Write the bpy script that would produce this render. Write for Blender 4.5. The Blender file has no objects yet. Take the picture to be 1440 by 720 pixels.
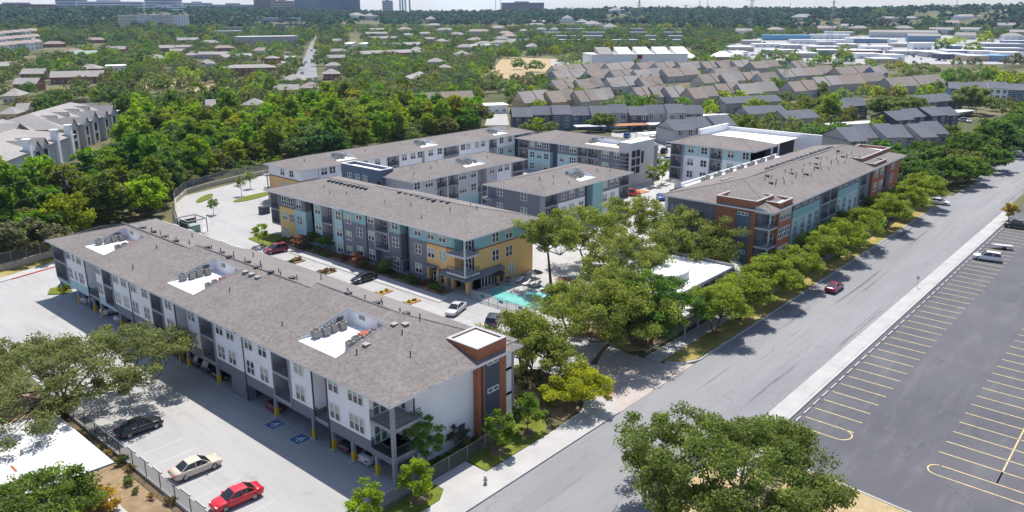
import bpy, bmesh, math, random
import numpy as np
from mathutils import Vector, Matrix
R = math.radians
SC = bpy.context.scene
COL = SC.collection
rnd = random.Random(7)
# ------------------------------------------------------------------ camera
FPX, YH, YAW, HC = 1105.0, 18.0, R(41.3), 44.0
PIT = math.atan2(360 - YH, FPX)
FW = Vector((math.cos(YAW)*math.cos(PIT), math.sin(YAW)*math.cos(PIT), -math.sin(PIT)))
RT = Vector((math.sin(YAW), -math.cos(YAW), 0)); UP = RT.cross(FW)
cam_d = bpy.data.cameras.new('camera'); cam = bpy.data.objects.new('camera', cam_d); COL.objects.link(cam)
cam.location = (0, 0, HC)
cam.matrix_world = Matrix(((RT.x, UP.x, -FW.x, 0), (RT.y, UP.y, -FW.y, 0), (RT.z, UP.z, -FW.z, HC), (0, 0, 0, 1)))
cam_d.sensor_width = 36; cam_d.sensor_fit = 'HORIZONTAL'; cam_d.lens = 36*FPX/1440
cam_d.clip_start = 0.5; cam_d.clip_end = 12000
SC.camera = cam
def T(x, y):
    """terrain height: flat, then low hills far off"""
    r = math.hypot(x, y)
    t = min(1, max(0, (r-900)/1500)); s = t*t*(3-2*t)
    a = math.atan2(y, x)
    return s*(44 + 5*math.sin(a*5+.6) + 3*math.sin(a*13))
def G(px, py, z=0.0):
    """where the ray of a photo pixel meets the ground (or the height z above it)"""
    d = FW*FPX + RT*(px-720) + UP*(360-py)
    zz = z
    for _ in range(25):
        if d.z >= -1e-6: return (d.x*3, d.y*3)
        t = (zz-HC)/d.z
        zn = z + T(d.x*t, d.y*t)
        zz = zz*.6 + zn*.4
    t = (zz-HC)/d.z
    return (d.x*t, d.y*t)
# ------------------------------------------------------------------ materials
MATS = {}
def nmat(name, c, rough=.85, var=.08, scale=1.0, c2=None, metal=0, spec=.3, coords='pos', stretch=(1,1,1), bump=0, detail=6):
    if name in MATS: return MATS[name]
    m = bpy.data.materials.new(name); m.use_nodes = True; nt = m.node_tree; N = nt.nodes; L = nt.links
    b = N['Principled BSDF']; b.inputs['Roughness'].default_value = rough; b.inputs['Metallic'].default_value = metal
    b.inputs['Specular IOR Level'].default_value = spec
    if coords == 'pos': src = N.new('ShaderNodeNewGeometry').outputs['Position']
    else: src = N.new('ShaderNodeTexCoord').outputs['Object']
    mp = N.new('ShaderNodeMapping'); mp.inputs['Scale'].default_value = stretch; L.new(src, mp.inputs[0])
    n = N.new('ShaderNodeTexNoise'); n.inputs['Scale'].default_value = scale; n.inputs['Detail'].default_value = detail; n.inputs['Roughness'].default_value = .65
    L.new(mp.outputs[0], n.inputs['Vector'])
    rp = N.new('ShaderNodeValToRGB'); e = rp.color_ramp.elements
    lo = [max(0, v*(1-var)) for v in c]; hi = [min(1, v*(1+var)) for v in (c2 or c)]
    e[0].position = .3; e[1].position = .7; e[0].color = (*lo, 1); e[1].color = (*hi, 1)
    L.new(n.outputs['Fac'], rp.inputs[0]); L.new(rp.outputs[0], b.inputs['Base Color'])
    if bump:
        bp = N.new('ShaderNodeBump'); bp.inputs['Strength'].default_value = bump; bp.inputs['Distance'].default_value = .05
        L.new(n.outputs['Fac'], bp.inputs['Height']); L.new(bp.outputs[0], b.inputs['Normal'])
    MATS[name] = m; return m
def mixc(nt, fac, a, b, blend='MIX'):
    x = nt.nodes.new('ShaderNodeMix'); x.data_type = 'RGBA'; x.blend_type = blend
    if hasattr(fac, 'links'): nt.links.new(fac, x.inputs[0])
    else: x.inputs[0].default_value = fac
    for v, i in ((a, 6), (b, 7)):
        if hasattr(v, 'links'): nt.links.new(v, x.inputs[i])
        else: x.inputs[i].default_value = (*v, 1)
    return x.outputs[2]
def pos_noise(nt, scale, detail=4, stretch=(1,1,1), lo=.4, hi=.6, rough=.6, rot=0):
    N = nt.nodes; L = nt.links
    g = N.new('ShaderNodeNewGeometry'); mp = N.new('ShaderNodeMapping'); mp.inputs['Scale'].default_value = stretch; mp.inputs['Rotation'].default_value = (0, 0, rot)
    L.new(g.outputs['Position'], mp.inputs[0])
    n = N.new('ShaderNodeTexNoise'); n.inputs['Scale'].default_value = scale; n.inputs['Detail'].default_value = detail; n.inputs['Roughness'].default_value = rough
    L.new(mp.outputs[0], n.inputs['Vector'])
    mr = N.new('ShaderNodeMapRange'); mr.inputs[1].default_value = lo; mr.inputs[2].default_value = hi; L.new(n.outputs['Fac'], mr.inputs[0])
    return mr.outputs[0], mp.outputs[0]
def crack_fac(nt, scale, width, distort=.8):
    """thin crack network: distance to voronoi edges with warped coordinates"""
    N = nt.nodes; L = nt.links
    g = N.new('ShaderNodeNewGeometry')
    n = N.new('ShaderNodeTexNoise'); n.inputs['Scale'].default_value = .35; n.inputs['Detail'].default_value = 5
    L.new(g.outputs['Position'], n.inputs['Vector'])
    ad = N.new('ShaderNodeVectorMath'); ad.operation = 'MULTIPLY_ADD'; L.new(n.outputs['Color'], ad.inputs[0]); ad.inputs[1].default_value = (distort*6,)*3; L.new(g.outputs['Position'], ad.inputs[2])
    v = N.new('ShaderNodeTexVoronoi'); v.feature = 'DISTANCE_TO_EDGE'; v.voronoi_dimensions = '2D'; v.inputs['Scale'].default_value = scale; L.new(ad.outputs[0], v.inputs['Vector'])
    mr = N.new('ShaderNodeMapRange'); mr.inputs[1].default_value = width*.3; mr.inputs[2].default_value = width; mr.inputs[3].default_value = 1; mr.inputs[4].default_value = 0
    L.new(v.outputs['Distance'], mr.inputs[0]); return mr.outputs[0]
def mul(nt, a, b):
    m = nt.nodes.new('ShaderNodeMath'); m.operation = 'MULTIPLY'
    for v, i in ((a, 0), (b, 1)):
        if hasattr(v, 'links'): nt.links.new(v, m.inputs[i])
        else: m.inputs[i].default_value = v
    return m.outputs[0]
def start(name, rough=.9, spec=.25):
    m = bpy.data.materials.new(name); m.use_nodes = True; b = m.node_tree.nodes['Principled BSDF']
    b.inputs['Roughness'].default_value = rough; b.inputs['Specular IOR Level'].default_value = spec
    MATS[name] = m; return m, m.node_tree, b
def joint_fac(nt, sx, sy, w, ox=0, oy=0):
    """control-joint grid of a slab in world x / y"""
    N = nt.nodes; L = nt.links
    g = N.new('ShaderNodeNewGeometry'); s = N.new('ShaderNodeSeparateXYZ'); L.new(g.outputs['Position'], s.inputs[0]); outs = []
    for o, st, off in ((s.outputs[0], sx, ox), (s.outputs[1], sy, oy)):
        a = N.new('ShaderNodeMath'); a.operation = 'ADD'; a.inputs[1].default_value = off+1000*st; L.new(o, a.inputs[0])
        md = N.new('ShaderNodeMath'); md.operation = 'MODULO'; md.inputs[1].default_value = st; L.new(a.outputs[0], md.inputs[0])
        lt = N.new('ShaderNodeMath'); lt.operation = 'LESS_THAN'; lt.inputs[1].default_value = w; L.new(md.outputs[0], lt.inputs[0]); outs.append(lt.outputs[0])
    mx = N.new('ShaderNodeMath'); mx.operation = 'MAXIMUM'; L.new(outs[0], mx.inputs[0]); L.new(outs[1], mx.inputs[1]); return mx.outputs[0]
# street asphalt: pale, worn, cracked, with long sealed seams along the lanes
m, nt, b = start('street_asphalt', .95, .15)
f1, _ = pos_noise(nt, .12, 5, (.25, 1, 1), .35, .65); f2, _ = pos_noise(nt, 6, 5, (1, 1, 1), .3, .7)
c = mixc(nt, f1, (.215, .215, .225), (.275, .275, .28)); c = mixc(nt, mul(nt, f2, .35), c, (.17, .17, .175))
f4, _ = pos_noise(nt, .06, 3, (.1, 1.5, 1), .5, .75); c = mixc(nt, mul(nt, f4, .45), c, (.33, .32, .31))
f6, _ = pos_noise(nt, .5, 4, (.02, .9, 1), .52, .72); c = mixc(nt, mul(nt, f6, .35), c, (.16, .16, .165))
msk, _ = pos_noise(nt, .05, 4, (1, 1, 1), .42, .56); ck = crack_fac(nt, .13, .007); c = mixc(nt, mul(nt, mul(nt, ck, msk), .4), c, (.09, .09, .095))
ck2 = crack_fac(nt, .45, .022, .5); c = mixc(nt, mul(nt, mul(nt, ck2, msk), .35), c, (.075, .075, .08))
f3, _ = pos_noise(nt, .55, 6, (.035, 1.5, 1), .615, .645); c = mixc(nt, mul(nt, f3, .6), c, (.085, .085, .09))
f7, _ = pos_noise(nt, .35, 2, (1, 1, 1), .70, .76); c = mixc(nt, mul(nt, f7, .25), c, (.13, .13, .135))
nt.links.new(c, b.inputs['Base Color'])
# sealed car-park asphalt: dark with pale dusty wipes
m, nt, b = start('lot_asphalt', .9, .2)
f1, _ = pos_noise(nt, .08, 5, (1, 1, 1), .35, .7); f2, _ = pos_noise(nt, .35, 6, (.25, 1.3, 1), .52, .8, rot=.5); f3, _ = pos_noise(nt, 5, 5)
c = mixc(nt, f1, (.092, .093, .105), (.13, .13, .142)); c = mixc(nt, mul(nt, f2, .6), c, (.20, .197, .195)); c = mixc(nt, mul(nt, f3, .3), c, (.07, .07, .075)); ck = crack_fac(nt, .07, .0035); c = mixc(nt, mul(nt, ck, .6), c, (.05, .05, .055)); f8, _ = pos_noise(nt, .3, 2, (1, 1, 1), .69, .75); c = mixc(nt, mul(nt, f8, .4), c, (.055, .055, .06)); f9, _ = pos_noise(nt, .9, 4, (1, .2, 1), .6, .8); c = mixc(nt, mul(nt, f9, .3), c, (.19, .187, .185))
nt.links.new(c, b.inputs['Base Color'])
# car-park concrete with joints and tyre grime
m, nt, b = start('lot_concrete', .9, .2)
f1, _ = pos_noise(nt, .15, 6, (1, .4, 1), .35, .7); f2, _ = pos_noise(nt, 4, 5)
c = mixc(nt, f1, (.33, .324, .314), (.40, .393, .382)); c = mixc(nt, mul(nt, f2, .3), c, (.31, .305, .30))
f3, _ = pos_noise(nt, .7, 5, (1.4, .1, 1), .5, .72); c = mixc(nt, mul(nt, f3, .5), c, (.27, .267, .265))
f5, _ = pos_noise(nt, .3, 3, (1, 1, 1), .62, .74); c = mixc(nt, mul(nt, f5, .5), c, (.22, .215, .21))
c = mixc(nt, mul(nt, joint_fac(nt, 4.6, 5.5, .05), .35), c, (.3, .29, .28)); nt.links.new(c, b.inputs['Base Color'])
m, nt, b = start('walk_concrete', .9, .2)
f1, _ = pos_noise(nt, .3, 6, (1, 1, 1), .35, .7); c = mixc(nt, f1, (.36, .352, .34), (.44, .43, .415))
c = mixc(nt, mul(nt, joint_fac(nt, 1.6, 1.6, .035), .35), c, (.32, .31, .3)); nt.links.new(c, b.inputs['Base Color'])
m, nt, b = start('ground', .97, .1)
f1, _ = pos_noise(nt, .02, 5, (1, 1, 1), .4, .62); f2, _ = pos_noise(nt, .15, 6, (1, 1, 1), .35, .65)
c = mixc(nt, f1, (.075, .085, .035), (.19, .165, .095)); c = mixc(nt, mul(nt, f2, .5), c, (.09, .09, .045)); nt.links.new(c, b.inputs['Base Color'])
def grass_mat(name, a, bb, dry, lo, hi):
    m, nt, b = start(name, .97, .1)
    f1, _ = pos_noise(nt, 1.2, 6, (1, 1, 1), .35, .65); f2, _ = pos_noise(nt, .22, 5, (1, 1, 1), lo, hi); f3, _ = pos_noise(nt, 9, 4)
    c = mixc(nt, f1, a, bb); c = mixc(nt, f2, c, dry); c = mixc(nt, mul(nt, f3, .4), c, tuple(v*.55 for v in a)); nt.links.new(c, b.inputs['Base Color'])
grass_mat('lawn', (.105, .138, .02), (.18, .205, .034), (.27, .25, .075), .55, .75)
grass_mat('verge', (.20, .19, .045), (.33, .27, .085), (.42, .32, .13), .42, .62)
grass_mat('dry_grass', (.36, .27, .15), (.50, .40, .24), (.42, .33, .19), .4, .7)
grass_mat('dirt', (.25, .18, .105), (.36, .27, .17), (.20, .14, .08), .45, .7)
grass_mat('mulch', (.14, .10, .062), (.25, .18, .115), (.31, .235, .15), .45, .7)
grass_mat('orange_mulch', (.42, .2, .07), (.52, .27, .10), (.38, .18, .07), .45, .7)
# roof shingles: mottled grey-brown tabs
def shingle(name, a, bb, k=1.0):
    m, nt, b = start(name, .95, .15); N = nt.nodes; L = nt.links
    g = N.new('ShaderNodeNewGeometry'); mp = N.new('ShaderNodeMapping'); mp.inputs['Scale'].default_value = (3.3*k, 3.3*k, 9*k); L.new(g.outputs['Position'], mp.inputs[0])
    v = N.new('ShaderNodeTexVoronoi'); v.inputs['Scale'].default_value = 1; L.new(mp.outputs[0], v.inputs['Vector'])
    sp = N.new('ShaderNodeSeparateColor'); L.new(v.outputs['Color'], sp.inputs[0])
    c = mixc(nt, sp.outputs[0], a, bb)
    f1, _ = pos_noise(nt, .25, 6, (1, 1, 1), .35, .7); c = mixc(nt, mul(nt, f1, .35), c, tuple(x*.8 for x in a))
    f2, _ = pos_noise(nt, 3, 5, (1, 1, 1), .4, .6); c = mixc(nt, mul(nt, f2, .3), c, tuple(x*1.12 for x in bb))
    f3, _ = pos_noise(nt, .9, 4, (1, .25, .25), .52, .78); c = mixc(nt, mul(nt, f3, .3), c, tuple(x*.66 for x in a)); f4, _ = pos_noise(nt, .07, 3, (1, 1, 1), .45, .7); c = mixc(nt, mul(nt, f4, .3), c, tuple(x*1.2 for x in bb))
    L.new(c, b.inputs['Base Color'])
shingle('shingle', (.142, .127, .118), (.228, .206, .194))
shingle('shingle_pink', (.30, .235, .205), (.38, .31, .275))
shingle('shingle_pale', (.24, .225, .215), (.34, .32, .305))
shingle('shingle_slate', (.105, .112, .13), (.155, .163, .185))
shingle('shingle_brown', (.23, .195, .165), (.31, .27, .235)); shingle('shingle_grey', (.27, .245, .225), (.35, .325, .30)); shingle('shingle_taupe', (.25, .205, .17), (.33, .28, .24))
m, nt, b = start('brick', .9, .2); N = nt.nodes
g = N.new('ShaderNodeTexCoord'); br = N.new('ShaderNodeTexBrick'); br.inputs['Scale'].default_value = 1.0
mp = N.new('ShaderNodeMapping'); mp.inputs['Rotation'].default_value = (R(90), 0, R(38)); nt.links.new(g.outputs['Object'], mp.inputs[0]); nt.links.new(mp.outputs[0], br.inputs['Vector'])
br.inputs['Brick Width'].default_value = .4; br.inputs['Row Height'].default_value = .2; br.inputs['Mortar Size'].default_value = .012
br.inputs['Color1'].default_value = (.36, .13, .065, 1); br.inputs['Color2'].default_value = (.44, .165, .085, 1); br.inputs['Mortar'].default_value = (.34, .2, .14, 1)
f1, _ = pos_noise(nt, .8, 4); c = mixc(nt, mul(nt, f1, .3), br.outputs[0], (.30, .11, .06)); nt.links.new(c, b.inputs['Base Color'])
def siding(name, c, rough=.7):
    """lap siding: faint course lines and weathering"""
    m, nt, b = start(name, rough, .3); N = nt.nodes; L = nt.links
    f1, _ = pos_noise(nt, .5, 5, (1, 1, .35), .3, .75); c0 = mixc(nt, f1, tuple(x*.93 for x in c), tuple(min(1, x*1.05) for x in c))
    g = N.new('ShaderNodeNewGeometry'); s = N.new('ShaderNodeSeparateXYZ'); L.new(g.outputs['Position'], s.inputs[0])
    md = N.new('ShaderNodeMath'); md.operation = 'MODULO'; md.inputs[1].default_value = .2; a = N.new('ShaderNodeMath'); a.inputs[1].default_value = 50; L.new(s.outputs[2], a.inputs[0]); L.new(a.outputs[0], md.inputs[0])
    lt = N.new('ShaderNodeMath'); lt.operation = 'LESS_THAN'; lt.inputs[1].default_value = .03; L.new(md.outputs[0], lt.inputs[0])
    c0 = mixc(nt, mul(nt, lt.outputs[0], .3), c0, tuple(x*.55 for x in c)); L.new(c0, b.inputs['Base Color'])
siding('white', (.86, .86, .855)); siding('grey', (.19, .20, .23)); siding('dkgrey', (.085, .10, .13)); siding('midgrey', (.35, .355, .37))
siding('palegrey', (.53, .53, .535)); siding('teal', (.28, .48, .49)); siding('ltteal', (.42, .60, .62)); siding('yellow', (.78, .51, .20)); siding('tan', (.50, .37, .22))
siding('bluegrey', (.12, .165, .225)); siding('stonegrey', (.43, .42, .405)); siding('steelblue', (.20, .30, .42)); siding('cream', (.62, .57, .47)); siding('redbrick', (.26, .10, .075)); siding('beige', (.5, .44, .38))
nmat('trim', (.72, .72, .72), .6, .05); nmat('trimgrey', (.30, .31, .33), .6, .05); nmat('darkmetal', (.06, .065, .075), .5, .15, 3); nmat('steel', (.33, .335, .34), .45, .15, 4, metal=.4)
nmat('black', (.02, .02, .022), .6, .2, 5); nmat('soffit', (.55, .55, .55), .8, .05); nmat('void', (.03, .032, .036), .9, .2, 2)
nmat('safety_yellow', (.62, .40, .02), .6, .12, 3); nmat('red_paint', (.42, .035, .03), .8, .2, 4); nmat('yellow_paint', (.60, .47, .22), .85, .3, 2.5); nmat('faded_white', (.47, .465, .455), .85, .2, 2); nmat('white_paint', (.72, .72, .70), .85, .15, 5); nmat('blue_paint', (.05, .13, .26), .85, .15, 5)
nmat('wood', (.07, .05, .035), .9, .3, 3); nmat('stone', (.42, .36, .27), .95, .25, 2.5); nmat('bark', (.085, .068, .052), .98, .35, 5, bump=.6, coords='obj'); nmat('palebark', (.2, .17, .14), .98, .3, 5, coords='obj')
nmat('ac_metal', (.30, .29, .27), .5, .15, 4, coords='obj'); nmat('ac_dark', (.05, .05, .05), .7, .2, 6, coords='obj'); nmat('rust', (.35, .10, .055), .9, .2, 3)
nmat('terracotta', (.36, .17, .09), .9, .15, 2); nmat('metalroof', (.62, .62, .61), .5, .08, .5); nmat('sagegreen', (.24, .32, .26), .8, .1)
nmat('dkred', (.25, .03, .04), .7, .15); nmat('skyblue', (.16, .36, .52), .7, .1); nmat('canvas', (.50, .50, .38), .9, .1)
def glass(name, c, rough=.08, spec=.6, var=.3):
    return nmat(name, c, rough, var, 1.7, spec=spec, coords='obj')
glass('glass', (.022, .028, .032)); glass('blind', (.36, .42, .32), .25, .4, .12); glass('glass_green', (.10, .17, .15)); glass('car_glass', (.015, .018, .02), .05, .7); glass('tower_glass', (.10, .15, .20), .1, .8)
m, nt, b = start('membrane', .85, .2)
f1, _ = pos_noise(nt, .35, 5, (1, 1, 1), .42, .68); f2, _ = pos_noise(nt, 1.6, 5, (1, 1, 1), .55, .8); c = mixc(nt, f1, (.76, .76, .75), (.66, .655, .64)); c = mixc(nt, mul(nt, f2, .5), c, (.50, .485, .46))
c = mixc(nt, mul(nt, joint_fac(nt, 2.1, 300, .05), .45), c, (.5, .5, .49)); nt.links.new(c, b.inputs['Base Color'])
m, nt, b = start('old_membrane', .9, .15)
f1, _ = pos_noise(nt, .3, 6, (1, 1, 1), .4, .66); f2, _ = pos_noise(nt, 2.2, 5, (1, 1, 1), .55, .8); c = mixc(nt, f1, (.63, .63, .62), (.52, .515, .50)); c = mixc(nt, mul(nt, f2, .5), c, (.38, .365, .34)); nt.links.new(c, b.inputs['Base Color'])
m, nt, b = start('water', .03, .6)
f1, _ = pos_noise(nt, .5, 3); c = mixc(nt, f1, (.13, .43, .41), (.20, .52, .48)); nt.links.new(c, b.inputs['Base Color'])
N = nt.nodes; n = N.new('ShaderNodeTexNoise'); n.inputs['Scale'].default_value = 5; bp = N.new('ShaderNodeBump'); bp.inputs['Strength'].default_value = .15; bp.inputs['Distance'].default_value = .05
nt.links.new(n.outputs['Fac'], bp.inputs['Height']); nt.links.new(bp.outputs[0], b.inputs['Normal'])
# chain-link: mostly open mesh
m, nt, b = start('chainlink', .6, .3); N = nt.nodes; L = nt.links
b.inputs['Base Color'].default_value = (.10, .105, .11, 1)
tr = N.new('ShaderNodeBsdfTransparent'); mx = N.new('ShaderNodeMixShader'); mx.inputs[0].default_value = .55
L.new(tr.outputs[0], mx.inputs[1]); L.new(b.outputs[0], mx.inputs[2]); L.new(mx.outputs[0], N['Material Output'].inputs[0])
m, nt, b = start('fence_glass', .1, .5); N = nt.nodes; L = nt.links
b.inputs['Base Color'].default_value = (.35, .42, .42, 1)
tr = N.new('ShaderNodeBsdfTransparent'); mx = N.new('ShaderNodeMixShader'); mx.inputs[0].default_value = .45
L.new(tr.outputs[0], mx.inputs[1]); L.new(b.outputs[0], mx.inputs[2]); L.new(mx.outputs[0], N['Material Output'].inputs[0])
# car paint by object colour
m, nt, b = start('car_paint', .28, .5); N = nt.nodes
oi = N.new('ShaderNodeObjectInfo'); nt.links.new(oi.outputs['Color'], b.inputs['Base Color']); b.inputs['Coat Weight'].default_value = .6; b.inputs['Coat Roughness'].default_value = .06
m, nt, b = start('generic_paint', .8, .25); N = nt.nodes
oi = N.new('ShaderNodeObjectInfo'); f, _ = pos_noise(nt, .5, 5, (1, 1, 1), .3, .75); d = N.new('ShaderNodeMix'); d.data_type = 'RGBA'; d.blend_type = 'MULTIPLY'; d.inputs[0].default_value = .25
nt.links.new(oi.outputs['Color'], d.inputs[6]); cc = N.new('ShaderNodeCombineColor'); [nt.links.new(f, cc.inputs[i]) for i in range(3)]; nt.links.new(cc.outputs[0], d.inputs[7]); nt.links.new(d.outputs[2], b.inputs['Base Color'])
def leaf_mat(name, attr):
    m = bpy.data.materials.new(name); m.use_nodes = True; nt = m.node_tree; N = nt.nodes; L = nt.links
    b = N['Principled BSDF']; b.inputs['Roughness'].default_value = .6; b.inputs['Specular IOR Level'].default_value = .25
    if attr: a = N.new('ShaderNodeAttribute'); a.attribute_name = 'tint'; src = a.outputs['Color']
    else: a = N.new('ShaderNodeObjectInfo'); src = a.outputs['Color']
    at = N.new('ShaderNodeAttribute'); at.attribute_name = 'lv'
    hs = N.new('ShaderNodeHueSaturation'); L.new(src, hs.inputs['Color'])
    mr = N.new('ShaderNodeMapRange'); mr.inputs[3].default_value = .85; mr.inputs[4].default_value = 2.15; L.new(at.outputs['Fac'], mr.inputs[0]); L.new(mr.outputs[0], hs.inputs['Value'])
    mh = N.new('ShaderNodeMapRange'); mh.inputs[3].default_value = .514; mh.inputs[4].default_value = .504; L.new(at.outputs['Fac'], mh.inputs[0]); L.new(mh.outputs[0], hs.inputs['Hue'])
    L.new(hs.outputs[0], b.inputs['Base Color'])
    t = N.new('ShaderNodeBsdfTranslucent'); h2 = N.new('ShaderNodeHueSaturation'); h2.inputs['Value'].default_value = 1.5; h2.inputs['Saturation'].default_value = 1.15; h2.inputs['Hue'].default_value = .502
    L.new(hs.outputs[0], h2.inputs['Color']); L.new(h2.outputs[0], t.inputs['Color'])
    mx = N.new('ShaderNodeMixShader'); mx.inputs[0].default_value = .52; L.new(b.outputs[0], mx.inputs[1]); L.new(t.outputs[0], mx.inputs[2]); L.new(mx.outputs[0], N['Material Output'].inputs[0])
    MATS[name] = m
leaf_mat('leaf', False); leaf_mat('leaf_attr', True)
# ------------------------------------------------------------------ mesh helpers
class MB:
    def __init__(s): s.v = []; s.f = []; s.m = []
    def box(s, x0, x1, y0, y1, z0, z1, m=0):
        if x0 > x1: x0, x1 = x1, x0
        if y0 > y1: y0, y1 = y1, y0
        if z0 > z1: z0, z1 = z1, z0
        b = len(s.v); s.v += [(x0,y0,z0),(x1,y0,z0),(x1,y1,z0),(x0,y1,z0),(x0,y0,z1),(x1,y0,z1),(x1,y1,z1),(x0,y1,z1)]
        for q in ((0,3,2,1),(4,5,6,7),(0,1,5,4),(1,2,6,5),(2,3,7,6),(3,0,4,7)): s.f.append(tuple(b+i for i in q)); s.m.append(m)
    def poly(s, pts, m=0):
        b = len(s.v); s.v += [tuple(p) for p in pts]; s.f.append(tuple(range(b, b+len(pts)))); s.m.append(m)
    def prism(s, pts, z0, z1, m=0, base=True):
        """vertical prism of a 2D outline (counter-clockwise)"""
        a = sum(pts[i][0]*pts[(i+1)%len(pts)][1]-pts[(i+1)%len(pts)][0]*pts[i][1] for i in range(len(pts)))
        if a < 0: pts = pts[::-1]
        n = len(pts); b = len(s.v); s.v += [(p[0],p[1],z0) for p in pts]+[(p[0],p[1],z1) for p in pts]
        s.f.append(tuple(range(b+n, b+2*n))); s.m.append(m)
        if base: s.f.append(tuple(range(b+n-1, b-1, -1))); s.m.append(m)
        for i in range(n): j = (i+1)%n; s.f.append((b+i, b+j, b+n+j, b+n+i)); s.m.append(m)
    def tube(s, p0, p1, r0, r1=None, n=6, m=0):
        r1 = r0 if r1 is None else r1; p0 = Vector(p0); p1 = Vector(p1); d = (p1-p0)
        if d.length < 1e-6: return
        d.normalize(); u = d.orthogonal().normalized(); w = d.cross(u); b = len(s.v)
        for p, r in ((p0, r0), (p1, r1)):
            for i in range(n):
                a = 2*math.pi*i/n; q = p+(u*math.cos(a)+w*math.sin(a))*r; s.v.append(tuple(q))
        for i in range(n): j = (i+1)%n; s.f.append((b+i, b+j, b+n+j, b+n+i)); s.m.append(m)
        s.f.append(tuple(range(b+n-1, b-1, -1))); s.m.append(m); s.f.append(tuple(range(b+n, b+2*n))); s.m.append(m)
    def mesh(s, name, mats, org=(0,0,0), smooth=False):
        me = bpy.data.meshes.new(name); ox, oy, oz = org
        me.from_pydata([(x-ox, y-oy, z-oz) for x, y, z in s.v], [], s.f)
        for mm in (mats if isinstance(mats, (list, tuple)) else [mats]): me.materials.append(MATS[mm] if isinstance(mm, str) else mm)
        me.polygons.foreach_set('material_index', s.m)
        if smooth: me.polygons.foreach_set('use_smooth', [True]*len(s.f))
        me.update(); return me
    def build(s, name, mats, parent=None, org=None, smooth=False):
        if org is None:
            org = (0,0,0); p = parent
            while p is not None: org = tuple(a+b for a, b in zip(org, p.location)); p = p.parent
        o = bpy.data.objects.new(name, s.mesh(name, mats, org, smooth)); COL.objects.link(o)
        if parent is not None: o.parent = parent
        return o
def pieces(b):
    """split a builder's mesh into the clusters of solids that touch"""
    n = len(b.v); par = list(range(n))
    def fd(i):
        while par[i] != i: par[i] = par[par[i]]; i = par[i]
        return i
    for f in b.f:
        a = fd(f[0])
        for i in f[1:]: par[fd(i)] = a
    isl = {}
    for i in range(n): isl.setdefault(fd(i), []).append(i)
    keys = list(isl); V = np.array(b.v); lo = np.array([V[isl[k]].min(0) for k in keys])-.03; hi = np.array([V[isl[k]].max(0) for k in keys])+.03
    q = list(range(len(keys)))
    def f2(i):
        while q[i] != i: q[i] = q[q[i]]; i = q[i]
        return i
    for i in range(len(keys)):
        for j in np.nonzero(((lo <= hi[i]) & (hi >= lo[i])).all(1))[0]:
            a, c = f2(i), f2(int(j))
            if a != c: q[a] = c
    gi = {k: f2(i) for i, k in enumerate(keys)}; out = {}
    for f, m in zip(b.f, b.m): out.setdefault(gi[fd(f[0])], []).append((f, m))
    res = []
    for fs in out.values():
        o = MB(); mp = {}
        for f, m in fs:
            for i in f:
                if i not in mp: mp[i] = len(o.v); o.v.append(b.v[i])
            o.f.append(tuple(mp[i] for i in f)); o.m.append(m)
        res.append(o)
    return res
def tag(o, label=None, cat=None, group=None, kind=None):
    if label: o['label'] = label
    if cat: o['category'] = cat
    if group: o['group'] = group
    if kind: o['kind'] = kind
    return o
def empty(name, loc, rz=0, label=None, cat=None, group=None):
    o = bpy.data.objects.new(name, None); COL.objects.link(o); o.location = loc; o.rotation_euler = (0,0,rz); o.empty_display_size = .5
    return tag(o, label, cat, group)
def put(mesh, name, parent, loc=(0,0,0), rz=0, color=None, scale=None):
    o = bpy.data.objects.new(name, mesh); COL.objects.link(o); o.location = loc; o.rotation_euler = (0,0,rz)
    if parent is not None: o.parent = parent
    if color: o.color = (*color, 1)
    if scale: o.scale = scale
    return o
KIDS = {}
def copy_tree(o, parent=None):
    c = o.copy(); COL.objects.link(c); c.parent = parent
    for ch in list(o.children): copy_tree(ch, c)
    return c
def struct(name, mb, mats, cat=None, label=None):
    o = mb.build(name, mats); o['kind'] = 'structure'
    if label: o['label'] = label
    if cat: o['category'] = cat
    return o
def sheet(name, pts, z, mat):
    b = MB(); a = sum(pts[i][0]*pts[(i+1)%len(pts)][1]-pts[(i+1)%len(pts)][0]*pts[i][1] for i in range(len(pts)))
    b.poly([(p[0], p[1], z) for p in (pts if a > 0 else pts[::-1])]); return struct(name, b, mat)
def far_sheet(name, rows, z, mat, nc=10):
    """a ground patch that follows the terrain: rows = (photo y, left x, right x) from near to far"""
    b = MB(); P = []
    for (y0, l0, r0), (y1, l1, r1) in zip(rows, rows[1:]):
        n = max(1, int((y0-y1)/1.5))
        for k in range(n): t = k/n; P.append((y0+(y1-y0)*t, l0+(l1-l0)*t, r0+(r1-r0)*t))
    P.append(rows[-1]); g = [[G(l+(r-l)*i/nc, y) for i in range(nc+1)] for y, l, r in P]
    for a, c in zip(g, g[1:]):
        for i in range(nc): b.poly([(*p, T(*p)+z) for p in (a[i], a[i+1], c[i+1], c[i])])
    return struct(name, b, mat)
def slab(name, pts, z0, z1, mat):
    b = MB(); b.prism(list(pts), z0, z1, 0, False); return struct(name, b, mat)
def rect(x0, x1, y0, y1): return [(x0,y0),(x1,y0),(x1,y1),(x0,y1)]
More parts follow.
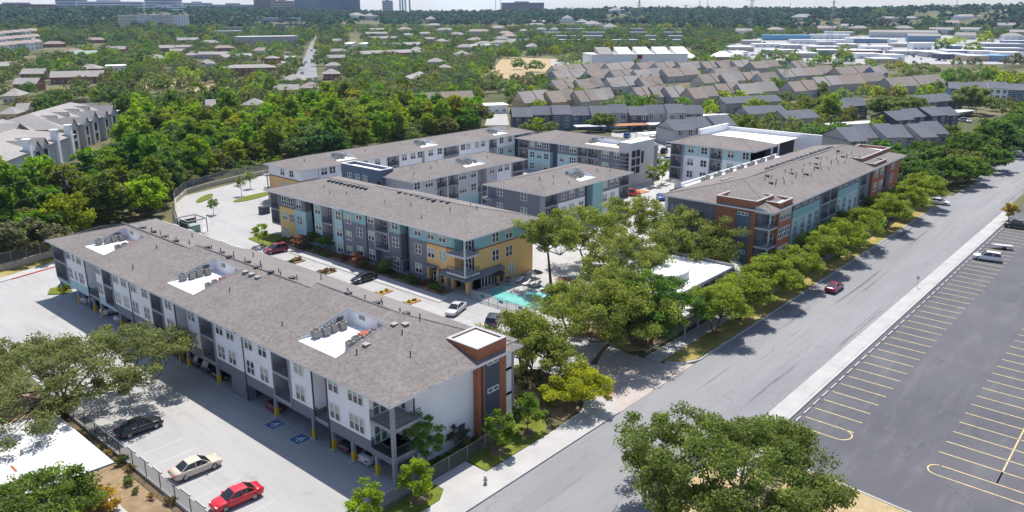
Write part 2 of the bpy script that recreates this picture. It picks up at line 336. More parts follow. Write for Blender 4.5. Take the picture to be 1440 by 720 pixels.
# ------------------------------------------------------------------ world, sun
SUN = Vector((.43, .33, 1)).normalized()
w = bpy.data.worlds.new('World'); SC.world = w; w.use_nodes = True; nt = w.node_tree
sky = nt.nodes.new('ShaderNodeTexSky'); sky.sky_type = 'NISHITA'; sky.sun_disc = False
sky.sun_elevation = math.asin(SUN.z); sky.sun_rotation = math.atan2(SUN.x, SUN.y); sky.altitude = 150; sky.air_density = 1.0; sky.dust_density = 1.2; sky.ozone_density = 1.0
N = nt.nodes; L = nt.links
tc = N.new('ShaderNodeTexCoord'); sx = N.new('ShaderNodeSeparateXYZ'); L.new(tc.outputs['Generated'], sx.inputs[0])
mpw = N.new('ShaderNodeMapping'); mpw.inputs['Scale'].default_value = (3, 3, 22); L.new(tc.outputs['Generated'], mpw.inputs[0])
cn = N.new('ShaderNodeTexNoise'); cn.inputs['Scale'].default_value = 1.6; cn.inputs['Detail'].default_value = 6; L.new(mpw.outputs[0], cn.inputs['Vector'])
cr_ = N.new('ShaderNodeMapRange'); cr_.inputs[1].default_value = .38; cr_.inputs[2].default_value = .62; cr_.inputs[3].default_value = .35; cr_.inputs[4].default_value = .95; L.new(cn.outputs['Fac'], cr_.inputs[0])
el = N.new('ShaderNodeMapRange'); el.inputs[1].default_value = .04; el.inputs[2].default_value = .30; el.inputs[3].default_value = 1; el.inputs[4].default_value = .12; L.new(sx.outputs[2], el.inputs[0])
skyc = mixc(nt, 1.0, sky.outputs[0], (.93, .99, 1.16), 'MULTIPLY')      # white cloud noise added to brighten the sky, strongest towards the horizon
L.new(mixc(nt, mul(nt, cr_.outputs[0], el.outputs[0]), skyc, (6.5, 6.8, 7.3)), N['Background'].inputs[0]); nt.nodes['Background'].inputs[1].default_value = .10
sl = bpy.data.lights.new('sun', 'SUN'); sl.energy = 4.5; sl.angle = R(.5); sl.color = (1, .95, .875)
so = bpy.data.objects.new('sun', sl); COL.objects.link(so); so.rotation_euler = SUN.to_track_quat('Z', 'Y').to_euler(); so.location = (0, 0, 200)
SC.view_settings.view_transform = 'Standard'; SC.view_settings.look = 'None'; SC.view_settings.gamma = 1; SC.view_settings.exposure = .54
SC.cycles.max_bounces = 6; SC.cycles.diffuse_bounces = 3; SC.cycles.transparent_max_bounces = 10

# ------------------------------------------------------------------ the air: pale even haze round everything, ground included
def haze():
    b = MB(); b.box(-3420, 3420, -3420, 3420, -1.2, 215); m = bpy.data.materials.new('haze'); m.use_nodes = True; N = m.node_tree.nodes; N.remove(N['Principled BSDF'])
    v = N.new('ShaderNodeVolumePrincipled'); v.inputs['Color'].default_value = (.48, .70, 1, 1); v.inputs['Density'].default_value = HAZE; v.inputs['Anisotropy'].default_value = .2
    m.node_tree.links.new(v.outputs[0], N['Material Output'].inputs['Volume']); MATS['haze'] = m; o = b.build('haze', 'haze'); o['kind'] = 'stuff'; o['label'] = 'pale summer haze in the distance'; o['category'] = 'haze'
HAZE = .00006
haze()
# ------------------------------------------------------------------ the ground
def ground():
    b = MB(); rings = [0, 30, 60, 100, 150, 220, 300, 400, 520, 650, 800, 900, 1000, 1100, 1200, 1300, 1400, 1500, 1600, 1700, 1800, 1950, 2100, 2300, 2500, 2800, 3400]; n = 120
    b.v.append((0,0,0))
    for r in rings[1:]:
        for i in range(n):
            a = 2*math.pi*i/n; x, y = r*math.cos(a), r*math.sin(a); b.v.append((x, y, T(x, y) if -.6 < ((a-.72+math.pi) % (2*math.pi))-math.pi < .6 or r < 900 else T(x, y)))
    for i in range(n): b.f.append((0, 1+i, 1+(i+1)%n)); b.m.append(0)
    for k in range(len(rings)-2):
        for i in range(n):
            j = (i+1)%n; o = 1+k*n; b.f.append((o+i, o+n+i, o+n+j, o+j)); b.m.append(0)
    struct('ground', b, 'ground')
ground()
KH = .12
sheet('street', rect(-80, 620, 31.4, 44.2), .008, 'street_asphalt')
sheet('side_street', rect(205.5, 218, 44.2, 150), .012, 'street_asphalt')
sheet('intersection', [(218,44.2),(240,44.2),(330,50),(620,62),(620,44.2)], .012, 'street_asphalt')
sheet('parking_lot_asphalt', [(70.9,-40),(71,14),(71.8,22),(71.8,27.3),(75.7,27.3),(75.7,29.1),(200,29.1),(330,29.1),(330,-40)], .008, 'lot_asphalt')
slab('pavement', [(66,31.3),(66,27.5),(75.6,27.5),(75.6,29.3),(204,29.3),(209,31),(214,31.3)], 0, KH, 'walk_concrete')
slab('dry_lawn', [(-40,-40),(70.6,-40),(70.7,14.2),(71.4,21.8),(71.4,27.2),(65.8,27.2),(65.8,31.2),(-40,31.2)], 0, .09, 'dry_grass')
b = MB()
pts = [(70.6,-40),(70.7,14.2),(71.4,21.8),(71.4,27.2)]
for p, q in zip(pts, pts[1:]): b.prism([(p[0],p[1]),(p[0]+.25,p[1]),(q[0]+.25,q[1]),(q[0],q[1])], 0, .14)
struct('kerb', b, 'walk_concrete')
# the near side of the street: pavement, kerb, verge
slab('pavement', [(-60,44.45),(69,44.45),(71.5,46.2),(72,50.0),(70.2,49.6),(66,47.6),(60,47.3),(-60,47.3)], 0, KH, 'walk_concrete')
slab('pavement', [(84,47.9),(203,47.9),(203,50.2),(84,50.2)], 0, KH, 'walk_concrete')
slab('verge', [(86.2,45.4),(88,44.7),(202,44.5),(203.5,47),(203,47.85),(84.5,47.85)], 0, KH, 'verge')
b = MB(); b.box(-60, 69, 44.2, 44.42, 0, .15); b.box(88, 201.5, 44.2, 44.47, 0, .15); b.prism([(88,44.2),(88,44.5),(86,45.4),(84.5,47.4),(84.2,47.2),(85.6,45.1)], 0, .15); b.prism([(201.5,44.2),(201.5,44.47),(203.5,46.5),(204.2,50),(204.5,50),(203.8,46)], 0, .15)
b.box(71.9, 204, 28.85, 29.25, 0, .15); b.box(204.6, 205, 50, 150, 0, .15)
struct('kerb', b, 'walk_concrete')
m, nt, bb = start('brick_paving', .9, .2); f1, _ = pos_noise(nt, .6, 6, (1,1,1), .35, .7); nt.links.new(mixc(nt, f1, (.36, .31, .28), (.44, .385, .35)), bb.inputs['Base Color'])
sheet('driveway', [(69,44.25),(86.5,44.25),(84,47.5),(83.6,52.5),(72.3,55),(72,50)], .016, 'brick_paving')
# concrete car parks
sheet('parking_lot', [(27.2,30+20.6),(27.2,92),(30,150),(38,152),(47,157),(62,157),(62,50.6)], .010, 'lot_concrete')
sheet('driveway', [(62,50.6),(72.3,55),(83.6,52.5),(86,60),(86,137),(103,137),(122,160),(122,199),(104,193),(91,189.5),(84,182),(76,165),(71,150),(62,150)], .010, 'lot_concrete')
sheet('courtyard', [(86,51),(203,51),(203,110),(176,160),(123,160),(104,137),(86,137)], .006, 'walk_concrete')
slab('pavement', [(43.5,47.3),(49.95,47.3),(49.95,50.2),(45.05,50.2),(45.05,48.35)], 0, KH-.004, 'walk_concrete')
# lawns along the end of the front block
lz = .13
slab('lawn', [(50,47.4),(59.5,47.4),(63,50.2),(63,52.2),(50.5,52.0)], 0, lz, 'lawn')
slab('lawn', [(20,47.35),(43.5,47.35),(45.0,48.35),(45.0,49.9),(20,49.9)], 0, lz, 'lawn')
slab('lawn', [(45.2,50.7),(54.4,50.7),(54.4,53.0),(45.2,53.0)], 0, .10, 'lawn')
for x, y in (G(700,636), G(742,610), (42.3,48.9)): slab('planting_bed', [(x+.95*math.cos(k*.4), y+.8*math.sin(k*.4)) for k in range(16)], 0, .15, 'mulch')
slab('planting_bed', [(63.2,47.9),(66.4,48.0),(69.9,50.0),(72,50.4),(72.2,55.5),(70,62),(62.5,63),(61.6,54.2),(63.2,52)], 0, .13, 'mulch')
slab('planting_bed', [(86.5,51.2),(92,51.2),(92,60),(88,64),(84.4,61)], 0, .12, 'mulch')
slab('lawn', [(84.2,53),(86.4,51.3),(88,52.6),(85,58)], 0, .10, 'verge')
slab('lawn', [(30,149.8),(38.4,152.1),(48.4,154.9),(60,159.5),(60,161.8),(49.7,158.6),(44.4,156.7),(39.2,155.7),(30,153.6)], 0, .13, 'verge')
slab('pavement', [(28,147),(37.5,149.3),(47.5,151.7),(62,157.6),(62,159.8),(48.4,154.8),(38.4,152.0),(28,149.4)], 0, .12, 'walk_concrete')
slab('kerb', [(39.5,149.55),(47.5,151.5),(56,154.9),(56,155.15),(47.5,151.75),(39.5,149.8)], 0, .14, 'red_paint')
slab('lawn', [(40.6,136.6),(42.4,134.8),(44,135.4),(44,139),(42,139.4)], 0, .14, 'lawn')
# loop road islands
def blob(cx, cy, rx, ry, rot=0, n=16): return [(cx+rx*math.cos(a)*math.cos(rot)-ry*math.sin(a)*math.sin(rot), cy+rx*math.cos(a)*math.sin(rot)+ry*math.sin(a)*math.cos(rot)) for a in [2*math.pi*i/n for i in range(n)]]
for pts, mm in ((blob(*G(288,279), 5, 1.3, .75), 'lawn'), (blob(*G(357,277), 6.5, 2.0, .25), 'lawn'), ([(79.2,131.5),(82.4,131.5),(86,139),(84.5,143.4),(80.2,142)], 'lawn')):
    slab('lawn', pts, 0, .14, mm)
slab('kerb', [G(285,330), G(294,330), G(294,302), G(285,302)], 0, .13, 'walk_concrete')
slab('pavement', [(80.2,86),(82.6,86),(82.6,131),(80.2,131)], 0, KH, 'walk_concrete')
slab('planting_bed', [(82.7,88),(86,88),(86,136),(82.7,136)], 0, .14, 'mulch')
for y in (96.2, 89.4): slab('planting_island', [(74.2,y-.7),(79,y-.7),(79,y+.7),(74.2,y+.7)], 0, .15, 'orange_mulch')
for y in (112, 121.5): slab('planting_island', [(74.2,y-1),(79.2,y-1),(79.2,y+1),(74.2,y+1)], 0, .15, 'mulch')
slab('planting_bed', [(156,106),(172,104),(172,111),(158,112)], 0, .14, 'orange_mulch')
slab('planting_bed', [G(1128,268), G(1144,282), G(1170,268), G(1155,256)], 0, .14, 'orange_mulch')
sheet('dirt_yard', [(8,40),(26.8,55),(26.8,101),(8,101)], .007, 'dirt')
slab('path', [(22.2,55),(23.0,55),(23.4,71),(22.6,71)], 0, .1, 'walk_concrete')
# ---- painted markings
def marks(name, quads, z, mat):
    b = MB()
    for q in quads:
        a = sum(q[i][0]*q[(i+1)%len(q)][1]-q[(i+1)%len(q)][0]*q[i][1] for i in range(len(q)))
        b.poly([(x, y, z) for x, y in (q if a > 0 else q[::-1])])
    return struct(name, b, mat)
def seg(x0, y0, x1, y1, w=.12):
    d = Vector((x1-x0, y1-y0)).normalized(); n = Vector((-d.y, d.x))*w/2
    return [(x0+n.x,y0+n.y),(x0-n.x,y0-n.y),(x1-n.x,y1-n.y),(x1+n.x,y1+n.y)]
q = []
xs = [82.3+2.79*i for i in range(44)]
for i, x in enumerate(xs): q.append(seg(x, 27.75, x, 22.4, .13))
q.append(seg(79.75, 27.75, 79.75, 23.4, .13))
arc = [(81.02-1.27*math.cos(a), 23.4-1.2*math.sin(a)) for a in [math.pi*i/8 for i in range(9)]]
q += [seg(*p, *r_, .13) for p, r_ in zip(arc, arc[1:])]
for i in range(40):
    x = 84.2+2.79*i; q.append(seg(x, 14.3, x, 3.0, .13))
q.append(seg(81.6, 8.5, 195, 8.5, .13)); q.append(seg(81.4, 13.6, 81.4, 3, .13)); q.append(seg(79.3, 13.4, 79.3, 3, .13)); q.append(seg(81.6,8.5,84.2,8.5,.13))
arc = [(80.35+1.05*math.cos(a), 13.4+1.0*math.sin(a)) for a in [math.pi*i/8 for i in range(9)]]
q += [seg(*p, *r_, .13) for p, r_ in zip(arc, arc[1:])]
marks('parking_stripes', q, .016, 'yellow_paint')
q = [seg(28.2, 62.0+2.9*i, 33.2, 62.0+2.9*i, .1) for i in range(-4, 20)] + [seg(43.0, y, 51.8, y, .1) for y in [55.6+2.75*i for i in range(29)]]
q += [seg(73.8, y, 79.2, y, .1) for y in [66+2.75*i for i in range(22)]] + [seg(39.2+.0, 69.2, 42.6, 69.2, .1)]
q += [seg(42.6, 68.2+.35*i, 47, 69.6+.35*i, .09) for i in range(5)]
marks('parking_stripes', q, .018, 'faded_white')
def isa(cx, cy, name='accessible_parking_symbol'):
    b = MB(); b.poly([(cx-.8,cy-.8,.016),(cx+.8,cy-.8,.016),(cx+.8,cy+.8,.016),(cx-.8,cy+.8,.016)], 0)
    z = .021
    def st(x0, y0, x1, y1, w=.13): b.poly([(cx+x, cy+y, z) for x, y in seg(x0, y0, x1, y1, w)][::-1] if True else [], 1)
    ring = [(-.1+.36*math.cos(a), -.12+.36*math.sin(a)) for a in [math.pi*(.75+i*.125) for i in range(11)]]
    for p, r_ in zip(ring, ring[1:]): st(*p, *r_, .1)
    st(-.12, .12, .38, .1); st(-.12, .12, -.05, -.2+.05); st(-.05, -.15, .4, -.1); st(.4, -.1, .5, -.45); b.poly([(cx-.12+.11*math.cos(a)*1.0, cy+.55*1+.11*math.sin(a)*1.0-.2, z) for a in [2*math.pi*i/8 for i in range(8)]], 1)
    o = b.build(name, ['blue_paint', 'white_paint']); return tag(o, None, None, None, 'structure')
isa(41.4, 71.7); isa(41.4, 66.9)
# ------------------------------------------------------------------ building kit
WIN = {}
def win_mesh(w, h, nc, nr, kind='pane'):
    k = (w, h, nc, nr, kind)
    if k in WIN: return WIN[k]
    f = MB(); t = .10; d = .08
    f.box(-w/2, w/2, -d, 0, 0, t); f.box(-w/2, w/2, -d, 0, h-t, h); f.box(-w/2, -w/2+t, -d, 0, t, h-t); f.box(w/2-t, w/2, -d, 0, t, h-t)
    for i in range(1, nc): x = -w/2+w*i/nc; f.box(x-.085, x+.085, -d+.004, 0, t, h-t)
    for i in range(1, nr): z = h*i/nr; f.box(-w/2+t, w/2-t, -d+.012, 0, z-.045, z+.045)
    p = MB()
    for c in range(nc):
        for r in range(nr):
            x0 = -w/2+w*c/nc; x1 = x0+w/nc; z0 = h*r/nr; z1 = z0+h/nr
            m = 0
            if nr > 1 and r == nr-1: m = 1 if kind == 'blind' else 0
            if kind == 'shut': m = 1
            if kind == 'green': m = 2
            p.poly([(x0,-.02,z0),(x1,-.02,z0),(x1,-.02,z1),(x0,-.02,z1)], m)
    WIN[k] = (f.mesh('window', ['trim']), p.mesh('pane', ['glass', 'blind', 'glass_green'])); return WIN[k]
KINDS = {'pair': (1.72,1.78,2,2), 'triple': (2.4,1.78,3,2), 'single': (.78,1.62,1,2), 'strip3': (2.0,.6,3,1), 'strip2': (1.75,.58,2,1), 'quad': (2.3,1.9,3,2), 'tall': (1.7,1.95,2,2), 'wide': (1.55,.85,2,1), 'bay': (1.6,4.6,2,4), 'store': (3.2,2.4,4,1), 'small': (1.0,1.1,1,2), 'office': (2.6,1.5,3,1)}
class Bld:
    def __init__(s, name, label, x, y, cat='apartment building', group=None):
        s.root = empty(name, (x, y, 0), 0, label, cat, group); s.x, s.y = x, y; s.mbs = {}
    def mb(s, part, mat): return s.mbs.setdefault((part, mat), MB())
    def win(s, x, y, z, n, kind, var=None):
        w, h, nc, nr = KINDS[kind]; v = var or rnd.choice(['blind', 'blind', 'pane', 'shut' if rnd.random() < .25 else 'pane'])
        f, p = win_mesh(w, h, nc, nr, v); rz = {(-1,0): -R(90), (1,0): R(90), (0,-1): 0, (0,1): R(180)}.get(n, None)
        if rz is None: rz = math.atan2(n[0], -n[1])
        o = put(f, 'window', s.root, (x-s.x, y-s.y, z), rz); put(p, 'pane', o)
    def finish(s):
        for (part, mat), b in s.mbs.items():
            if b.f:
                for q in pieces(b): q.build(part, mat, s.root)
        return s.root
def nf(a): return (int(round(a[0])), int(round(a[1])))
class Fac:
    """a facade along direction d from P0 with outward normal n; s runs along d, q outwards"""
    def __init__(s, B, P0, d, n, depth=1.6): s.B, s.P, s.d, s.n, s.dep = B, P0, d, n, depth
    def pt(s, a, q): return (s.P[0]+s.d[0]*a+s.n[0]*q, s.P[1]+s.d[1]*a+s.n[1]*q)
    def bx(s, part, mat, s0, s1, q0, q1, z0, z1):
        a = s.pt(s0, q0); b = s.pt(s1, q1); s.B.mb(part, mat).box(a[0], b[0], a[1], b[1], z0, z1)
    def solid(s, s0, s1, zones, proj=0, wins=()):
        for z0, z1, mat in zones: s.bx('wall', mat, s0, s1, -s.dep, proj, z0, z1)
        for sc, z, kind in wins:
            x, y = s.pt(sc, proj+.002); s.B.win(x, y, z, nf(s.n), kind)
    def rail(s, s0, s1, q, z, mat='darkmetal', ends=()):
        b = lambda *a: s.bx('railing', mat, *a)
        b(s0, s1, q-.03, q+.03, z+1.0, z+1.06); b(s0, s1, q-.02, q+.02, z+.12, z+.16)
        n = max(2, int(abs(s1-s0)/.16))
        for i in range(n+1):
            a = s0+(s1-s0)*i/n; t = .03 if i in (0, n) else .012; b(a-t, a+t, q-t, q+t, z, z+1.0)
        for e in ends:
            a = s0 if e == 0 else s1
            b(a-.03, a+.03, q-s.dep+.3, q, z+1.0, z+1.06)
            for i in range(8): qq = q-i*.16; b(a-.012, a+.012, qq-.012, qq+.012, z, z+1.0)
    def balc(s, s0, s1, floors, top, back='midgrey', frame='trimgrey', proj=.15, door=True, lower=None, slabm='trimgrey'):
        """recessed balconies: floors = list of floor heights, each up to the next (or top)"""
        fl = list(floors)+[top]
        s.bx('wall', back, s0, s1, -s.dep-.05, -s.dep+.02, fl[0], top)
        for i, z in enumerate(floors):
            s.bx('balcony', slabm, s0, s1, -s.dep, proj, z-.32, z)
            s.rail(s0+.06, s1-.06, proj-.08, z)
            w = s1-s0
            if door:
                x, y = s.pt(s0+w*.3, -s.dep+.03); s.B.win(x, y, z+.02, nf(s.n), 'single' if w < 3 else 'tall', 'pane')
                x, y = s.pt(s0+w*.76, -s.dep+.03); s.B.win(x, y, z+.5, nf(s.n), 'single', None)
            h = fl[i+1]
            s.bx('balcony_frame', frame, s0, s0+.14, -s.dep+.1, proj+.03, z, h-.32 if i < len(floors)-1 else h); s.bx('balcony_frame', frame, s1-.14, s1, -s.dep+.1, proj+.03, z, h-.32 if i < len(floors)-1 else h)
        if lower: s.bx('wall', lower[2], s0, s1, -s.dep, 0, lower[0], lower[1])
    def recess(s, s0, s1, z0, z1, mat='midgrey', r=1.5, floors=()):
        s.bx('wall', mat, s0, s1, -s.dep-.04, -r, z0, z1)
        for z in floors:
            s.bx('balcony', 'trimgrey', s0, s1, -r, .1, z-.3, z); s.rail(s0+.05, s1-.05, .03, z)
    def pipe(s, a, z0, z1, q=.06): s.bx('downspout', 'darkmetal', a-.06, a+.06, q-.06, q+.06, z0, z1)
def clip(poly, ax, val, less):
    out = []; n = len(poly)
    for i in range(n):
        p, q = poly[i], poly[(i+1)%n]; a = (p[ax] <= val) if less else (p[ax] >= val); b = (q[ax] <= val) if less else (q[ax] >= val)
        if a: out.append(p)
        if a != b: t = (val-p[ax])/(q[ax]-p[ax]); out.append((p[0]+(q[0]-p[0])*t, p[1]+(q[1]-p[1])*t))
    return out
def roof(B, x0, x1, y0, y1, ze, sl, axis='Y', hips=(1, 1), mat='shingle', wells=(), fascia='trim', gable='white', name='roof', am=None):
    """hip or gable roof with flat-floored wells cut in its slopes; wells = (x0,x1,y0,y1,side) side 0 low / 1 high"""
    S = (lambda p: p) if axis == 'Y' else (lambda p: (p[1], p[0]))
    a0, a1, b0, b1 = (x0, x1, y0, y1) if axis == 'Y' else (y0, y1, x0, x1)
    am = am or (a0+a1)/2; hf = am-a0; s1 = sl*hf/(a1-am); ya = b0+hf if hips[0] else b0; yb = b1-hf if hips[1] else b1
    H = [lambda p: ze+sl*(p[0]-a0), lambda p: ze+s1*(a1-p[0]), lambda p: ze+sl*(p[1]-b0), lambda p: ze+sl*(b1-p[1])]
    P = [[(a0,b0),(am,ya),(am,yb),(a0,b1)], [(a1,b1),(am,yb),(am,ya),(a1,b0)]]
    polys = [(P[0], 0), (P[1], 1)]
    if hips[0]: polys.append(([(a0,b0),(a1,b0),(am,ya)], 2))
    if hips[1]: polys.append(([(a1,b1),(a0,b1),(am,yb)], 3))
    for wl in wells:
        wx0, wx1, wy0, wy1, side = wl
        if axis == 'X': wx0, wx1, wy0, wy1 = wy0, wy1, wx0, wx1
        new = []
        for pl, k in polys:
            if k != side: new.append((pl, k)); continue
            L = clip(pl, 0, wx0, True); Rr = clip(pl, 0, wx1, False); M = clip(clip(pl, 0, wx0, False), 0, wx1, True)
            new += [(L, k), (Rr, k), (clip(M, 1, wy0, True), k), (clip(M, 1, wy1, False), k)]
        polys = [p for p in new if len(p[0]) > 2]
        h = H[side]; fx = wx0 if side == 0 else wx1; zf = h((fx, 0))+.01
        wb = B.mb('roof_well', 'membrane')
        V = lambda p, z: (*S(p), z)
        c = [(wx0,wy0),(wx1,wy0),(wx1,wy1),(wx0,wy1)]; wb.poly([V(p, zf) for p in c])
        bk = wx1 if side == 0 else wx0
        wm = B.mb('well_wall', 'white')
        wm.poly([V((bk,wy0), zf), V((bk,wy1), zf), V((bk,wy1), h((bk,0))), V((bk,wy0), h((bk,0)))])
        for yy in (wy0, wy1): wm.poly([V((fx,yy), zf), V((bk,yy), zf), V((bk,yy), h((bk,0)))])
        # metal edge round the opening
        eb = B.mb('well_edge', 'trimgrey')
        for p, q in (((fx,wy0),(bk,wy0)), ((bk,wy0),(bk,wy1)), ((bk,wy1),(fx,wy1))): eb.tube(V(p, h(p)+.02), V(q, h(q)+.02), .06, .06, 4)
        B.wells = getattr(B, 'wells', []) + [(S((wx0,wy0)), S((wx1,wy1)), zf, axis, side, h((bk,0)))]
    rb = B.mb(name, mat); flip = axis == 'X'
    for pl, k in polys:
        v = [(*S(p), H[k](p)) for p in pl]; nrm = (Vector(v[1])-Vector(v[0])).cross(Vector(v[2])-Vector(v[0]))
        rb.poly(v if nrm.z > 0 else v[::-1])
    cp_ = B.mb('ridge_cap', mat); zr_ = ze+sl*hf
    E3 = [((am,ya), (am,yb))]+([((a0,b0),(am,ya)), ((a1,b0),(am,ya))] if hips[0] else [])+([((a0,b1),(am,yb)), ((a1,b1),(am,yb))] if hips[1] else [])
    for p, q in E3:
        hp = lambda t: zr_ if t == (am,ya) or t == (am,yb) else ze
        cp_.tube((*S(p), hp(p)+.0), (*S(q), hp(q)+.0), .08, .08, 6)
    fb = B.mb('fascia', fascia); t = .26
    fb.poly([(x0+.02,y0+.02,ze-t+.02),(x0+.02,y1-.02,ze-t+.02),(x1-.02,y1-.02,ze-t+.02),(x1-.02,y0+.02,ze-t+.02)])
    def fq(p, q): fb.poly([(*p, ze-t), (*q, ze-t), (*q, ze), (*p, ze)])
    fq((x0,y0),(x1,y0)); fq((x1,y0),(x1,y1)); fq((x1,y1),(x0,y1)); fq((x0,y1),(x0,y0))
    for i, (hh, bb_) in enumerate(zip(hips, (b0, b1))):
        if not hh: B.mb('gable', gable).poly([(*S((a0,bb_)), ze-.05), (*S((a1,bb_)), ze-.05), (*S((am,bb_)), ze+sl*hf-.03)])
    B.zr = lambda x, y: ze+sl*max(0, min((x-x0, x1-x, y-y0, y1-y) if all(hips) else ((x-x0, x1-x) if axis == 'Y' else (y-y0, y1-y))))
    return am, ze+sl*hf
PIPE = None
def vents(B, pts, kind='vent_pipe'):
    global PIPE
    if PIPE is None:
        p = MB(); p.tube((0,0,-.1), (0,0,.55), .07, .07, 6); p.tube((0,0,.55), (0,0,.62), .12, .05, 6)
        q = MB(); q.box(-.3, .3, -.3, .3, -.1, .18); q.box(-.36, .36, -.36, .36, .18, .25)
        PIPE = {'vent_pipe': p.mesh('vent_pipe', 'darkmetal'), 'roof_vent': q.mesh('roof_vent', 'darkmetal'), 'pale_vent': q.mesh('roof_vent', 'ac_metal')}
    for x, y, z in pts: put(PIPE[kind], 'roof_vent' if kind == 'pale_vent' else kind, B.root, (x-B.x, y-B.y, z), rnd.uniform(0, 3) if kind == 'vent_pipe' else 0, scale=(1, 1, rnd.uniform(.7, 1.2)))
# air-conditioning condensers standing in the wells
def ac_proto():
    a = MB(); a.prism(blob(0,0,.42,.42,R(22),8) if False else [(-.4,-.34),(-.34,-.4),(.34,-.4),(.4,-.34),(.4,.34),(.34,.4),(-.34,.4),(-.4,.34)], .05, .9)
    for i in range(9): z = .15+i*.085; a.box(-.415, .415, -.32, .32, z, z+.03); a.box(-.32, .32, -.415, .415, z, z+.03)
    g = MB(); g.tube((0,0,.9), (0,0,.935), .36, .36, 14); g.tube((0,0,.935), (0,0,.96), .12, .1, 8)
    for i in range(6): an = i*math.pi/3; g.box(.1*math.cos(an)-.02, .34*math.cos(an)+.02, .1*math.sin(an)-.02, .34*math.sin(an)+.02, .936, .95)
    return a.mesh('casing', 'ac_metal'), g.mesh('fan_grille', 'ac_dark')
ACM = ac_proto()
def ac_units(B, idx, where, n=8):
    p, q, zf, axis, side, zb = B.wells[idx]; x0, x1 = sorted((p[0], q[0])); y0, y1 = sorted((p[1], q[1])); spots = []
    if axis == 'Y':   # well opens towards -X
        k = (n+1)//2
        for i in range(k): spots.append((x0+1.9+i*1.15, y1-.8-.25*(i%2)))
        for i in range(n-k): spots.append((x0+2.4+i*1.2, y0+.75+.5*(i%2)))
    else:
        k = (n+1)//2
        for i in range(k): spots.append((x0+1.0+i*1.2, y0+2.4+.35*(i%2)))
        for i in range(n-k): spots.append((x0+1.6+i*1.25, y0+4.0+.3*(i%2)))
    for x, y in spots:
        x = min(max(x, x0+.55), x1-.55); y = min(max(y, y0+.55), y1-.55)
        o = empty('condenser_unit', (x, y, zf), rnd.uniform(-.1, .1), 'grey cooling unit in '+where, 'air conditioner', 'cooling units in the roof wells')
        s = rnd.uniform(.85, 1.1); o.scale = (s, s, s); put(ACM[0], 'casing', o); put(ACM[1], 'fan_grille', o)
    b = B.mb('pipework', 'black')
    for i in range(5):
        if axis == 'Y': b.tube((x1-2.2+i*.2, y1-.5, zf+.1), (x1-1.6+i*.2, y1-.08, zf+1.1), .05)
        else: b.tube((x0+2+i*.2, y1-.6, zf+.1), (x0+2+i*.2, y1-.08, zf+1.0), .05)
    h = B.mb('louvre', 'steel')
    if axis == 'Y': h.box(x1-.05, x1+.05, y1-3.0, y1-2.0, zf+1.0, zf+1.5); h.box(x1-.05, x1+.05, y0+.8, y0+1.8, zf+.9, zf+1.4)
    r_ = B.mb('roof_hatch', 'rust')
    if axis == 'Y': r_.box(x1-2.0, x1-.5, y0+2.0, y0+2.9, zf, zf+.45)
# ------------------------------------------------------------------ A: the long front block with parking beneath
A = Bld('apartment_block', 'long white apartment block with open parking under it and three white roof wells', 52, 95)
W3 = [(3.05, 6.1), (6.1, 8.75)]
XF = 42.4
cb = lambda *a, m='white', p='wall': A.mb(p, m).box(*a)
cb(44.0, 60.6, 55.7, 135.8, 2.95, 8.75); cb(45.8, 60.6, 53.3, 55.7, 2.95, 8.75)
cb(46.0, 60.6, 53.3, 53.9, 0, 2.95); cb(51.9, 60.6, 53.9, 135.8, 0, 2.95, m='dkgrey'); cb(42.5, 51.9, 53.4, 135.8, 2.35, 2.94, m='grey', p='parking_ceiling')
f = Fac(A, (XF, 0), (0, 1), (-1, 0), 1.6)
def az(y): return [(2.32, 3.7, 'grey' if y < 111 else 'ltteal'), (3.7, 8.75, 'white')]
ZW = (4.0, 7.1)
def abay(s0, s1, *w, proj=0):
    f.solid(s0, s1, az((s0+s1)/2), proj, [(c, z, k) for c, k in w for z in ZW])
f.bx('wall', 'grey', 52.25, 55.7, -3.4, .12, 2.32, 3.05)
abay(55.7, 62.6, (57.75, 'triple'), (61.35, 'pair'), proj=.05)
f.recess(62.6, 65.0, 2.32, 8.75, 'midgrey', 1.45, (3.05,)); abay(65.0, 69.2, (67.5, 'pair'))
f.balc(69.2, 72.6, (3.05, 6.1), 8.75, 'palegrey'); f.bx('wall', 'grey', 69.2, 72.6, -1.6, 0, 2.32, 2.74)
abay(72.6, 78.6, (74.4, 'pair'), (77.3, 'pair'), proj=.06); abay(78.6, 85.2, (81.4, 'pair'), (83.85, 'pair'))
f.balc(85.2, 88.6, (3.05, 6.1), 8.75, 'palegrey'); f.bx('wall', 'grey', 85.2, 88.6, -1.6, 0, 2.32, 2.74)
abay(88.6, 91.8, (90.6, 'pair')); f.recess(91.8, 94.8, 2.32, 8.75, 'midgrey', 1.45, (3.05,)); abay(94.8, 98.4, (96.7, 'pair'))
f.balc(98.4, 101.6, (3.05, 6.1), 8.75, 'palegrey'); f.bx('wall', 'grey', 98.4, 101.6, -1.6, 0, 2.32, 2.74)
abay(101.6, 108, (103.3, 'pair'), (106.7, 'pair'), proj=.06); abay(108, 113.8, (109.9, 'pair'), (112.5, 'pair'))
f.balc(113.8, 117, (3.05, 6.1), 8.75, 'palegrey'); f.bx('wall', 'ltteal', 113.8, 117, -1.6, 0, 2.32, 2.74)
abay(117, 119.7, (118.6, 'pair')); f.recess(119.7, 123.2, 2.32, 8.75, 'midgrey', 1.45, (3.05,))
abay(123.2, 130.9, (125.5, 'pair'), (127.6, 'single'), (129.7, 'pair'))
f.balc(130.9, 135.8, (3.05, 6.1), 8.75, 'palegrey'); f.bx('wall', 'ltteal', 130.9, 135.8, -1.6, 0, 2.32, 2.74)
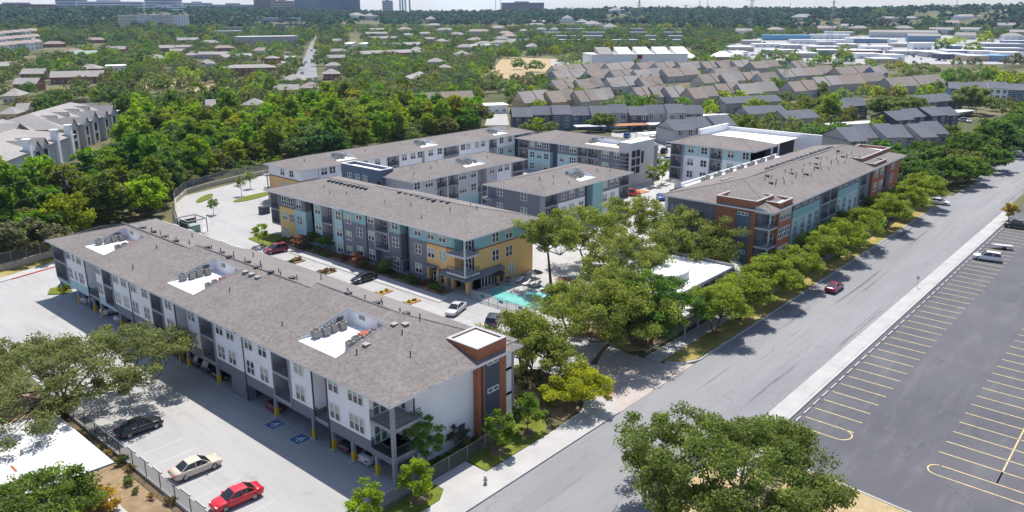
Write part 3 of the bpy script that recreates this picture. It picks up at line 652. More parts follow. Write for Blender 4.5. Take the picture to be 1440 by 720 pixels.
for y in (65.05, 78.6, 94.85, 108.0, 123.2, 62.55): f.pipe(y, .2, 8.7, .1)
f.bx('wall', 'grey', 79.0, 82.2, -1.2, .03, 0, 2.32); f.bx('wall', 'grey', 107.4, 109.2, -1.2, .03, 0, 2.32)
# corner balcony over the end
for z in (3.05, 6.1):
    A.mb('balcony', 'trimgrey').box(42.3, 46.0, 52.2, 55.7, z-.34, z); f.rail(52.3, 55.65, .02, z)
    g_ = Fac(A, (0, 52.26), (1, 0), (0, -1)); g_.rail(42.4, 45.9, -.02, z)
for z in (3.1, 6.15):
    A.win(45.797, 54.6, z+.02, (-1,0), 'single', 'green'); A.win(45.0, 55.69, z+.5, (0,-1), 'single', 'pane'); A.win(43.6, 55.69, z+.02, (0,-1), 'tall', 'green')
A.mb('column', 'trimgrey').box(42.25, 42.6, 52.15, 52.5, 0, 8.75)
A.mb('corner_trim', 'darkmetal').box(45.9, 46.05, 53.22, 53.36, 0, 8.75)
POST = MB(); POST.box(-.17, .17, -.17, .17, 0, 2.34); POSTM = POST.mesh('column', 'trimgrey')
SLV = MB(); SLV.box(-.2, .2, -.2, .2, 0, 1.15); SLVM = SLV.mesh('yellow_sleeve', 'safety_yellow'); FT = MB(); FT.box(-.45, .45, -.45, .45, 0, .13); FTM = FT.mesh('footing', 'walk_concrete')
for y in (55.2, 59.0, 62.4, 65.8, 73.1, 85.8, 93.3, 95.4, 113.2, 119.9, 122.7, 128.5, 135.4):
    o = put(POSTM, 'column', A.root, (42.62-52, y-95, 0)); put(SLVM, 'yellow_sleeve', o); put(FTM, 'footing', o)
for y in range(60, 135, 8): A.mb('inner_column', 'grey').box(47.3, 47.6, y, y+.3, 0, 2.4)
# end wall, brick stair tower and balconies beyond it
A.mb('door', 'dkgrey').box(52.0, 52.95, 53.22, 53.32, 0, 2.15)
A.mb('door_sign', 'white_paint').box(52.3, 52.65, 53.2, 53.219, 1.45, 1.57)
t = A.mb('stair_tower', 'brick'); t.box(54.4, 58.9, 52.6, 57.2, 0, 9.9); 
for a in ((54.4,58.9,52.6,52.9),(54.4,58.9,56.9,57.2),(54.4,54.7,52.9,56.9),(58.6,58.9,52.9,56.9)): t.box(*a, 9.9, 10.35)
A.mb('tower_roof', 'old_membrane').box(54.7, 58.6, 52.9, 56.9, 9.9, 10.2)
for a in ((54.35,58.95,52.55,52.92),(54.35,58.95,56.88,57.25),(54.35,54.72,52.92,56.88),(58.58,58.95,52.92,56.88)): A.mb('coping', 'steel').box(*a, 10.35, 10.41)
A.mb('tower_panel', 'dkgrey').box(55.55, 57.75, 52.55, 52.63, 0, 8.75)
for z in (8.0, 4.7, 1.5): A.win(56.65, 52.54, z, (0,-1), 'strip2', 'green')
A.mb('downspout', 'darkmetal').box(54.95, 55.1, 52.48, 52.62, 0, 8.9)
fe = Fac(A, (0, 53.6), (1, 0), (0, -1))
for z in (3.05, 6.1):
    A.mb('balcony', 'trimgrey').box(58.9, 60.9, 53.3, 57.5, z-.34, z); fe.rail(58.95, 60.8, .2, z)
    Fac(A, (60.85, 0), (0, 1), (1, 0)).rail(53.4, 57.4, .0, z)
A.mb('column', 'trimgrey').box(60.65, 60.95, 53.25, 53.53, 0, 8.98); A.mb('balcony_roof', 'shingle').box(58.9, 61.3, 52.9, 57.6, 9.0, 9.2)
# back wall windows
for y in np.arange(58, 134, 5.2):
    for z in (1.0, 4.0, 7.1): A.win(60.602, float(y), z, (1,0), 'pair')
roof(A, 41.9, 60.3, 107.4, 137.4, 8.9, .25, 'Y', (0,1), wells=[(44.0,50.4,119.6,126.9,0)], am=51.3)
roof(A, 41.9, 61.2, 79.2, 107.5, 8.901, .252, 'Y', (0,0), wells=[(44.2,51.2,93.0,100.4,0)], am=52.4)
roof(A, 41.9, 61.1, 52.0, 79.4, 8.902, .254, 'Y', (1,0), wells=[(44.4,51.4,63.4,70.4,0)], am=53.5)
def zA(x, y):
    e, x1 = (51.3, 60.3) if y > 107.4 else ((52.4, 61.2) if y > 79.3 else (53.5, 61.1)); zr = .252*(e-41.9)
    return 8.9+min(.252*(x-41.9), zr*(x1-x)/(x1-e), (y-52.0)*.252 if y < 79 else 99)
for i, wh in enumerate(('the far roof well of the long front block', 'the middle roof well of the long front block', 'the roof well nearest the brick stair tower')): ac_units(A, i, wh, 8)
pt = [(x, y, zA(x, y)) for x, y in [(52.6+rnd.uniform(0,1.5), 84+i*1.15) for i in range(19)] + [(52.2+rnd.uniform(0,1.2), 110+i*1.3) for i in range(12)] + [(53.9+rnd.uniform(.2,1), 60+i*1.6) for i in range(11)]]
vents(A, pt[::2], 'vent_pipe'); vents(A, [(p[0]-.4, p[1]+.5, zA(p[0]-.4, p[1]+.5)) for p in pt[::3]], 'roof_vent')
vents(A, [(x, y, zA(x, y)) for x, y in ((49,57),(46,62),(51,60.5),(45.5,75),(47,89),(49,113),(44,110),(57,100),(58,85),(56,70),(57,118))], 'vent_pipe')
vents(A, [(x, y, zA(x, y)) for x, y in ((47.5,62.3),(51.6,62.5),(52.4,61.6),(50.8,91.5),(50.8,90.0),(50.8,88.5))], 'pale_vent')
rv = A.mb('ridge_vent', 'darkmetal')
for y0, y1, xr, zr in ((109,130,51.3,zA(51.29,115)),(82,105,52.4,zA(52.39,90)),(65.5,77,53.5,zA(53.49,70))): rv.box(xr-.15, xr+.15, y0, y1, zr-.06, zr+.05)
A.finish()
# ------------------------------------------------------------------ B: yellow, teal and grey block by the pool
Bb = Bld('apartment_block', 'yellow, teal and dark grey apartment block with corner balconies beside the pool', 95, 110)
c = lambda *a, m='grey', p='wall': Bb.mb(p, m).box(*a)
c(88.0, 103.0, 89.0, 140.3, 0, 9.4); c(88.4, 103.0, 86.0, 89.0, 0, 9.4)
f = Fac(Bb, (86.5, 0), (0, 1), (-1, 0), 1.55)
yel = [(0, 3.3, 'yellow'), (3.3, 6.75, 'yellow'), (6.75, 7.0, 'redbrick'), (7.0, 9.4, 'teal')]
gry = [(0, 7.0, 'grey'), (7.0, 9.4, 'teal')]
Z3 = (.9, 4.4, 7.55)
f.solid(89.0, 95.2, [(2.9, 6.75, 'yellow'), (6.75, 7.0, 'redbrick'), (7.0, 9.4, 'teal')], .05, [(91.3, 4.35, 'pair'), (94.1, 4.35, 'pair'), (91.3, 7.55, 'pair'), (94.1, 7.55, 'pair')])
for a in (89.0, 90.6, 92.5, 94.9): f.bx('wall', 'yellow', a, a+.35, -1.5, .05, 0, 2.9)
for a in (89.35, 90.95, 92.85): x, y = f.pt(a+.75, -.6); Bb.win(x, y, .05, (-1,0), 'tall', 'pane')
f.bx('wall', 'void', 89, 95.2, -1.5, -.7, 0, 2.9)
f.solid(95.2, 99.8, gry, 0, [(97.4, z, 'pair') for z in Z3]); f.recess(99.8, 102.0, 0, 9.4, 'dkgrey', 1.5); f.solid(102.0, 104.9, gry, 0, [(103.3, z, 'pair') for z in Z3])
f.balc(104.9, 108.9, (3.4, 6.6), 9.4, 'midgrey', 'palegrey', .2); f.bx('wall', 'grey', 104.9, 108.9, -1.55, -1.0, 0, 3.08)
f.solid(108.9, 111.2, [(0, 9.4, 'grey')], 0, [(110.0, z, 'pair') for z in Z3]); f.solid(111.2, 118.2, gry, .06, [(113.3, 4.4, 'pair'), (113.3, 7.7, 'pair'), (113.3, .9, 'pair'), (116.6, 6.4, 'pair'), (116.6, 3.2, 'pair'), (116.6, .3, 'pair')])
tl = [(0, 9.1, 'ltteal')]
f.solid(118.2, 121.1, tl, 0, [(119.6, z, 'pair') for z in (.2, 3.3, 6.55)])
f.balc(121.1, 124.9, (2.3, 5.4), 9.1, 'midgrey', 'palegrey', .2); f.bx('wall', 'teal', 121.1, 124.9, -1.55, -1.0, 0, 1.98)
f.solid(124.9, 127.5, tl, 0, [(126.2, z, 'pair') for z in (3.4, 6.6)]); f.recess(127.5, 130.4, 0, 9.1, 'dkgrey', 1.5)
f.solid(130.4, 134.3, [(0, 6.3, 'ltteal'), (6.3, 9.1, 'grey')], 0, [(132.5, 3.4, 'pair'), (132.5, 6.6, 'pair')])
f.solid(134.3, 139.5, [(0, 6.2, 'yellow'), (6.2, 6.4, 'redbrick'), (6.4, 9.1, 'grey')], .05, [(135.2, 3.4, 'pair'), (137.6, 3.5, 'pair'), (137.4, .2, 'pair'), (135.2, 6.7, 'pair'), (137.5, 6.7, 'pair')])
f.balc(139.5, 142.6, (2.3, 5.4), 9.1, 'grey', 'trimgrey', .1)
c(88.0, 103.0, 140.3, 142.0, 0, 9.0)
for y in (99.8, 111.2, 118.25): f.pipe(y, .2, 9.3, .1)
# corner balconies at the pool end
for z in (3.4, 6.6):
    Bb.mb('balcony', 'palegrey').box(85.0, 88.4, 84.7, 89.0, z-.34, z); f.rail(84.85, 88.95, 1.4, z); Fac(Bb, (0, 84.8), (1, 0), (0, -1)).rail(85.1, 88.3, 0, z)
    Bb.win(88.39, 87.2, z+.02, (-1,0), 'tall', 'pane'); Bb.win(87.4, 88.99, z+.02, (0,-1), 'tall', 'pane')
Bb.mb('wall', 'yellow').box(86.5, 88.38, 88.6, 89.0, 3.4, 6.6); Bb.mb('wall', 'teal').box(86.5, 88.38, 88.6, 89.0, 6.6, 9.4)
Bb.mb('column', 'palegrey').box(84.95, 85.2, 84.65, 84.9, 3.1, 9.35)
c(86.2, 86.9, 85.2, 85.9, 0, 2.9, m='yellow', p='pier')
e = Fac(Bb, (0, 86.0), (1, 0), (0, -1), .4)
e.solid(88.4, 103.0, [(2.9, 6.75, 'yellow'), (6.75, 7.0, 'redbrick'), (7.0, 9.4, 'teal')], .4, [(93.2, 4.0, 'tall'), (96.6, 4.0, 'tall'), (93.2, 7.2, 'tall'), (96.6, 7.2, 'tall')])
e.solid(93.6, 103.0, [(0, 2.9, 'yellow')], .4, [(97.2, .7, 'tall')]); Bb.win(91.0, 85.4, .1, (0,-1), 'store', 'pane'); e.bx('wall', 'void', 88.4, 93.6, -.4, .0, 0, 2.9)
e.bx('door', 'dkgrey', 94.2, 95.2, .4, .46, 0, 2.15)
aw = Bb.mb('awning', 'grey'); aw.poly([(85.0,84.4,2.7),(94.4,84.4,2.7),(94.4,85.55,3.25),(85.0,85.55,3.25)]); aw.poly([(85.0,84.4,2.7),(85.0,91,2.7),(86.4,91,3.25),(86.4,84.4,3.25)][::-1]); aw.box(85.0, 94.4, 84.36, 84.42, 2.45, 2.7); aw.box(84.96, 85.02, 84.4, 91, 2.45, 2.7); aw.box(85.2, 86.5, 92.3, 95.3, 3.1, 3.25)
tr = Bb.mb('trellis', 'trimgrey')
for i in range(7): tr.box(84.6, 84.68, 99.6+i*.75, 99.68+i*.75, 0, 3.1)
for z in (1.0, 2.0, 3.05): tr.box(84.6, 84.68, 99.6, 104.2, z, z+.06)
for y in (99.6, 104.1): tr.box(84.6, 86.5, y, y+.06, 3.0, 3.08)
for x in np.arange(105, 140, 6): Bb.win(103.002, float(x), 4.4, (1,0), 'pair'); Bb.win(103.002, float(x), 7.5, (1,0), 'pair')
roof(Bb, 85.6-.4, 104.2, 84.4, 118.4, 9.6, .25, 'Y', (1,0)); roof(Bb, 85.4, 104.0, 118.0, 143.2, 9.25, .25, 'Y', (0,1), gable='grey')
zB = lambda x, y: (9.6 if y < 118.2 else 9.25)+.25*min(x-85.3, 104.1-x, y-84.4, 143.2-y)
vents(Bb, [(94.2+rnd.uniform(-.4,.4), y, zB(94.2, y)) for y in np.arange(98, 112, 1.6)], 'roof_vent'); vents(Bb, [(93.6, y, zB(93.6, y)) for y in np.arange(120, 133, 1.3)], 'roof_vent')
vents(Bb, [(x, y, zB(x, y)) for x, y in ((91,130),(89.5,126),(90.5,122),(90,110),(91,104),(88,98),(92,95),(95.5,92),(97,95))], 'vent_pipe')
Bb.finish()
# ------------------------------------------------------------------ C1: long white block at the back
C1 = Bld('apartment_block', 'white and teal apartment block at the back, with roof wells, along the woodland', 145, 163)
c = lambda *a, m='white', p='wall': C1.mb(p, m).box(*a)
c(103.0, 187.0, 157.6, 169.4, 0, 8.8); c(103.0, 108.0, 156.2, 157.6, 0, 6.2, m='yellow'); c(103.0, 108.0, 156.2, 157.6, 6.4, 8.8); c(102.95, 108.0, 156.15, 157.6, 6.2, 6.4, m='redbrick')
c(102.9, 103.0, 157.6, 169.4, 0, 6.2, m='yellow'); c(102.88, 103.0, 157.6, 169.4, 6.2, 6.4, m='redbrick')
for y in (159.7, 163.5): 
    for z in (3.6, 6.85): C1.win(102.9 if z < 6 else 103.0, y, z, (-1,0), 'pair')
C1.mb('column', 'trimgrey').box(102.4, 102.6, 169.5, 169.7, 0, 8.8)
for z in (3.1, 6.2): C1.mb('balcony', 'trimgrey').box(102.3, 105.5, 169.4, 171.2, z-.3, z)
f = Fac(C1, (0, 156.2), (1, 0), (0, -1), 1.4)
wt = [(0, 8.8, 'white')]
for s0, s1, ws in ((108.2,117.4,(109.7,112.1,115.4)),(136.9,141.2,(138,140.5)),(142.2,149,(144.4,147.8)),(155.2,167.4,(156.8,159,162.5,165)),(171,179,(173,176.8)),):
    f.solid(s0, s1, wt if s0 < 171 else [(0, 5.9, 'ltteal'), (5.9, 8.8, 'white')], 0, [(w_, z, 'pair') for w_ in ws for z in (6.9, 3.7)])
f.solid(120.0, 129.0, wt, 0, [(122, 6.9, 'pair'), (126, 6.9, 'pair')]); f.solid(133.2, 136.9, wt, 0, [(135, 6.9, 'pair')]); f.recess(117.4, 120, 0, 8.8, 'dkgrey', 1.3); f.balc(129, 133.2, (3.1, 6.2), 8.8, 'midgrey', 'trim')
f.recess(141.2, 142.2, 0, 8.8, 'dkgrey', 1.3); f.balc(149, 155.2, (3.1, 6.2), 8.8, 'midgrey', 'trim'); f.balc(167.4, 171, (3.1, 6.2), 8.8, 'midgrey', 'trim'); f.recess(179, 182.5, 0, 8.8, 'dkgrey', 1.3); f.solid(182.5, 187, [(0, 8.8, 'teal')], 0, [(184.5, z, 'pair') for z in (6.9, 3.7)])
roof(C1, 102.2, 188.0, 155.5, 170.4, 8.95, .25, 'X', (1,1), wells=[(114.5,120.5,157.2,162.0,0),(142.0,148.5,157.2,162.0,0),(171.0,177.5,157.2,162.0,0)])
for i, wh in enumerate(('the left roof well of the white back block', 'the middle roof well of the white back block', 'the right roof well of the white back block')): ac_units(C1, i, wh, 6)
zc = lambda x, y: 8.95+.25*min(y-155.5, 170.4-y, x-102.2, 188-x)
vents(C1, [(x, y, zc(x, y)) for x, y in [(107+i*6.1, 160+4*((i*7)%3)) for i in range(13)]], 'vent_pipe')
C1.finish()
# ------------------------------------------------------------------ C2 with the dark blue link
C2 = Bld('apartment_block', 'pale grey apartment block with a dark blue flat-roofed end and one roof well', 130, 134)
c = lambda *a, m='palegrey', p='wall': C2.mb(p, m).box(*a)
c(112.2, 149.0, 128.8, 141.5, 0, 8.75)
f = Fac(C2, (0, 127.4), (1, 0), (0, -1), 1.4)
pg = [(0, 5.4, 'palegrey'), (5.4, 8.75, 'palegrey')]
f.solid(112.2, 119.0, pg, 0, [(113.4, 6.85, 'pair'), (117, 6.85, 'triple'), (117, 3.7, 'triple')])
f.balc(119.0, 122.6, (3.1, 6.2), 8.75, 'midgrey', 'trim', .2); f.balc(122.6, 126.2, (3.1, 6.2), 8.75, 'midgrey', 'trim', .2)
f.solid(126.2, 132.8, [(0, 3.2, 'ltteal'), (3.2, 8.75, 'palegrey')], 0, [(127.6, 6.85, 'triple'), (131.2, 6.85, 'pair'), (127.6, 3.7, 'triple'), (131.2, 3.7, 'pair')])
f.recess(132.8, 135.8, 0, 8.75, 'midgrey', 1.3, (3.1,)); f.solid(135.8, 139.5, pg, 0, [(137.6, 6.85, 'pair')]); f.solid(139.5, 144.8, [(0, 8.75, 'white')], .05, [(140.6, 6.85, 'pair'), (143, 6.85, 'pair')])
f.balc(144.8, 149, (3.1, 6.2), 8.75, 'grey', 'trimgrey', .3)
bx = C2.mb('link_block', 'bluegrey'); bx.box(110.6, 114.6, 136.6, 150.5, 0, 9.6)
for a in ((110.6,114.6,136.6,136.9),(110.6,114.6,150.2,150.5),(110.6,110.9,136.9,150.2),(114.3,114.6,136.9,150.2)): bx.box(*a, 9.6, 10.3); C2.mb('coping', 'trim').box(a[0]-.05, a[1]+.05, a[2]-.05, a[3]+.05, 10.3, 10.4)
C2.mb('link_roof', 'membrane').box(110.9, 114.3, 136.9, 150.2, 9.6, 9.7)
for y in (147.4, 144.6, 141.8): C2.win(110.598, y, 6.6, (-1,0), 'tall', 'green')
c(110.58, 110.7, 136.6, 137.6, 4.5, 7.8, m='void')
roof(C2, 111.4, 149.9, 126.6, 142.2, 8.9, .25, 'X', (1,1), wells=[(129.6,136.6,128.4,133.4,0)]); ac_units(C2, 0, 'the roof well of the pale grey middle block', 9)
vents(C2, [(x, y, 8.9+.25*(y-126.6)) for x, y in ((115,130),(117,133),(121,131),(125,133.2),(140,131),(143,132))], 'vent_pipe')
C2.finish()
# ------------------------------------------------------------------ C3
C3 = Bld('apartment_block', 'dark grey and teal apartment block with one roof well, between the oaks and yellow block', 136, 105)
c = lambda *a, m='grey', p='wall': C3.mb(p, m).box(*a)
c(121.0, 152.0, 99.0, 113.2, 0, 8.8)
for y in (109.7, 105.0, 103.0):
    for z in (6.8, 3.6): 
        if y != 105: C3.win(120.997, y, z, (-1,0), 'pair', 'green')
f = Fac(C3, (0, 97.6), (1, 0), (0, -1), 1.4)
gt = [(0, 6.2, 'ltteal'), (6.2, 8.8, 'grey')]
f.balc(121.0, 125.4, (3.1, 6.2), 8.8, 'grey', 'trimgrey', .1); f.solid(125.4, 134.9, [(0, 6.2, 'white'), (6.2, 8.8, 'grey')], 0, [(w_, z, 'pair') for w_ in (127.4, 130.2, 133.6) for z in (6.8, 3.6)])
f.recess(134.9, 137.4, 0, 8.8, 'dkgrey', 1.3); f.solid(137.4, 141.2, [(0, 8.8, 'teal')], .3, []); f.solid(141.2, 148.0, [(0, 6.0, 'white'), (6.0, 8.8, 'grey')], 0, [(142.4, 6.8, 'pair'), (145, 6.8, 'pair'), (147, 6.8, 'single'), (145.5, 3.6, 'pair'), (142.4, 3.6, 'pair')]); f.balc(148, 152, (3.1, 6.2), 8.8, 'grey', 'trimgrey', .1)
for z in (3.1, 6.2): C3.mb('balcony', 'trimgrey').box(119.2, 121.0, 110.5, 113.6, z-.3, z)
C3.mb('column', 'trimgrey').box(119.2, 119.4, 113.3, 113.5, 0, 8.8)
roof(C3, 120.2, 152.9, 96.8, 114.1, 8.95, .25, 'X', (1,1), wells=[(134.2,140.4,98.6,104.0,0)]); ac_units(C3, 0, 'the roof well of the dark grey block', 8)
vents(C3, [(x, y, 8.95+.25*(y-96.8)) for x, y in ((127,100),(130,102.5),(126,103),(144,101),(147,99.5),(131,99))], 'vent_pipe')
C3.finish()
# ------------------------------------------------------------------ D: block with a pale slab end
D = Bld('apartment_block', 'teal and grey apartment block ending in a tall pale grey slab tower', 184, 130)
c = lambda *a, m='grey', p='wall': D.mb(p, m).box(*a)
c(176.2, 190.0, 113.0, 151.0, 0, 8.85)
f = Fac(D, (174.8, 0), (0, 1), (-1, 0), 1.4)
ltz = [(0, 5.9, 'ltteal'), (5.9, 8.85, 'grey')]
f.balc(147.2, 151, (3.1, 6.2), 8.85, 'grey', 'trimgrey', .1); f.solid(139.0, 147.2, ltz, .1, [(w_, z, 'pair') for w_ in (145.6, 143, 140.4) for z in (.5, 3.7, 6.8)]); f.recess(136.4, 139, 0, 8.85, 'dkgrey', 1.3)
f.solid(129.5, 136.4, ltz, 0, [(134.8, z, 'pair') for z in (3.7, 6.8)]+[(131, z, 'triple') for z in (3.7, 6.8)])
f.balc(126, 129.4, (3.1, 6.2), 8.85, 'midgrey', 'trimgrey', .1); f.balc(122.4, 126, (3.1, 6.2), 8.85, 'midgrey', 'trimgrey', .1)
f.solid(113.4, 122.4, [(0, 8.85, 'grey')], 0, [(120, z, 'quad') for z in (3.5, 6.6)]+[(116.4, z, 'tall') for z in (3.5, 6.6)])
t = D.mb('slab_tower', 'palegrey'); t.box(173.9, 185.4, 111.4, 112.0, 0, 11.4); t.box(173.9, 174.5, 112.0, 115.2, 8.9, 11.4); t.box(185.0, 185.4, 112, 115.2, 0, 11.4); D.mb('tower_roof', 'membrane').box(173.9, 185.4, 111.4, 115.2, 11.4, 11.5)
for i in range(4): D.mb('stair_landing', 'trimgrey').box(173.6, 176.2, 112.0, 115.0, 1.6+i*2.0, 1.8+i*2.0); D.mb('louvre', 'steel').box(173.7, 173.8, 112.0, 115, 2.6+i*2, 2.75+i*2)
for x in (175.3, 177.5):
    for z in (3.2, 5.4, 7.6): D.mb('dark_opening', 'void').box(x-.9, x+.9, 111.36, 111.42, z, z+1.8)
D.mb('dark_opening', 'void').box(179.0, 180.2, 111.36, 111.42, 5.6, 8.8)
roof(D, 174.0, 191.0, 113.0, 151.8, 8.95, .25, 'Y', (0,1), wells=[(176.0,181.0,116.4,128.0,0)], gable='palegrey')
ac_units(D, 0, 'the long roof tray beside the pale slab tower', 6); D.finish()
# ------------------------------------------------------------------ E1: four-storey white and teal block
E1 = Bld('apartment_block', 'four-storey white and pale teal block with corner balconies and a hipped roof', 190, 90)
c = lambda *a, m='white', p='wall': E1.mb(p, m).box(*a)
c(180.4, 204, 80.4, 101.8, 0, 12.2)
f = Fac(E1, (179.0, 0), (0, 1), (-1, 0), 1.4)
wz = [(0, 9.3, 'white'), (9.3, 12.2, 'ltteal')]; Z4 = (.6, 3.7, 6.8, 10.0)
f.balc(98.9, 102.2, (3.1, 6.2, 9.3), 12.2, 'grey', 'trimgrey', .8); f.solid(91.6, 98.9, wz, 0, [(w_, z, 'pair') for w_ in (96.8, 93.1) for z in Z4])
f.balc(88.1, 91.6, (3.1, 6.2, 9.3), 12.2, 'midgrey', 'palegrey', .1); f.solid(80.4, 88.1, wz, 0, [(w_, z, 'pair') for w_ in (85.9, 82) for z in Z4])
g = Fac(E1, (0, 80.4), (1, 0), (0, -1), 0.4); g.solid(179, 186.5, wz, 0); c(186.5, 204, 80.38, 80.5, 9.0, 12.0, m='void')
for x in (189.5, 193.5): c(x, x+.8, 80.2, 80.4, 0, 12.2)
roof(E1, 178.0, 192, 79.4, 103.0, 12.35, .25, 'Y', (1,1)); zE = lambda x, y: 12.35+.25*min(x-178, y-79.4)
wl = E1.mb('parapet_wall', 'white'); wl.box(191, 207.4, 101.0, 101.6, 9, 14.2); wl.box(206.8, 207.4, 74.5, 101, 9, 13.4); wl.box(191.5, 206.8, 80.4, 101, 12.0, 12.4)
E1.mb('coping', 'trim').box(190.9, 207.5, 100.9, 101.7, 14.2, 14.3); E1.mb('coping', 'trim').box(206.7, 207.5, 74.4, 100.9, 13.4, 13.5)
E1.finish()
# ------------------------------------------------------------------ E2: long block on the street with two brick towers
E2 = Bld('apartment_block', 'long brick, teal and grey apartment block along the street with brick corner towers', 150, 62)
c = lambda *a, m='grey', p='wall': E2.mb(p, m).box(*a)
c(124.6, 197, 53.3, 71.4, 0, 12.1); c(124.6, 130, 71.4, 72, 0, 12.1, m='white')
f = Fac(E2, (0, 51.9), (1, 0), (0, -1), 1.5)
def tealbay(s0, s1, wins):
    f.solid(s0, s1, [(0, 8.9, 'ltteal'), (8.9, 10.4, 'teal'), (10.4, 12.1, 'grey')], 0, [])
    for w_ in wins:
        E2.win(*f.pt(w_, .003), 10.9, (0,-1), 'wide'); E2.win(*f.pt(w_, .003), 4.0, (0,-1), 'bay'); E2.win(*f.pt(w_, .003), .5, (0,-1), 'pair')
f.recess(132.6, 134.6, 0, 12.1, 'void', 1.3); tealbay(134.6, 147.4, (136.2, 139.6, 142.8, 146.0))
f.balc(147.4, 151.6, (3.1, 6.2, 9.3), 12.1, 'grey', 'midgrey', .3); f.balc(151.6, 155.8, (3.1, 6.2, 9.3), 12.1, 'grey', 'midgrey', .3)
tealbay(155.8, 168.8, (157.5, 160.8, 164.2, 167.4)); f.balc(168.8, 172.5, (3.1, 6.2, 9.3), 12.1, 'grey', 'midgrey', .3); f.solid(172.5, 175.5, [(0, 12.1, 'grey')], 0, [])
# first brick tower
bk = E2.mb('brick_tower', 'brick'); bk.box(124.2, 131.0, 54.2, 61.6, 0, 13.0); bk.box(127.2, 132.6, 51.4, 54.2, 0, 12.7)
for a in ((124.2,131,61.3,61.6),(124.2,124.5,54.2,61.3),(124.5,131,54.2,54.5),(130.7,131,54.5,61.3)): bk.box(*a, 13.0, 13.6)
for a in ((127.2,132.6,51.4,51.7),(132.3,132.6,51.7,54.2),(127.2,127.5,51.7,54.2)): bk.box(*a, 12.7, 13.2)
cp = E2.mb('coping', 'steel')
for a in ((124.1,131.1,61.25,61.7,13.6),(124.1,124.55,54.1,61.25,13.6),(124.55,131.1,54.1,54.55,13.6),(130.65,131.1,54.55,61.25,13.6),(127.1,132.7,51.3,51.75,13.2),(132.25,132.7,51.75,54.1,13.2),(127.1,127.55,51.75,54.1,13.2)): cp.box(*a, a[4]+.06)
E2.mb('tower_roof', 'membrane').box(124.5, 130.7, 54.5, 61.3, 13.0, 13.1); E2.mb('tower_roof', 'membrane').box(127.5, 132.3, 51.7, 54.2, 12.7, 12.8)
E2.mb('tower_panel', 'bluegrey').box(124.13, 124.2, 55.1, 57.8, 0, 11.6)
for z in (10.9, 7.5, 4.1): E2.win(124.12, 56.45, z, (-1,0), 'strip3', 'green')
for z in (9.9, 6.7, 3.4):
    for x in (128.7, 131.1): E2.win(x, 51.397, z, (0,-1), 'quad')
for z in (9.2, 5.9, 2.7):
    E2.mb('balcony', 'palegrey').box(124.2, 127.2, 51.5, 54.2, z-.34, z); Fac(E2, (0, 51.55), (1,0), (0,-1)).rail(124.3, 127.15, 0, z); Fac(E2, (124.25, 0), (0,1), (-1,0)).rail(51.6, 54.15, 0, z)
    E2.win(126.0, 54.197, z+.02, (0,-1), 'tall', 'pane'); E2.win(127.197, 52.9, z+.02, (-1,0), 'tall', 'green')
E2.mb('column', 'palegrey').box(124.25, 124.5, 51.55, 51.8, 0, 12.0)
pr = E2.mb('porch_roof', 'shingle'); pr.poly([(123.8,50.9,12.0),(127.3,50.9,12.0),(127.3,54.2,13.0),(123.8,54.2,13.0)]); E2.mb('porch_gable', 'palegrey').prism([(123.9,51.0),(127.25,51.0),(127.25,54.19),(123.9,54.19)], 11.75, 11.99)
E2.mb('porch_gable', 'palegrey').poly([(123.85,50.95,12.0),(123.85,54.2,12.0),(123.85,54.2,12.95)])
# second brick tower at the far end
bk.box(176.5, 196.5, 54.4, 61.5, 0, 13.2); bk.box(176.2, 184.6, 51.6, 54.4, 0, 12.5); bk.box(188.5, 196.5, 51.9, 54.4, 0, 12.1)
for a in ((176.5,196.5,61.2,61.5),(176.5,176.8,54.4,61.2),(176.8,196.5,54.4,54.7),(196.2,196.5,54.7,61.2)): bk.box(*a, 13.2, 13.8); cp.box(a[0]-.1, a[1]+.1, a[2]-.07, a[3]+.07, 13.8, 13.9)
for a in ((176.2,184.6,51.6,51.9),(184.3,184.6,51.9,54.4),(176.2,176.5,51.9,54.4)): bk.box(*a, 12.5, 13.0); cp.box(a[0]-.1, a[1]+.1, a[2]-.07, a[3]+.07, 13.0, 13.1)
E2.mb('tower_roof', 'membrane').box(176.8, 196.2, 54.7, 61.2, 13.2, 13.3); E2.mb('tower_roof', 'membrane').box(176.5, 184.3, 51.9, 54.4, 12.5, 12.6)
for z in (9.9, 6.7, 3.4):
    for x in (178.6, 182.4): E2.win(x, 51.597, z, (0,-1), 'quad')
    E2.win(191, 51.897, z, (0,-1), 'quad', 'pane'); E2.mb('balcony', 'bluegrey').box(184.6, 188.5, 51.5, 54.4, z-.9, z-.6)
E2.mb('column', 'trimgrey').box(186.4, 186.65, 51.5, 51.75, 0, 11.6)
# parapet terrace between the two blocks with more cooling plant
roof(E2, 123.6, 197.4, 50.9, 72.3, 12.3, .25, 'X', (1,1))
zE2 = lambda x, y: 12.3+.25*min(y-50.9, 72.3-y, x-123.6, 197.4-x)
E2.mb('white_deck', 'membrane').box(136, 181, 72.3, 75.4, 11.2, 11.5); E2.mb('white_deck', 'white').box(136, 181, 75.2, 75.4, 11.5, 12.0)
vv = [(138+i*9.2+dx, 57+dy) for i in range(5) for dx, dy in ((0,0),(1.6,.6),(2.6,-.5),(.6,2.4),(3.2,2.2),(4.6,-1.2),(5.2,.8))]
vents(E2, [(x, y, zE2(x, y)) for x, y in vv], 'vent_pipe'); vents(E2, [(x, y+.9, zE2(x, y+.9)) for x, y in vv[::4]], 'roof_vent')
vents(E2, [(x, 63.2+(i%2)*.3, zE2(x, 63.2)) for i, x in enumerate(np.arange(148, 184, 1.25))], 'roof_vent')
vents(E2, [(135.5+i*1.1, 66.2, zE2(135.5, 66.2)) for i in range(4)], 'pale_vent')
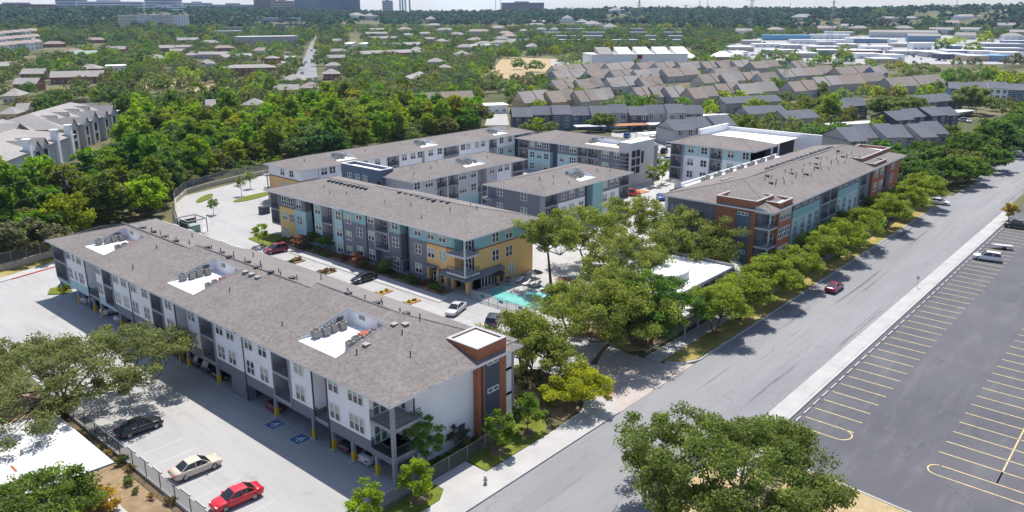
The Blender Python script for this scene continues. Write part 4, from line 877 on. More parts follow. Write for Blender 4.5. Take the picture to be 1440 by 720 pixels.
E2.mb('ridge_vent', 'darkmetal').box(139, 147, 61.45, 61.75, zE2(140,61.6)-.05, zE2(140,61.6)+.06); E2.mb('ridge_vent', 'darkmetal').box(160, 176, 61.45, 61.75, zE2(140,61.6)-.05, zE2(140,61.6)+.06)
for i in range(14):
    x = 142+i*2.6; o = empty('condenser_unit', (x, 73.6+.4*(i%2), 11.5), .1*i, 'grey cooling unit in the row on the white deck of the street block', 'air conditioner', 'cooling units on the white deck'); put(ACM[0], 'casing', o); put(ACM[1], 'fan_grille', o)
E2.finish()
# ------------------------------------------------------------------ clubhouse
K = Bld('clubhouse', 'single-storey clubhouse with white flat roof and a round white drum on it', 104, 57)
c = lambda *a, m='grey', p='wall': K.mb(p, m).box(*a)
c(97.2, 111.6, 53.4, 63.2, 0, 4.9); c(98.5, 111.6, 53.35, 53.4, 0, 4.0, m='glass', p='glazing'); c(92.5, 97.2, 55, 63, 0, 4.4, m='wood'); c(111.6, 112.2, 53.0, 63.6, 0, 5.0, m='teal')
for x in np.arange(98.5, 111.6, 2.2): c(x-.15, x+.15, 53.2, 53.4, 0, 4.9, m='steelblue' if int(x) % 2 else 'white', p='pier')
K.mb('flat_roof', 'membrane').prism([(97.0,52.3),(112.8,52.3),(112.4,64.2),(94.5,64.2),(91,62),(91,56.5)], 5.0, 5.25)
K.mb('roof_edge', 'trimgrey').box(97.0, 112.85, 52.1, 52.29, 4.85, 5.35); K.mb('roof_edge', 'trimgrey').box(112.82, 113.0, 52.1, 64.2, 4.85, 5.7); K.mb('roof_edge', 'trim').box(94.5, 113.0, 64.21, 64.45, 4.85, 6.0)
dr = K.mb('drum', 'palegrey'); dr.prism(blob(101.6, 57.2, 3.7, 2.7, 0, 28), 5.25, 6.5); K.mb('drum_roof', 'membrane').prism(blob(101.6, 57.2, 3.5, 2.5, 0, 28), 6.5, 6.56)
K.mb('canopy', 'membrane').box(93, 104.6, 49.4, 53.3, 3.15, 3.45); K.mb('canopy_edge', 'trim').box(92.9, 104.7, 49.25, 49.39, 3.05, 3.55)
for x in (93.5, 97.2, 100.8, 104.2): K.mb('column', 'trimgrey').box(x-.1, x+.1, 49.5, 49.7, 0, 3.15)
c(92.5, 104.5, 53.3, 53.36, 0, 3.0, m='void', p='entrance')
sgn = K.mb('sign_band', 'dkgrey'); sgn.box(100.4, 103.2, 49.18, 49.24, 3.0, 3.5)
K.finish()
def sail(): 
    b = MB(); b.poly([(116,52.6,2.6),(121.5,58,4.9),(119.8,51.5,2.4)]); b.poly([(116,52.6,2.56),(119.8,51.5,2.36),(121.5,58,4.86)])
    o = empty('shade_sail', (119, 54, 0), 0, 'pale green triangular shade sail beside the brick tower', 'shade sail'); b.build('sail_cloth', 'canvas', o)
    p = MB(); p.tube((116,52.6,0), (116,52.6,2.7), .08); p.tube((121.5,58,0), (121.5,58,5), .08); p.tube((119.8,51.5,0), (119.8,51.5,2.5), .08); p.build('sail_posts', 'steel', o)
sail()
# ------------------------------------------------------------------ pool, deck, fence
dk = slab('pool_deck', [(85.2,68.5),(98.5,68.5),(98.5,85.0),(87.6,85.0),(85.2,83.2)], 0, .10, 'walk_concrete')
wp = [(87.0,79.4),(88.7,83.4),(94.0,83.4),(94.4,78.4),(93.6,71),(92.5,66.5),(89.0,66.8),(88.0,73)]
slab('pool_rim', [(x+(.35 if x > 90.5 else -.35), y+(.35 if y > 75 else -.35)) for x, y in wp], .0, .14, 'walk_concrete'); sheet('pool_water', wp, .15, 'water')
slab('pool_shelf', [(91.0,78.2),(94.2,78.2),(94.0,82.2),(91.0,82.2)], .0, .17, 'walk_concrete')
def fence(name, pts, h, panel, post, label, cat, base=None, step=2.6, rail='steel', z0=0.0, r=.045, low=None):
    o = empty(name, (*pts[0], z0), 0, label, cat); pb, qb, rb, bb_ = MB(), MB(), MB(), MB(); k = 0
    for p, q in zip(pts, pts[1:]):
        L = math.hypot(q[0]-p[0], q[1]-p[1]); n = max(1, round(L/step))
        b0 = z0+(base[0] if base else 0)
        pb.poly([(*p, b0+.05), (*q, b0+.05), (*q, b0+h), (*p, b0+h)]); rb.tube((*p, b0+h), (*q, b0+h), r*.7, r*.7, 5); rb.tube((*p, b0+.1), (*q, b0+.1), r*.5, r*.5, 4)
        for i in range(n+(1 if q is pts[-1] else 0)):
            t = i/n; x, y = p[0]+(q[0]-p[0])*t, p[1]+(q[1]-p[1])*t; qq = MB(); qq.tube((x, y, z0), (x, y, b0+h+.05), r, r, 6); qb.v or None
            if k < 90: qq.build('post', post, o)
            k += 1
        if base: 
            d = Vector((q[0]-p[0], q[1]-p[1])).normalized(); nn = Vector((-d.y, d.x))*base[1]/2
            bb_.prism([(p[0]+nn.x,p[1]+nn.y),(p[0]-nn.x,p[1]-nn.y),(q[0]-nn.x,q[1]-nn.y),(q[0]+nn.x,q[1]+nn.y)], z0, z0+base[0])
    pb.build('mesh_panel', panel, o); rb.build('rail', rail, o)
    if base: bb_.build('base_wall', base[2], o)
    return o
fence('pool_fence', [(85.0,70),(85.0,83.4),(87.6,86.2),(97,86.2)], 1.5, 'fence_glass', 'steel', 'low glass and metal fence round the swimming pool', 'fence', step=2.0)
for i, y in enumerate((72.5, 76.5, 80.5)):
    tag_b = MB(); tag_b.box(84.9, 84.93, y, y+.8, .85, 1.25); s_ = tag_b.build('pool_sign', 'blue_paint'); tag(s_, 'small dark blue sign hung on the pool fence, '+('nearest the street', 'middle of the three', 'nearest the yellow building')[i], 'sign')
fence('chain_link_fence', [(27.0,30),(27.0,92.5)], 1.55, 'chainlink', 'darkmetal', 'low chain-link fence between the concrete car park and the dirt yard', 'fence', base=(.35,.25,'walk_concrete'), step=3.0)
fence('mesh_fence', [(38.5,50.1),(45.0,50.25),(55.6,50.3),(61.6,52.4)], 1.7, 'chainlink', 'steel', 'grey mesh fence along the pavement in front of the white end wall', 'fence', step=2.4)
fence('wall_fence', [(28,153.4),(39.2,155.9),(44.4,156.9),(49.7,158.9),(60,162.2),(70,158)], 1.9, 'chainlink', 'steel', 'mesh fence on a low stone wall by the utility poles', 'fence', base=(1.3,.5,'stone'), step=3.5)
fence('wall_fence', [(71.5,153),(78,168),(85.5,183.5),(92.5,191.8),(101,195.3),(111,197.6),(121,199.2)], 1.9, 'chainlink', 'steel', 'mesh fence on a curved tan retaining wall beside the loop road', 'fence', base=(1.1,.5,'stone'), step=3.5)
def lounger_proto():
    a = MB(); a.box(-.3,.3,-.9,.35,.3,.38); a.poly([(-.3,.35,.38),(.3,.35,.38),(.3,.95,.8),(-.3,.95,.8)]); a.poly([(-.3,.95,.74),(.3,.95,.74),(.3,.35,.3),(-.3,.35,.3)])
    l = MB(); [l.box(x-.03, x+.03, y-.03, y+.03, 0, .3) for x in (-.25,.25) for y in (-.8,.3)]
    return a.mesh('seat', 'trim'), l.mesh('leg_frame', 'darkmetal')
LG = lounger_proto()
for i in range(8):
    x, y = (95.6+(i%2)*.4+.3, 69.5+i*1.9); o = empty('sun_lounger', (x, y, .1), R(-90)+rnd.uniform(-.2,.2), 'white sun lounger in the row on the deck beyond the pool', 'lounger', 'sun loungers beside the pool'); put(LG[0], 'seat', o); put(LG[1], 'leg_frame', o)
def umbrella(x, y, m, lab):
    o = empty('parasol', (x, y, .1), 0, lab, 'parasol'); a = MB(); n = 8
    for i in range(n):
        a0, a1 = 2*math.pi*i/n, 2*math.pi*(i+1)/n; a.poly([(x+1.4*math.cos(a0), y+1.4*math.sin(a0), 2.2), (x+1.4*math.cos(a1), y+1.4*math.sin(a1), 2.2), (x, y, 2.75)])
    a.build('canopy', m, o); p = MB(); p.tube((x, y, .1), (x, y, 2.85), .04); p.tube((x, y, .1), (x, y, .18), .35, .35, 10); p.build('pole', 'darkmetal', o)
umbrella(92.5, 84.6, 'black', 'small black parasol on the pool deck, nearest the yellow end wall'); umbrella(97.0, 80.0, 'darkmetal', 'dark grey parasol beyond the far corner of the pool'); umbrella(97.4, 74.0, 'terracotta', 'tan parasol on the deck under the oaks')
def table(x, y, lab):
    o = empty('cafe_table', (x, y, .1), 0, lab, 'table'); a = MB(); a.prism(blob(x, y, .55, .55, 0, 12), .8, .85); a.build('top', 'darkmetal', o); p = MB(); p.tube((x,y,.1), (x,y,.8), .05); p.tube((x,y,.1), (x,y,.14), .3,.3,8); p.build('pedestal', 'darkmetal', o)
table(95, 84.3, 'round dark table on the pool deck beside the fence'); table(97.6, 83.2, 'round dark table at the pool deck corner by the tree')
# ------------------------------------------------------------------ small low building in the near left corner
L = Bld('low_building', 'low building with a bright white low-pitched roof behind the chain-link fence', 17, 78, 'building')
L.mb('wall', 'bluegrey').box(7.6, 22.3, 72.6, 85.6, 0, 3.1); L.mb('wall', 'bluegrey').box(9, 21.6, 50, 70.9, 0, 3.0) if False else None
rb_ = L.mb('roof', 'old_membrane')
for x0, x1, z0, z1 in ((6.8,15.4,3.1,3.75),(15.4,24.2,3.75,3.35)):
    rb_.poly([(x0,71.4,z0),(x1,71.4,z1),(x1,86.8,z1),(x0,86.8,z0)]); rb_.poly([(x0,71.4,z0-.22),(x0,86.8,z0-.22),(x1,86.8,z1-.22),(x1,71.4,z1-.22)])
e_ = L.mb('roof_edge', 'trimgrey'); e_.poly([(6.8,71.4,2.88),(15.4,71.4,3.53),(15.4,71.4,3.75),(6.8,71.4,3.1)]); e_.poly([(15.4,71.4,3.53),(24.2,71.4,3.13),(24.2,71.4,3.35),(15.4,71.4,3.75)]); e_.poly([(24.2,71.4,3.13),(24.2,86.8,3.13),(24.2,86.8,3.35),(24.2,71.4,3.35)])
L.mb('roof_vent', 'ac_metal').tube((18.8,79,3.5),(18.8,79,4.1),.12); L.mb('roof_vent', 'ac_metal').tube((19.6,78.2,3.5),(19.6,78.2,3.95),.1); L.mb('roof_vent','ac_metal').box(20.3,20.7,79.6,80,3.5,3.85); L.mb('roof_vent','rust').box(17.3,17.5,76,77.4,3.62,3.7)
L.mb('roof_seam', 'palegrey').box(15.38, 24.0, 78.9, 78.96, 3.3, 3.3)
L.win(19, 72.597, 1, (0,-1), 'pair'); L.finish()
# ------------------------------------------------------------------ street furniture
def hydrant(x, y):
    o = empty('fire_hydrant', (x, y, .12), 0, 'dark grey fire hydrant on the pavement beside the lawn', 'hydrant'); a = MB()
    a.tube((x,y,.12),(x,y,.2),.2,.2,10); a.tube((x,y,.2),(x,y,.72),.13,.12,10); a.tube((x,y,.72),(x,y,.78),.17,.17,10); a.tube((x,y,.78),(x,y,.93),.15,.05,10); a.build('barrel', 'steel', o)
    p = MB(); p.tube((x-.25,y,.6),(x+.25,y,.6),.07,.07,8); p.tube((x,y-.25,.55),(x,y,.55),.09,.09,8); p.build('outlet', 'steel', o)
hydrant(48.4, 46.0)
def bollard(x, y):
    o = empty('marker_post', (x, y, 0), 0, 'yellow utility marker post at the corner of the asphalt car park', 'post'); a = MB(); a.tube((x,y,.5),(x,y,1.9),.09,.09,8); a.build('sleeve', 'safety_yellow', o); p = MB(); p.tube((x,y,0),(x,y,.5),.07,.07,8); p.build('base', 'red_paint', o); q = MB(); q.tube((x,y,1.9),(x,y,2.0),.095,.03,8); q.build('cap', 'black', o)
bollard(77.2, 27.1)
slab('dirt_patch', [(76.2,26.2),(78.6,26.0),(80.2,26.6),(80,27.4),(76.4,28.2)], 0, .022, 'dirt')
marks('red_stripe', [seg(70.8, 24.6, 76.6, 27.0, .18)], .02, 'red_paint')
ws = MB(); ws.prism([(-.95,-.08),(.95,-.08),(.95,.08),(-.95,.08)], 0, .13); WSM = ws.mesh('wheel_stop', 'walk_concrete')
for i, x in enumerate(xs[:41]):
    o = put(WSM, 'wheel_stop', None, (x-1.4, 28.15, .008)); tag(o, 'concrete wheel stop in the row at the street side of the asphalt car park', 'wheel stop', 'wheel stops of the asphalt car park')
for i in range(11):
    o = put(WSM, 'wheel_stop', None, (28.4, 55.1+2.9*i, .01), R(90)); tag(o, 'concrete wheel stop along the low chain-link fence', 'wheel stop', 'wheel stops along the chain-link fence')
def sign_post(x, y, lab, h=2.4, board=(.6,.8), col='white_paint', rz=0, oct=False):
    o = empty('road_sign', (x, y, 0), rz, lab, 'sign'); a = MB(); a.tube((x,y,0),(x,y,h),.035,.035,6); a.build('pole', 'steel', o)
    b = MB()
    if oct:
        p = [(.38*math.cos(math.pi/8+i*math.pi/4), .38*math.sin(math.pi/8+i*math.pi/4)) for i in range(8)]
        b.poly([(x-.05, y+u, h-.1+v) for u, v in p]); b.poly([(x-.02, y+u, h-.1+v) for u, v in p][::-1])
    else: b.box(x-.04, x-.02, y-board[0]/2, y+board[0]/2, h-board[1], h)
    b.build('board', col, o)
sign_post(*G(1420,307), 'red octagonal stop sign beside the small orange-leaved tree', 2.6, oct=True, col='red_paint')
sign_post(*G(1289,405), 'small pale blue sign on a thin post on the pavement strip', 2.1, (.45,.6), 'palegrey')
# utility poles and cables on the left
def upole(x, y, h, lab):
    o = empty('utility_pole', (x, y, 0), 0, lab, 'utility pole'); a = MB(); a.tube((x,y,0),(x,y,h),.2,.13,8); a.build('pole', 'wood', o)
    for k, z in enumerate((h-.5, h-2.3, h-3.9)):
        b = MB(); b.box(x-.9, x+.9, y-.06, y+.06, z-.07, z+.07); b.build('crossarm', 'wood', o)
        i = MB(); [i.tube((x+d,y,z+.07),(x+d,y,z+.3),.05,.05,5) for d in (-.8,.8)]; i.build('insulator', 'trim', o)
    t = MB(); t.tube((x+.35,y,h-3.4),(x+.35,y,h-2.5),.22,.22,10); t.build('transformer', 'steel', o)
P1 = (58.5, 173.5); P2 = (67.4, 177.2)
upole(*P1, 13.5, 'dark wooden utility pole behind the long white block, the left of the two'); upole(*P2, 13.2, 'dark wooden utility pole behind the long white block, the right of the two')
def cable(p, q, sag, lab, r=.025, n=14):
    b = MB(); P = [(p[0]+(q[0]-p[0])*i/n, p[1]+(q[1]-p[1])*i/n, p[2]+(q[2]-p[2])*i/n-4*sag*(i/n)*(1-i/n)) for i in range(n+1)]
    for u, v in zip(P, P[1:]): b.tube(u, v, r, r, 4)
    tag(b.build('overhead_cable', 'steel'), lab, 'cable')
cable((*P1,13.2), (-10,158,12.5), 1.5, 'topmost overhead cable leaving the left utility pole'); cable((*P1,9.6), (-10,158,9), 1.3, 'lower overhead cable leaving the left utility pole')
cable((*P1,13.2), (*P2,13), .25, 'short overhead cable between the tops of the two utility poles'); cable((*P2,9.3), (120,215,9), 1.2, 'overhead cable from the right utility pole towards the woodland')
# rubbish compactor enclosure by the loop road
o = Bld('refuse_enclosure', 'dark refuse enclosure with a flat frame roof beside the loop road', 75.5, 155, 'enclosure')
o.mb('wall', 'darkmetal').box(73.4, 73.6, 153.2, 157.8, 0, 2.4); o.mb('wall', 'darkmetal').box(73.6, 77.4, 157.6, 157.8, 0, 2.4); o.mb('roof_frame', 'steel').box(73.3, 77.6, 153.1, 153.3, 2.9, 3.1); o.mb('roof_frame', 'steel').box(73.3, 77.6, 157.8, 158, 2.9, 3.1); o.mb('roof_frame','steel').box(77.4, 77.6, 153.3, 157.8, 2.9, 3.1); o.mb('roof_frame','steel').box(73.3,73.5,153.3,157.8,2.9,3.1)
for x, y in ((73.4,153.2),(77.5,153.2),(77.5,157.9),(73.4,157.9)): o.mb('post', 'steel').box(x-.08, x+.08, y-.08, y+.08, 0, 2.9)
o.mb('bin', 'sagegreen').box(74.4, 76.6, 154.4, 156.6, 0, 1.6); o.finish()
o = Bld('refuse_bin', 'dark metal waste bin on the pavement by the loop road island', *G(372,300), 'bin'); gx, gy = o.x, o.y; o.mb('body', 'darkmetal').box(gx-1, gx+1, gy-.8, gy+.8, 0, 1.5); o.mb('lid', 'black').box(gx-1.05, gx+1.05, gy-.85, gy+.85, 1.5, 1.62); o.finish()
# ------------------------------------------------------------------ the neighbourhood beyond
BLOCKS = []   # footprints kept free of scattered trees
def foot(x0, y0, x1, y1, m=2.0):
    BLOCKS.append([(x0-m,y0-m),(x1+m,y0-m),(x1+m,y1+m),(x0-m,y1+m)])
for r_ in ((41,51,64,138),(84,83,105,144),(101,154,189,171),(110,125,151,152),(119,95,154,115),(172,110,192,153),(177,73,209,104),(122,50,199,76),(90,48,114,66)): foot(r_[0], r_[1], r_[2], r_[3], 1)
BLOCKS += [[(26,30),(26,150),(62,150),(62,44),(26,44)], [(62,50),(62,152),(80,170),(90,190),(122,199),(205,160),(205,50),(88,44)], [(-80,28),(-80,45),(620,45),(620,28)], [(204,44),(220,44),(220,150),(204,150)], [(70,-60),(330,-60),(330,30),(70,30)], [(218,44),(330,44),(620,66),(620,40)]]
ORD = ['first','second','third','fourth','fifth','sixth','seventh','eighth','ninth','tenth','eleventh','twelfth','thirteenth','fourteenth','fifteenth']
def far_house(pL, pR, h, depth, rh, label, wall='stonegrey', roofm='shingle_brown', kind='gable', cat='house', name='house', wins=2, group=None, floors=1, units=1, ch=False, walls=None, winkind='pair', ov=.5, slope_units=.0, block=True):
    L, Rr = Vector(G(*pL)), Vector(G(*pR)); d = Rr-L; ln = d.length; a = math.atan2(d.y, d.x)
    if abs(a) > math.pi/2+.7: pass
    z0 = T(*L); o = empty(name, (L.x, L.y, z0), a, label, cat, group); n = Vector((-d.y, d.x)).normalized()
    if block:
        q = [L-n*5-d.normalized()*1, Rr-n*5+d.normalized()*1, Rr+n*(depth+1)+d.normalized()*1, L+n*(depth+1)-d.normalized()*1]; BLOCKS.append([tuple(p) for p in q])
    def part(mb, nm, mt): 
        ob = bpy.data.objects.new(nm, mb.mesh(nm, mt)); COL.objects.link(ob); ob.parent = o
    uw = ln/units
    for u in range(units):
        x0, x1 = u*uw, (u+1)*uw; dy = (slope_units*(u % 2)) if units > 1 else 0; dz = (.35*(u % 3) if units > 1 else 0)
        wb = MB(); wb.box(x0, x1-.01, dy, depth-.01*u, 0, h+dz); part(wb, 'wall', (walls[u % len(walls)] if walls else wall))
        rb = MB(); y0, y1 = dy-ov, depth+ov; ym = (y0+y1)/2; H_ = h+dz; e0 = x0-(ov if u == 0 else .0); e1 = x1+(ov if u == units-1 else 0)
        if kind == 'gable':
            rb.poly([(e0,y0,H_),(e1,y0,H_),(e1,ym,H_+rh),(e0,ym,H_+rh)]); rb.poly([(e1,y1,H_),(e0,y1,H_),(e0,ym,H_+rh),(e1,ym,H_+rh)]); rb.poly([(e0,y0,H_-.03),(e0,y1,H_-.03),(e1,y1,H_-.03),(e1,y0,H_-.03)])
            gb = MB(); gb.poly([(x0,dy,H_),(x0,ym,H_+rh-.15),(x0,depth,H_)]); part(gb, 'gable', (walls[u % len(walls)] if walls else wall)); gb = MB(); gb.poly([(x1-.012,dy,H_),(x1-.012,depth,H_),(x1-.012,ym,H_+rh-.15)]); part(gb, 'gable', (walls[u % len(walls)] if walls else wall))
        elif kind == 'hip':
            k = min((e1-e0)/2-.2, (y1-y0)/2); A_, B_, C_, D_ = (e0,y0,H_),(e1,y0,H_),(e1,y1,H_),(e0,y1,H_); P_, Q_ = (e0+k,ym,H_+rh),(e1-k,ym,H_+rh)
            rb.poly([A_,B_,Q_,P_]); rb.poly([C_,D_,P_,Q_]); rb.poly([B_,C_,Q_]); rb.poly([D_,A_,P_]); rb.poly([(e0,y0,H_-.03),(e0,y1,H_-.03),(e1,y1,H_-.03),(e1,y0,H_-.03)])
        else: rb.box(e0, e1, y0, y1, H_+.01, H_+max(.3, rh))
        part(rb, 'roof', roofm)
        w_, hh, nc, nr = KINDS[winkind]; f, p = win_mesh(w_, hh, nc, nr, 'pane')
        for fl in range(floors):
            for k in range(wins):
                ob = put(f, 'window', o, (x0+uw*(k+.5)/wins, dy-.01, .9+fl*((h)/floors)), 0); put(p, 'pane', ob)
        if ch:
            cbm = MB(); cbm.box(x0+uw*.3, x0+uw*.3+.8, ym+.4, ym+1.2, H_, H_+rh+.9); part(cbm, 'chimney', 'midgrey')
    return o
# terraced houses with grey-brown roofs
rows = [('front terrace', [(738,777,157,'tan'),(777,816,156,'tan'),(817,843,155,'beige'),(843,868,152,'beige'),(899,922,149,'stonegrey'),(922,944,148,'stonegrey'),(944,968,148,'stonegrey'),(976,1014,150,'beige'),(1014,1046,143,'stonegrey'),(1046,1098,143,'stonegrey'),(1117,1152,139,'stonegrey')]),
 ('second terrace', [(784,818,136,'palegrey'),(818,853,135,'stonegrey'),(861,907,132,'palegrey'),(907,936,131,'stonegrey'),(990,1022,126,'cream'),(1022,1052,125,'stonegrey'),(1052,1074,122,'steelblue'),(1074,1100,124,'palegrey'),(1152,1184,131,'stonegrey'),(1182,1250,128,'stonegrey'),(1254,1328,132,'stonegrey')]),
 ('third terrace', [(785,830,120,'stonegrey'),(833,866,119,'palegrey'),(866,896,119,'stonegrey'),(899,937,118,'palegrey'),(939,985,116,'stonegrey'),(1010,1045,115,'palegrey'),(1102,1134,117,'stonegrey'),(1135,1178,114,'stonegrey'),(1182,1232,113,'beige'),(1232,1252,112,'steelblue')]),
 ('fourth terrace', [(784,823,110,'palegrey'),(827,857,107,'stonegrey'),(859,897,106,'palegrey'),(902,928,105,'stonegrey'),(928,953,105,'palegrey'),(961,992,105,'stonegrey'),(993,1014,103,'palegrey'),(1014,1036,102,'stonegrey'),(1037,1058,101,'palegrey'),(1062,1100,103,'stonegrey'),(1120,1136,102,'palegrey')])]
for nm, hs in rows:
    for i, (a, b_, y, wl_) in enumerate(hs):
        far_house((a, y+1.5), (b_, y+1.5-(b_-a)*.075), 4.3, 11.5, 4.7, f'{ORD[i]} house from the left in the {nm} of brown-roofed houses', wl_, ['shingle_brown','shingle_grey','shingle_taupe'][(i*7+len(nm)) % 3], 'gable', 'house', 'terraced_house', 1, 'brown-roofed terraced houses', 1, units=2, slope_units=2.2*(i % 2), ch=(i % 3 == 0), ov=.3)
# dark slate-roofed apartments behind the complex
far_house((722,184), (990,180), 5.4, 11, 3.0, 'long row of blue and grey apartments under stepped slate roofs', 'bluegrey', 'shingle_slate', 'gable', 'apartment building', 'apartment_row', 2, None, 2, 10, walls=['dkgrey','dkgrey','bluegrey','bluegrey','steelblue','palegrey','dkgrey','stonegrey','stonegrey','stonegrey'], slope_units=2.2)
far_house((948,206), (1032,200), 5.4, 12, 3.0, 'slate-roofed apartment house half hidden behind the white and teal block', 'stonegrey', 'shingle_slate', 'gable', 'apartment building', 'apartment_row', 2, None, 2, 3, slope_units=1.5)
far_house((1192,224), (1338,217), 5.6, 15, 3.4, 'large slate-roofed apartment row behind the far brick tower', 'stonegrey', 'shingle_slate', 'gable', 'apartment building', 'apartment_row', 2, None, 2, 6, walls=['stonegrey','beige','stonegrey'], slope_units=3.0)
far_house((1258,188), (1352,180), 5, 12, 2.8, 'stepped slate-roofed apartment row among the trees left of the street', 'dkgrey', 'shingle_slate', 'gable', 'apartment building', 'apartment_row', 2, None, 2, 4, slope_units=2)
far_house((1172,172), (1224,167), 5.4, 12, 3, 'dark blue apartment house with a slate roof beside the light green tree', 'bluegrey', 'shingle_slate', 'gable', 'apartment building', 'apartment_row', 2, None, 2, 2, slope_units=2)
far_house((1288,163), (1352,157), 5.6, 12, 2.6, 'dark blue apartment house with a deep open porch at its corner', 'bluegrey', 'shingle_slate', 'hip', 'apartment building', 'apartment_row', 4, None, 2)
far_house((1332,147), (1442,151), 8.0, 14, 2.6, 'three-storey pale apartment house with balconies at the right edge', 'palegrey', 'shingle_slate', 'gable', 'apartment building', 'apartment_row', 3, None, 3, 4, walls=['steelblue','palegrey','white','bluegrey'], slope_units=1.5)
far_house((1052,178), (1105,176), 5, 11, 2.6, 'low slate-roofed house among trees behind the white parapet', 'stonegrey', 'shingle_slate', 'gable', 'house', 'house', 3)
far_house((1105,186), (1150,183), 5, 11, 2.6, 'slate-roofed house showing between bushes behind the white parapet', 'stonegrey', 'shingle_slate', 'gable', 'house', 'house', 3)
far_house((1020,160), (1098,156), 4.6, 10, 2.4, 'slate-roofed house deep in the trees below the front terrace', 'stonegrey', 'shingle_slate', 'gable', 'house', 'house', 3)
# carports
def carport(pL, pR, depth, mat, lab):
    L, Rr = Vector(G(*pL)), Vector(G(*pR)); d = Rr-L; o = empty('carport', (L.x, L.y, 0), math.atan2(d.y, d.x), lab, 'carport'); ln = d.length
    n = Vector((-d.y, d.x)).normalized(); BLOCKS.append([tuple(p) for p in (L-n*8, Rr-n*8, Rr+n*(depth+1), L+n*(depth+1))])
    b = MB(); b.box(0, ln, 0, depth, 2.4, 2.65); ob = bpy.data.objects.new('roof', b.mesh('roof', mat)); COL.objects.link(ob); ob.parent = o
    k = max(2, int(ln/5))
    for i in range(k+1):
        for y in (.6, depth-.6):
            p = MB(); x = min(max(ln*i/k, .2), ln-.2); p.box(x-.08, x+.08, y-.08, y+.08, 0, 2.4); ob = bpy.data.objects.new('post', p.mesh('post', 'steel')); COL.objects.link(ob); ob.parent = o
for i, (a, b_, y) in enumerate([(30,62,112),(196,232,88),(90,118,78),(225,246,72),(395,430,122),(420,452,134),(20,52,128),(110,140,104),(60,92,66),(150,182,74),(282,310,64),(300,330,72),(250,280,60),(455,478,112),(120,150,60),(20,50,60),(5,28,146),(355,384,76),(384,408,60),(282,302,96)]):
    far_house((a, y+1), (b_, y+.6), 4.2, 13, 3.2, f'{ORD[i % 15]} {"brick" if i < 15 else "cream"}-walled low house in the left-hand tree cover', ['redbrick','cream'][i >= 15], ['shingle_pale','shingle_grey','shingle_taupe'][i % 3], 'hip' if i % 3 else 'gable', 'house', 'house', 3, 'low houses in the left-hand tree cover')
for i, (a, b_, y) in enumerate([(630,655,52),(700,722,50),(740,760,70),(612,640,45),(655,690,47),(560,580,44),(745,770,33),(690,712,42),(575,598,76),(640,662,82),(705,728,54),(600,622,38)]):
    far_house((a, y+1), (b_, y+.8), 4.5, 16, 3.6, f'{ORD[i]} low pale-roofed house scattered in the central tree cover', ['cream','beige','palegrey'][i % 3], ['shingle_pale','shingle_pink','shingle_grey'][i % 3], 'hip', 'house', 'house', 3, 'low houses in the central tree cover')
for i, (a, b_, y) in enumerate([(1255,1285,44),(1320,1348,36),(1352,1380,34),(1400,1432,40),(1385,1410,30),(1290,1312,30),(1196,1222,44),(1150,1176,44),(1410,1440,56),(1345,1372,55),(1080,1104,46),(1036,1058,48)]):
    far_house((a, y+1), (b_, y+.8), 6, 18, 4, f'{ORD[i]} low pale house on the slope above the commercial strip', ['cream','palegrey','white'][i % 3], ['shingle_pale','shingle_pink','shingle_grey'][i % 3], 'gable' if i % 2 else 'hip', 'house', 'house', 3, 'low houses above the commercial strip')
carport((866,187), (912,185), 6, 'terracotta', 'carport with a rust-red roof below the blue and grey apartments'); carport((913,185), (953,184), 6, 'metalroof', 'white-roofed carport right of the rust-red one'); carport((905,200), (946,197), 6, 'metalroof', 'white-roofed carport in the middle of the car park behind the slab tower'); carport((810,188), (852,187), 5, 'metalroof', 'white-roofed carport peeping over the roof of the slab-tower block'); carport((985,172), (1030,171), 6, 'metalroof', 'white-roofed carport beside the dry bank behind the four-storey block'); carport((1170,186), (1245,181), 6, 'metalroof', 'long white carport below the dark blue apartment house'); carport((1330,169), (1375,163), 6, 'metalroof', 'white carport in front of the porch of the dark blue house')
sheet('parking_lot', [G(860,200), G(955,222), G(985,200), G(960,182), G(860,184)], .014, 'lot_concrete'); BLOCKS.append([G(880,240), G(946,240), G(975,182), G(862,184)])
sheet('dry_bank', [G(985,176), G(1006,173), G(1004,155), G(986,156)], .014, 'dry_grass')
# centre: long house, garage, drive, tan field
far_house((597,157), (668,153), 4.2, 10, 4, 'long grey-roofed house beside the bright trees behind the white block', 'palegrey', 'shingle_brown', 'gable', 'house', 'house', 5)
far_house((683,160), (714,159), 3.4, 9, .4, 'white flat-roofed garage with dark openings at the head of the drive', 'white', 'membrane', 'flat', 'garage', 'garage', 3, winkind='wide')
sheet('drive', [G(682,176), G(716,176), G(713,160), G(686,160)], .02, 'lot_concrete'); BLOCKS.append([G(680,182), G(718,182), G(715,135), G(686,135)])
sheet('dry_field', [G(662,118), G(700,120), G(760,112), G(800,100), G(790,83), G(708,80), G(690,100)], .014, 'orange_mulch' if False else 'dry_grass'); BLOCKS.append([G(668,114), G(760,112), G(795,100), G(785,84), G(712,83)])
far_house((598,93), (625,93), 3.5, 14, 3.0, 'small hip-roofed house in the middle of the tree belt, the upper one', 'beige', 'shingle_pale', 'hip'); far_house((615,101), (633,101), 3.2, 10, 2.4, 'small hip-roofed house in the middle of the tree belt, the lower one', 'beige', 'shingle_pale', 'hip')
far_house((580,120), (600,112), 3.2, 9, 2.4, 'narrow pale roof of a house deep in the trees', 'palegrey', 'shingle_pale', 'gable')
far_house((499,84), (596,80), 5, 20, 2.6, 'long low brown-roofed building beyond the tree belt', 'redbrick', 'shingle_pale', 'hip', 'building', 'building', 8)
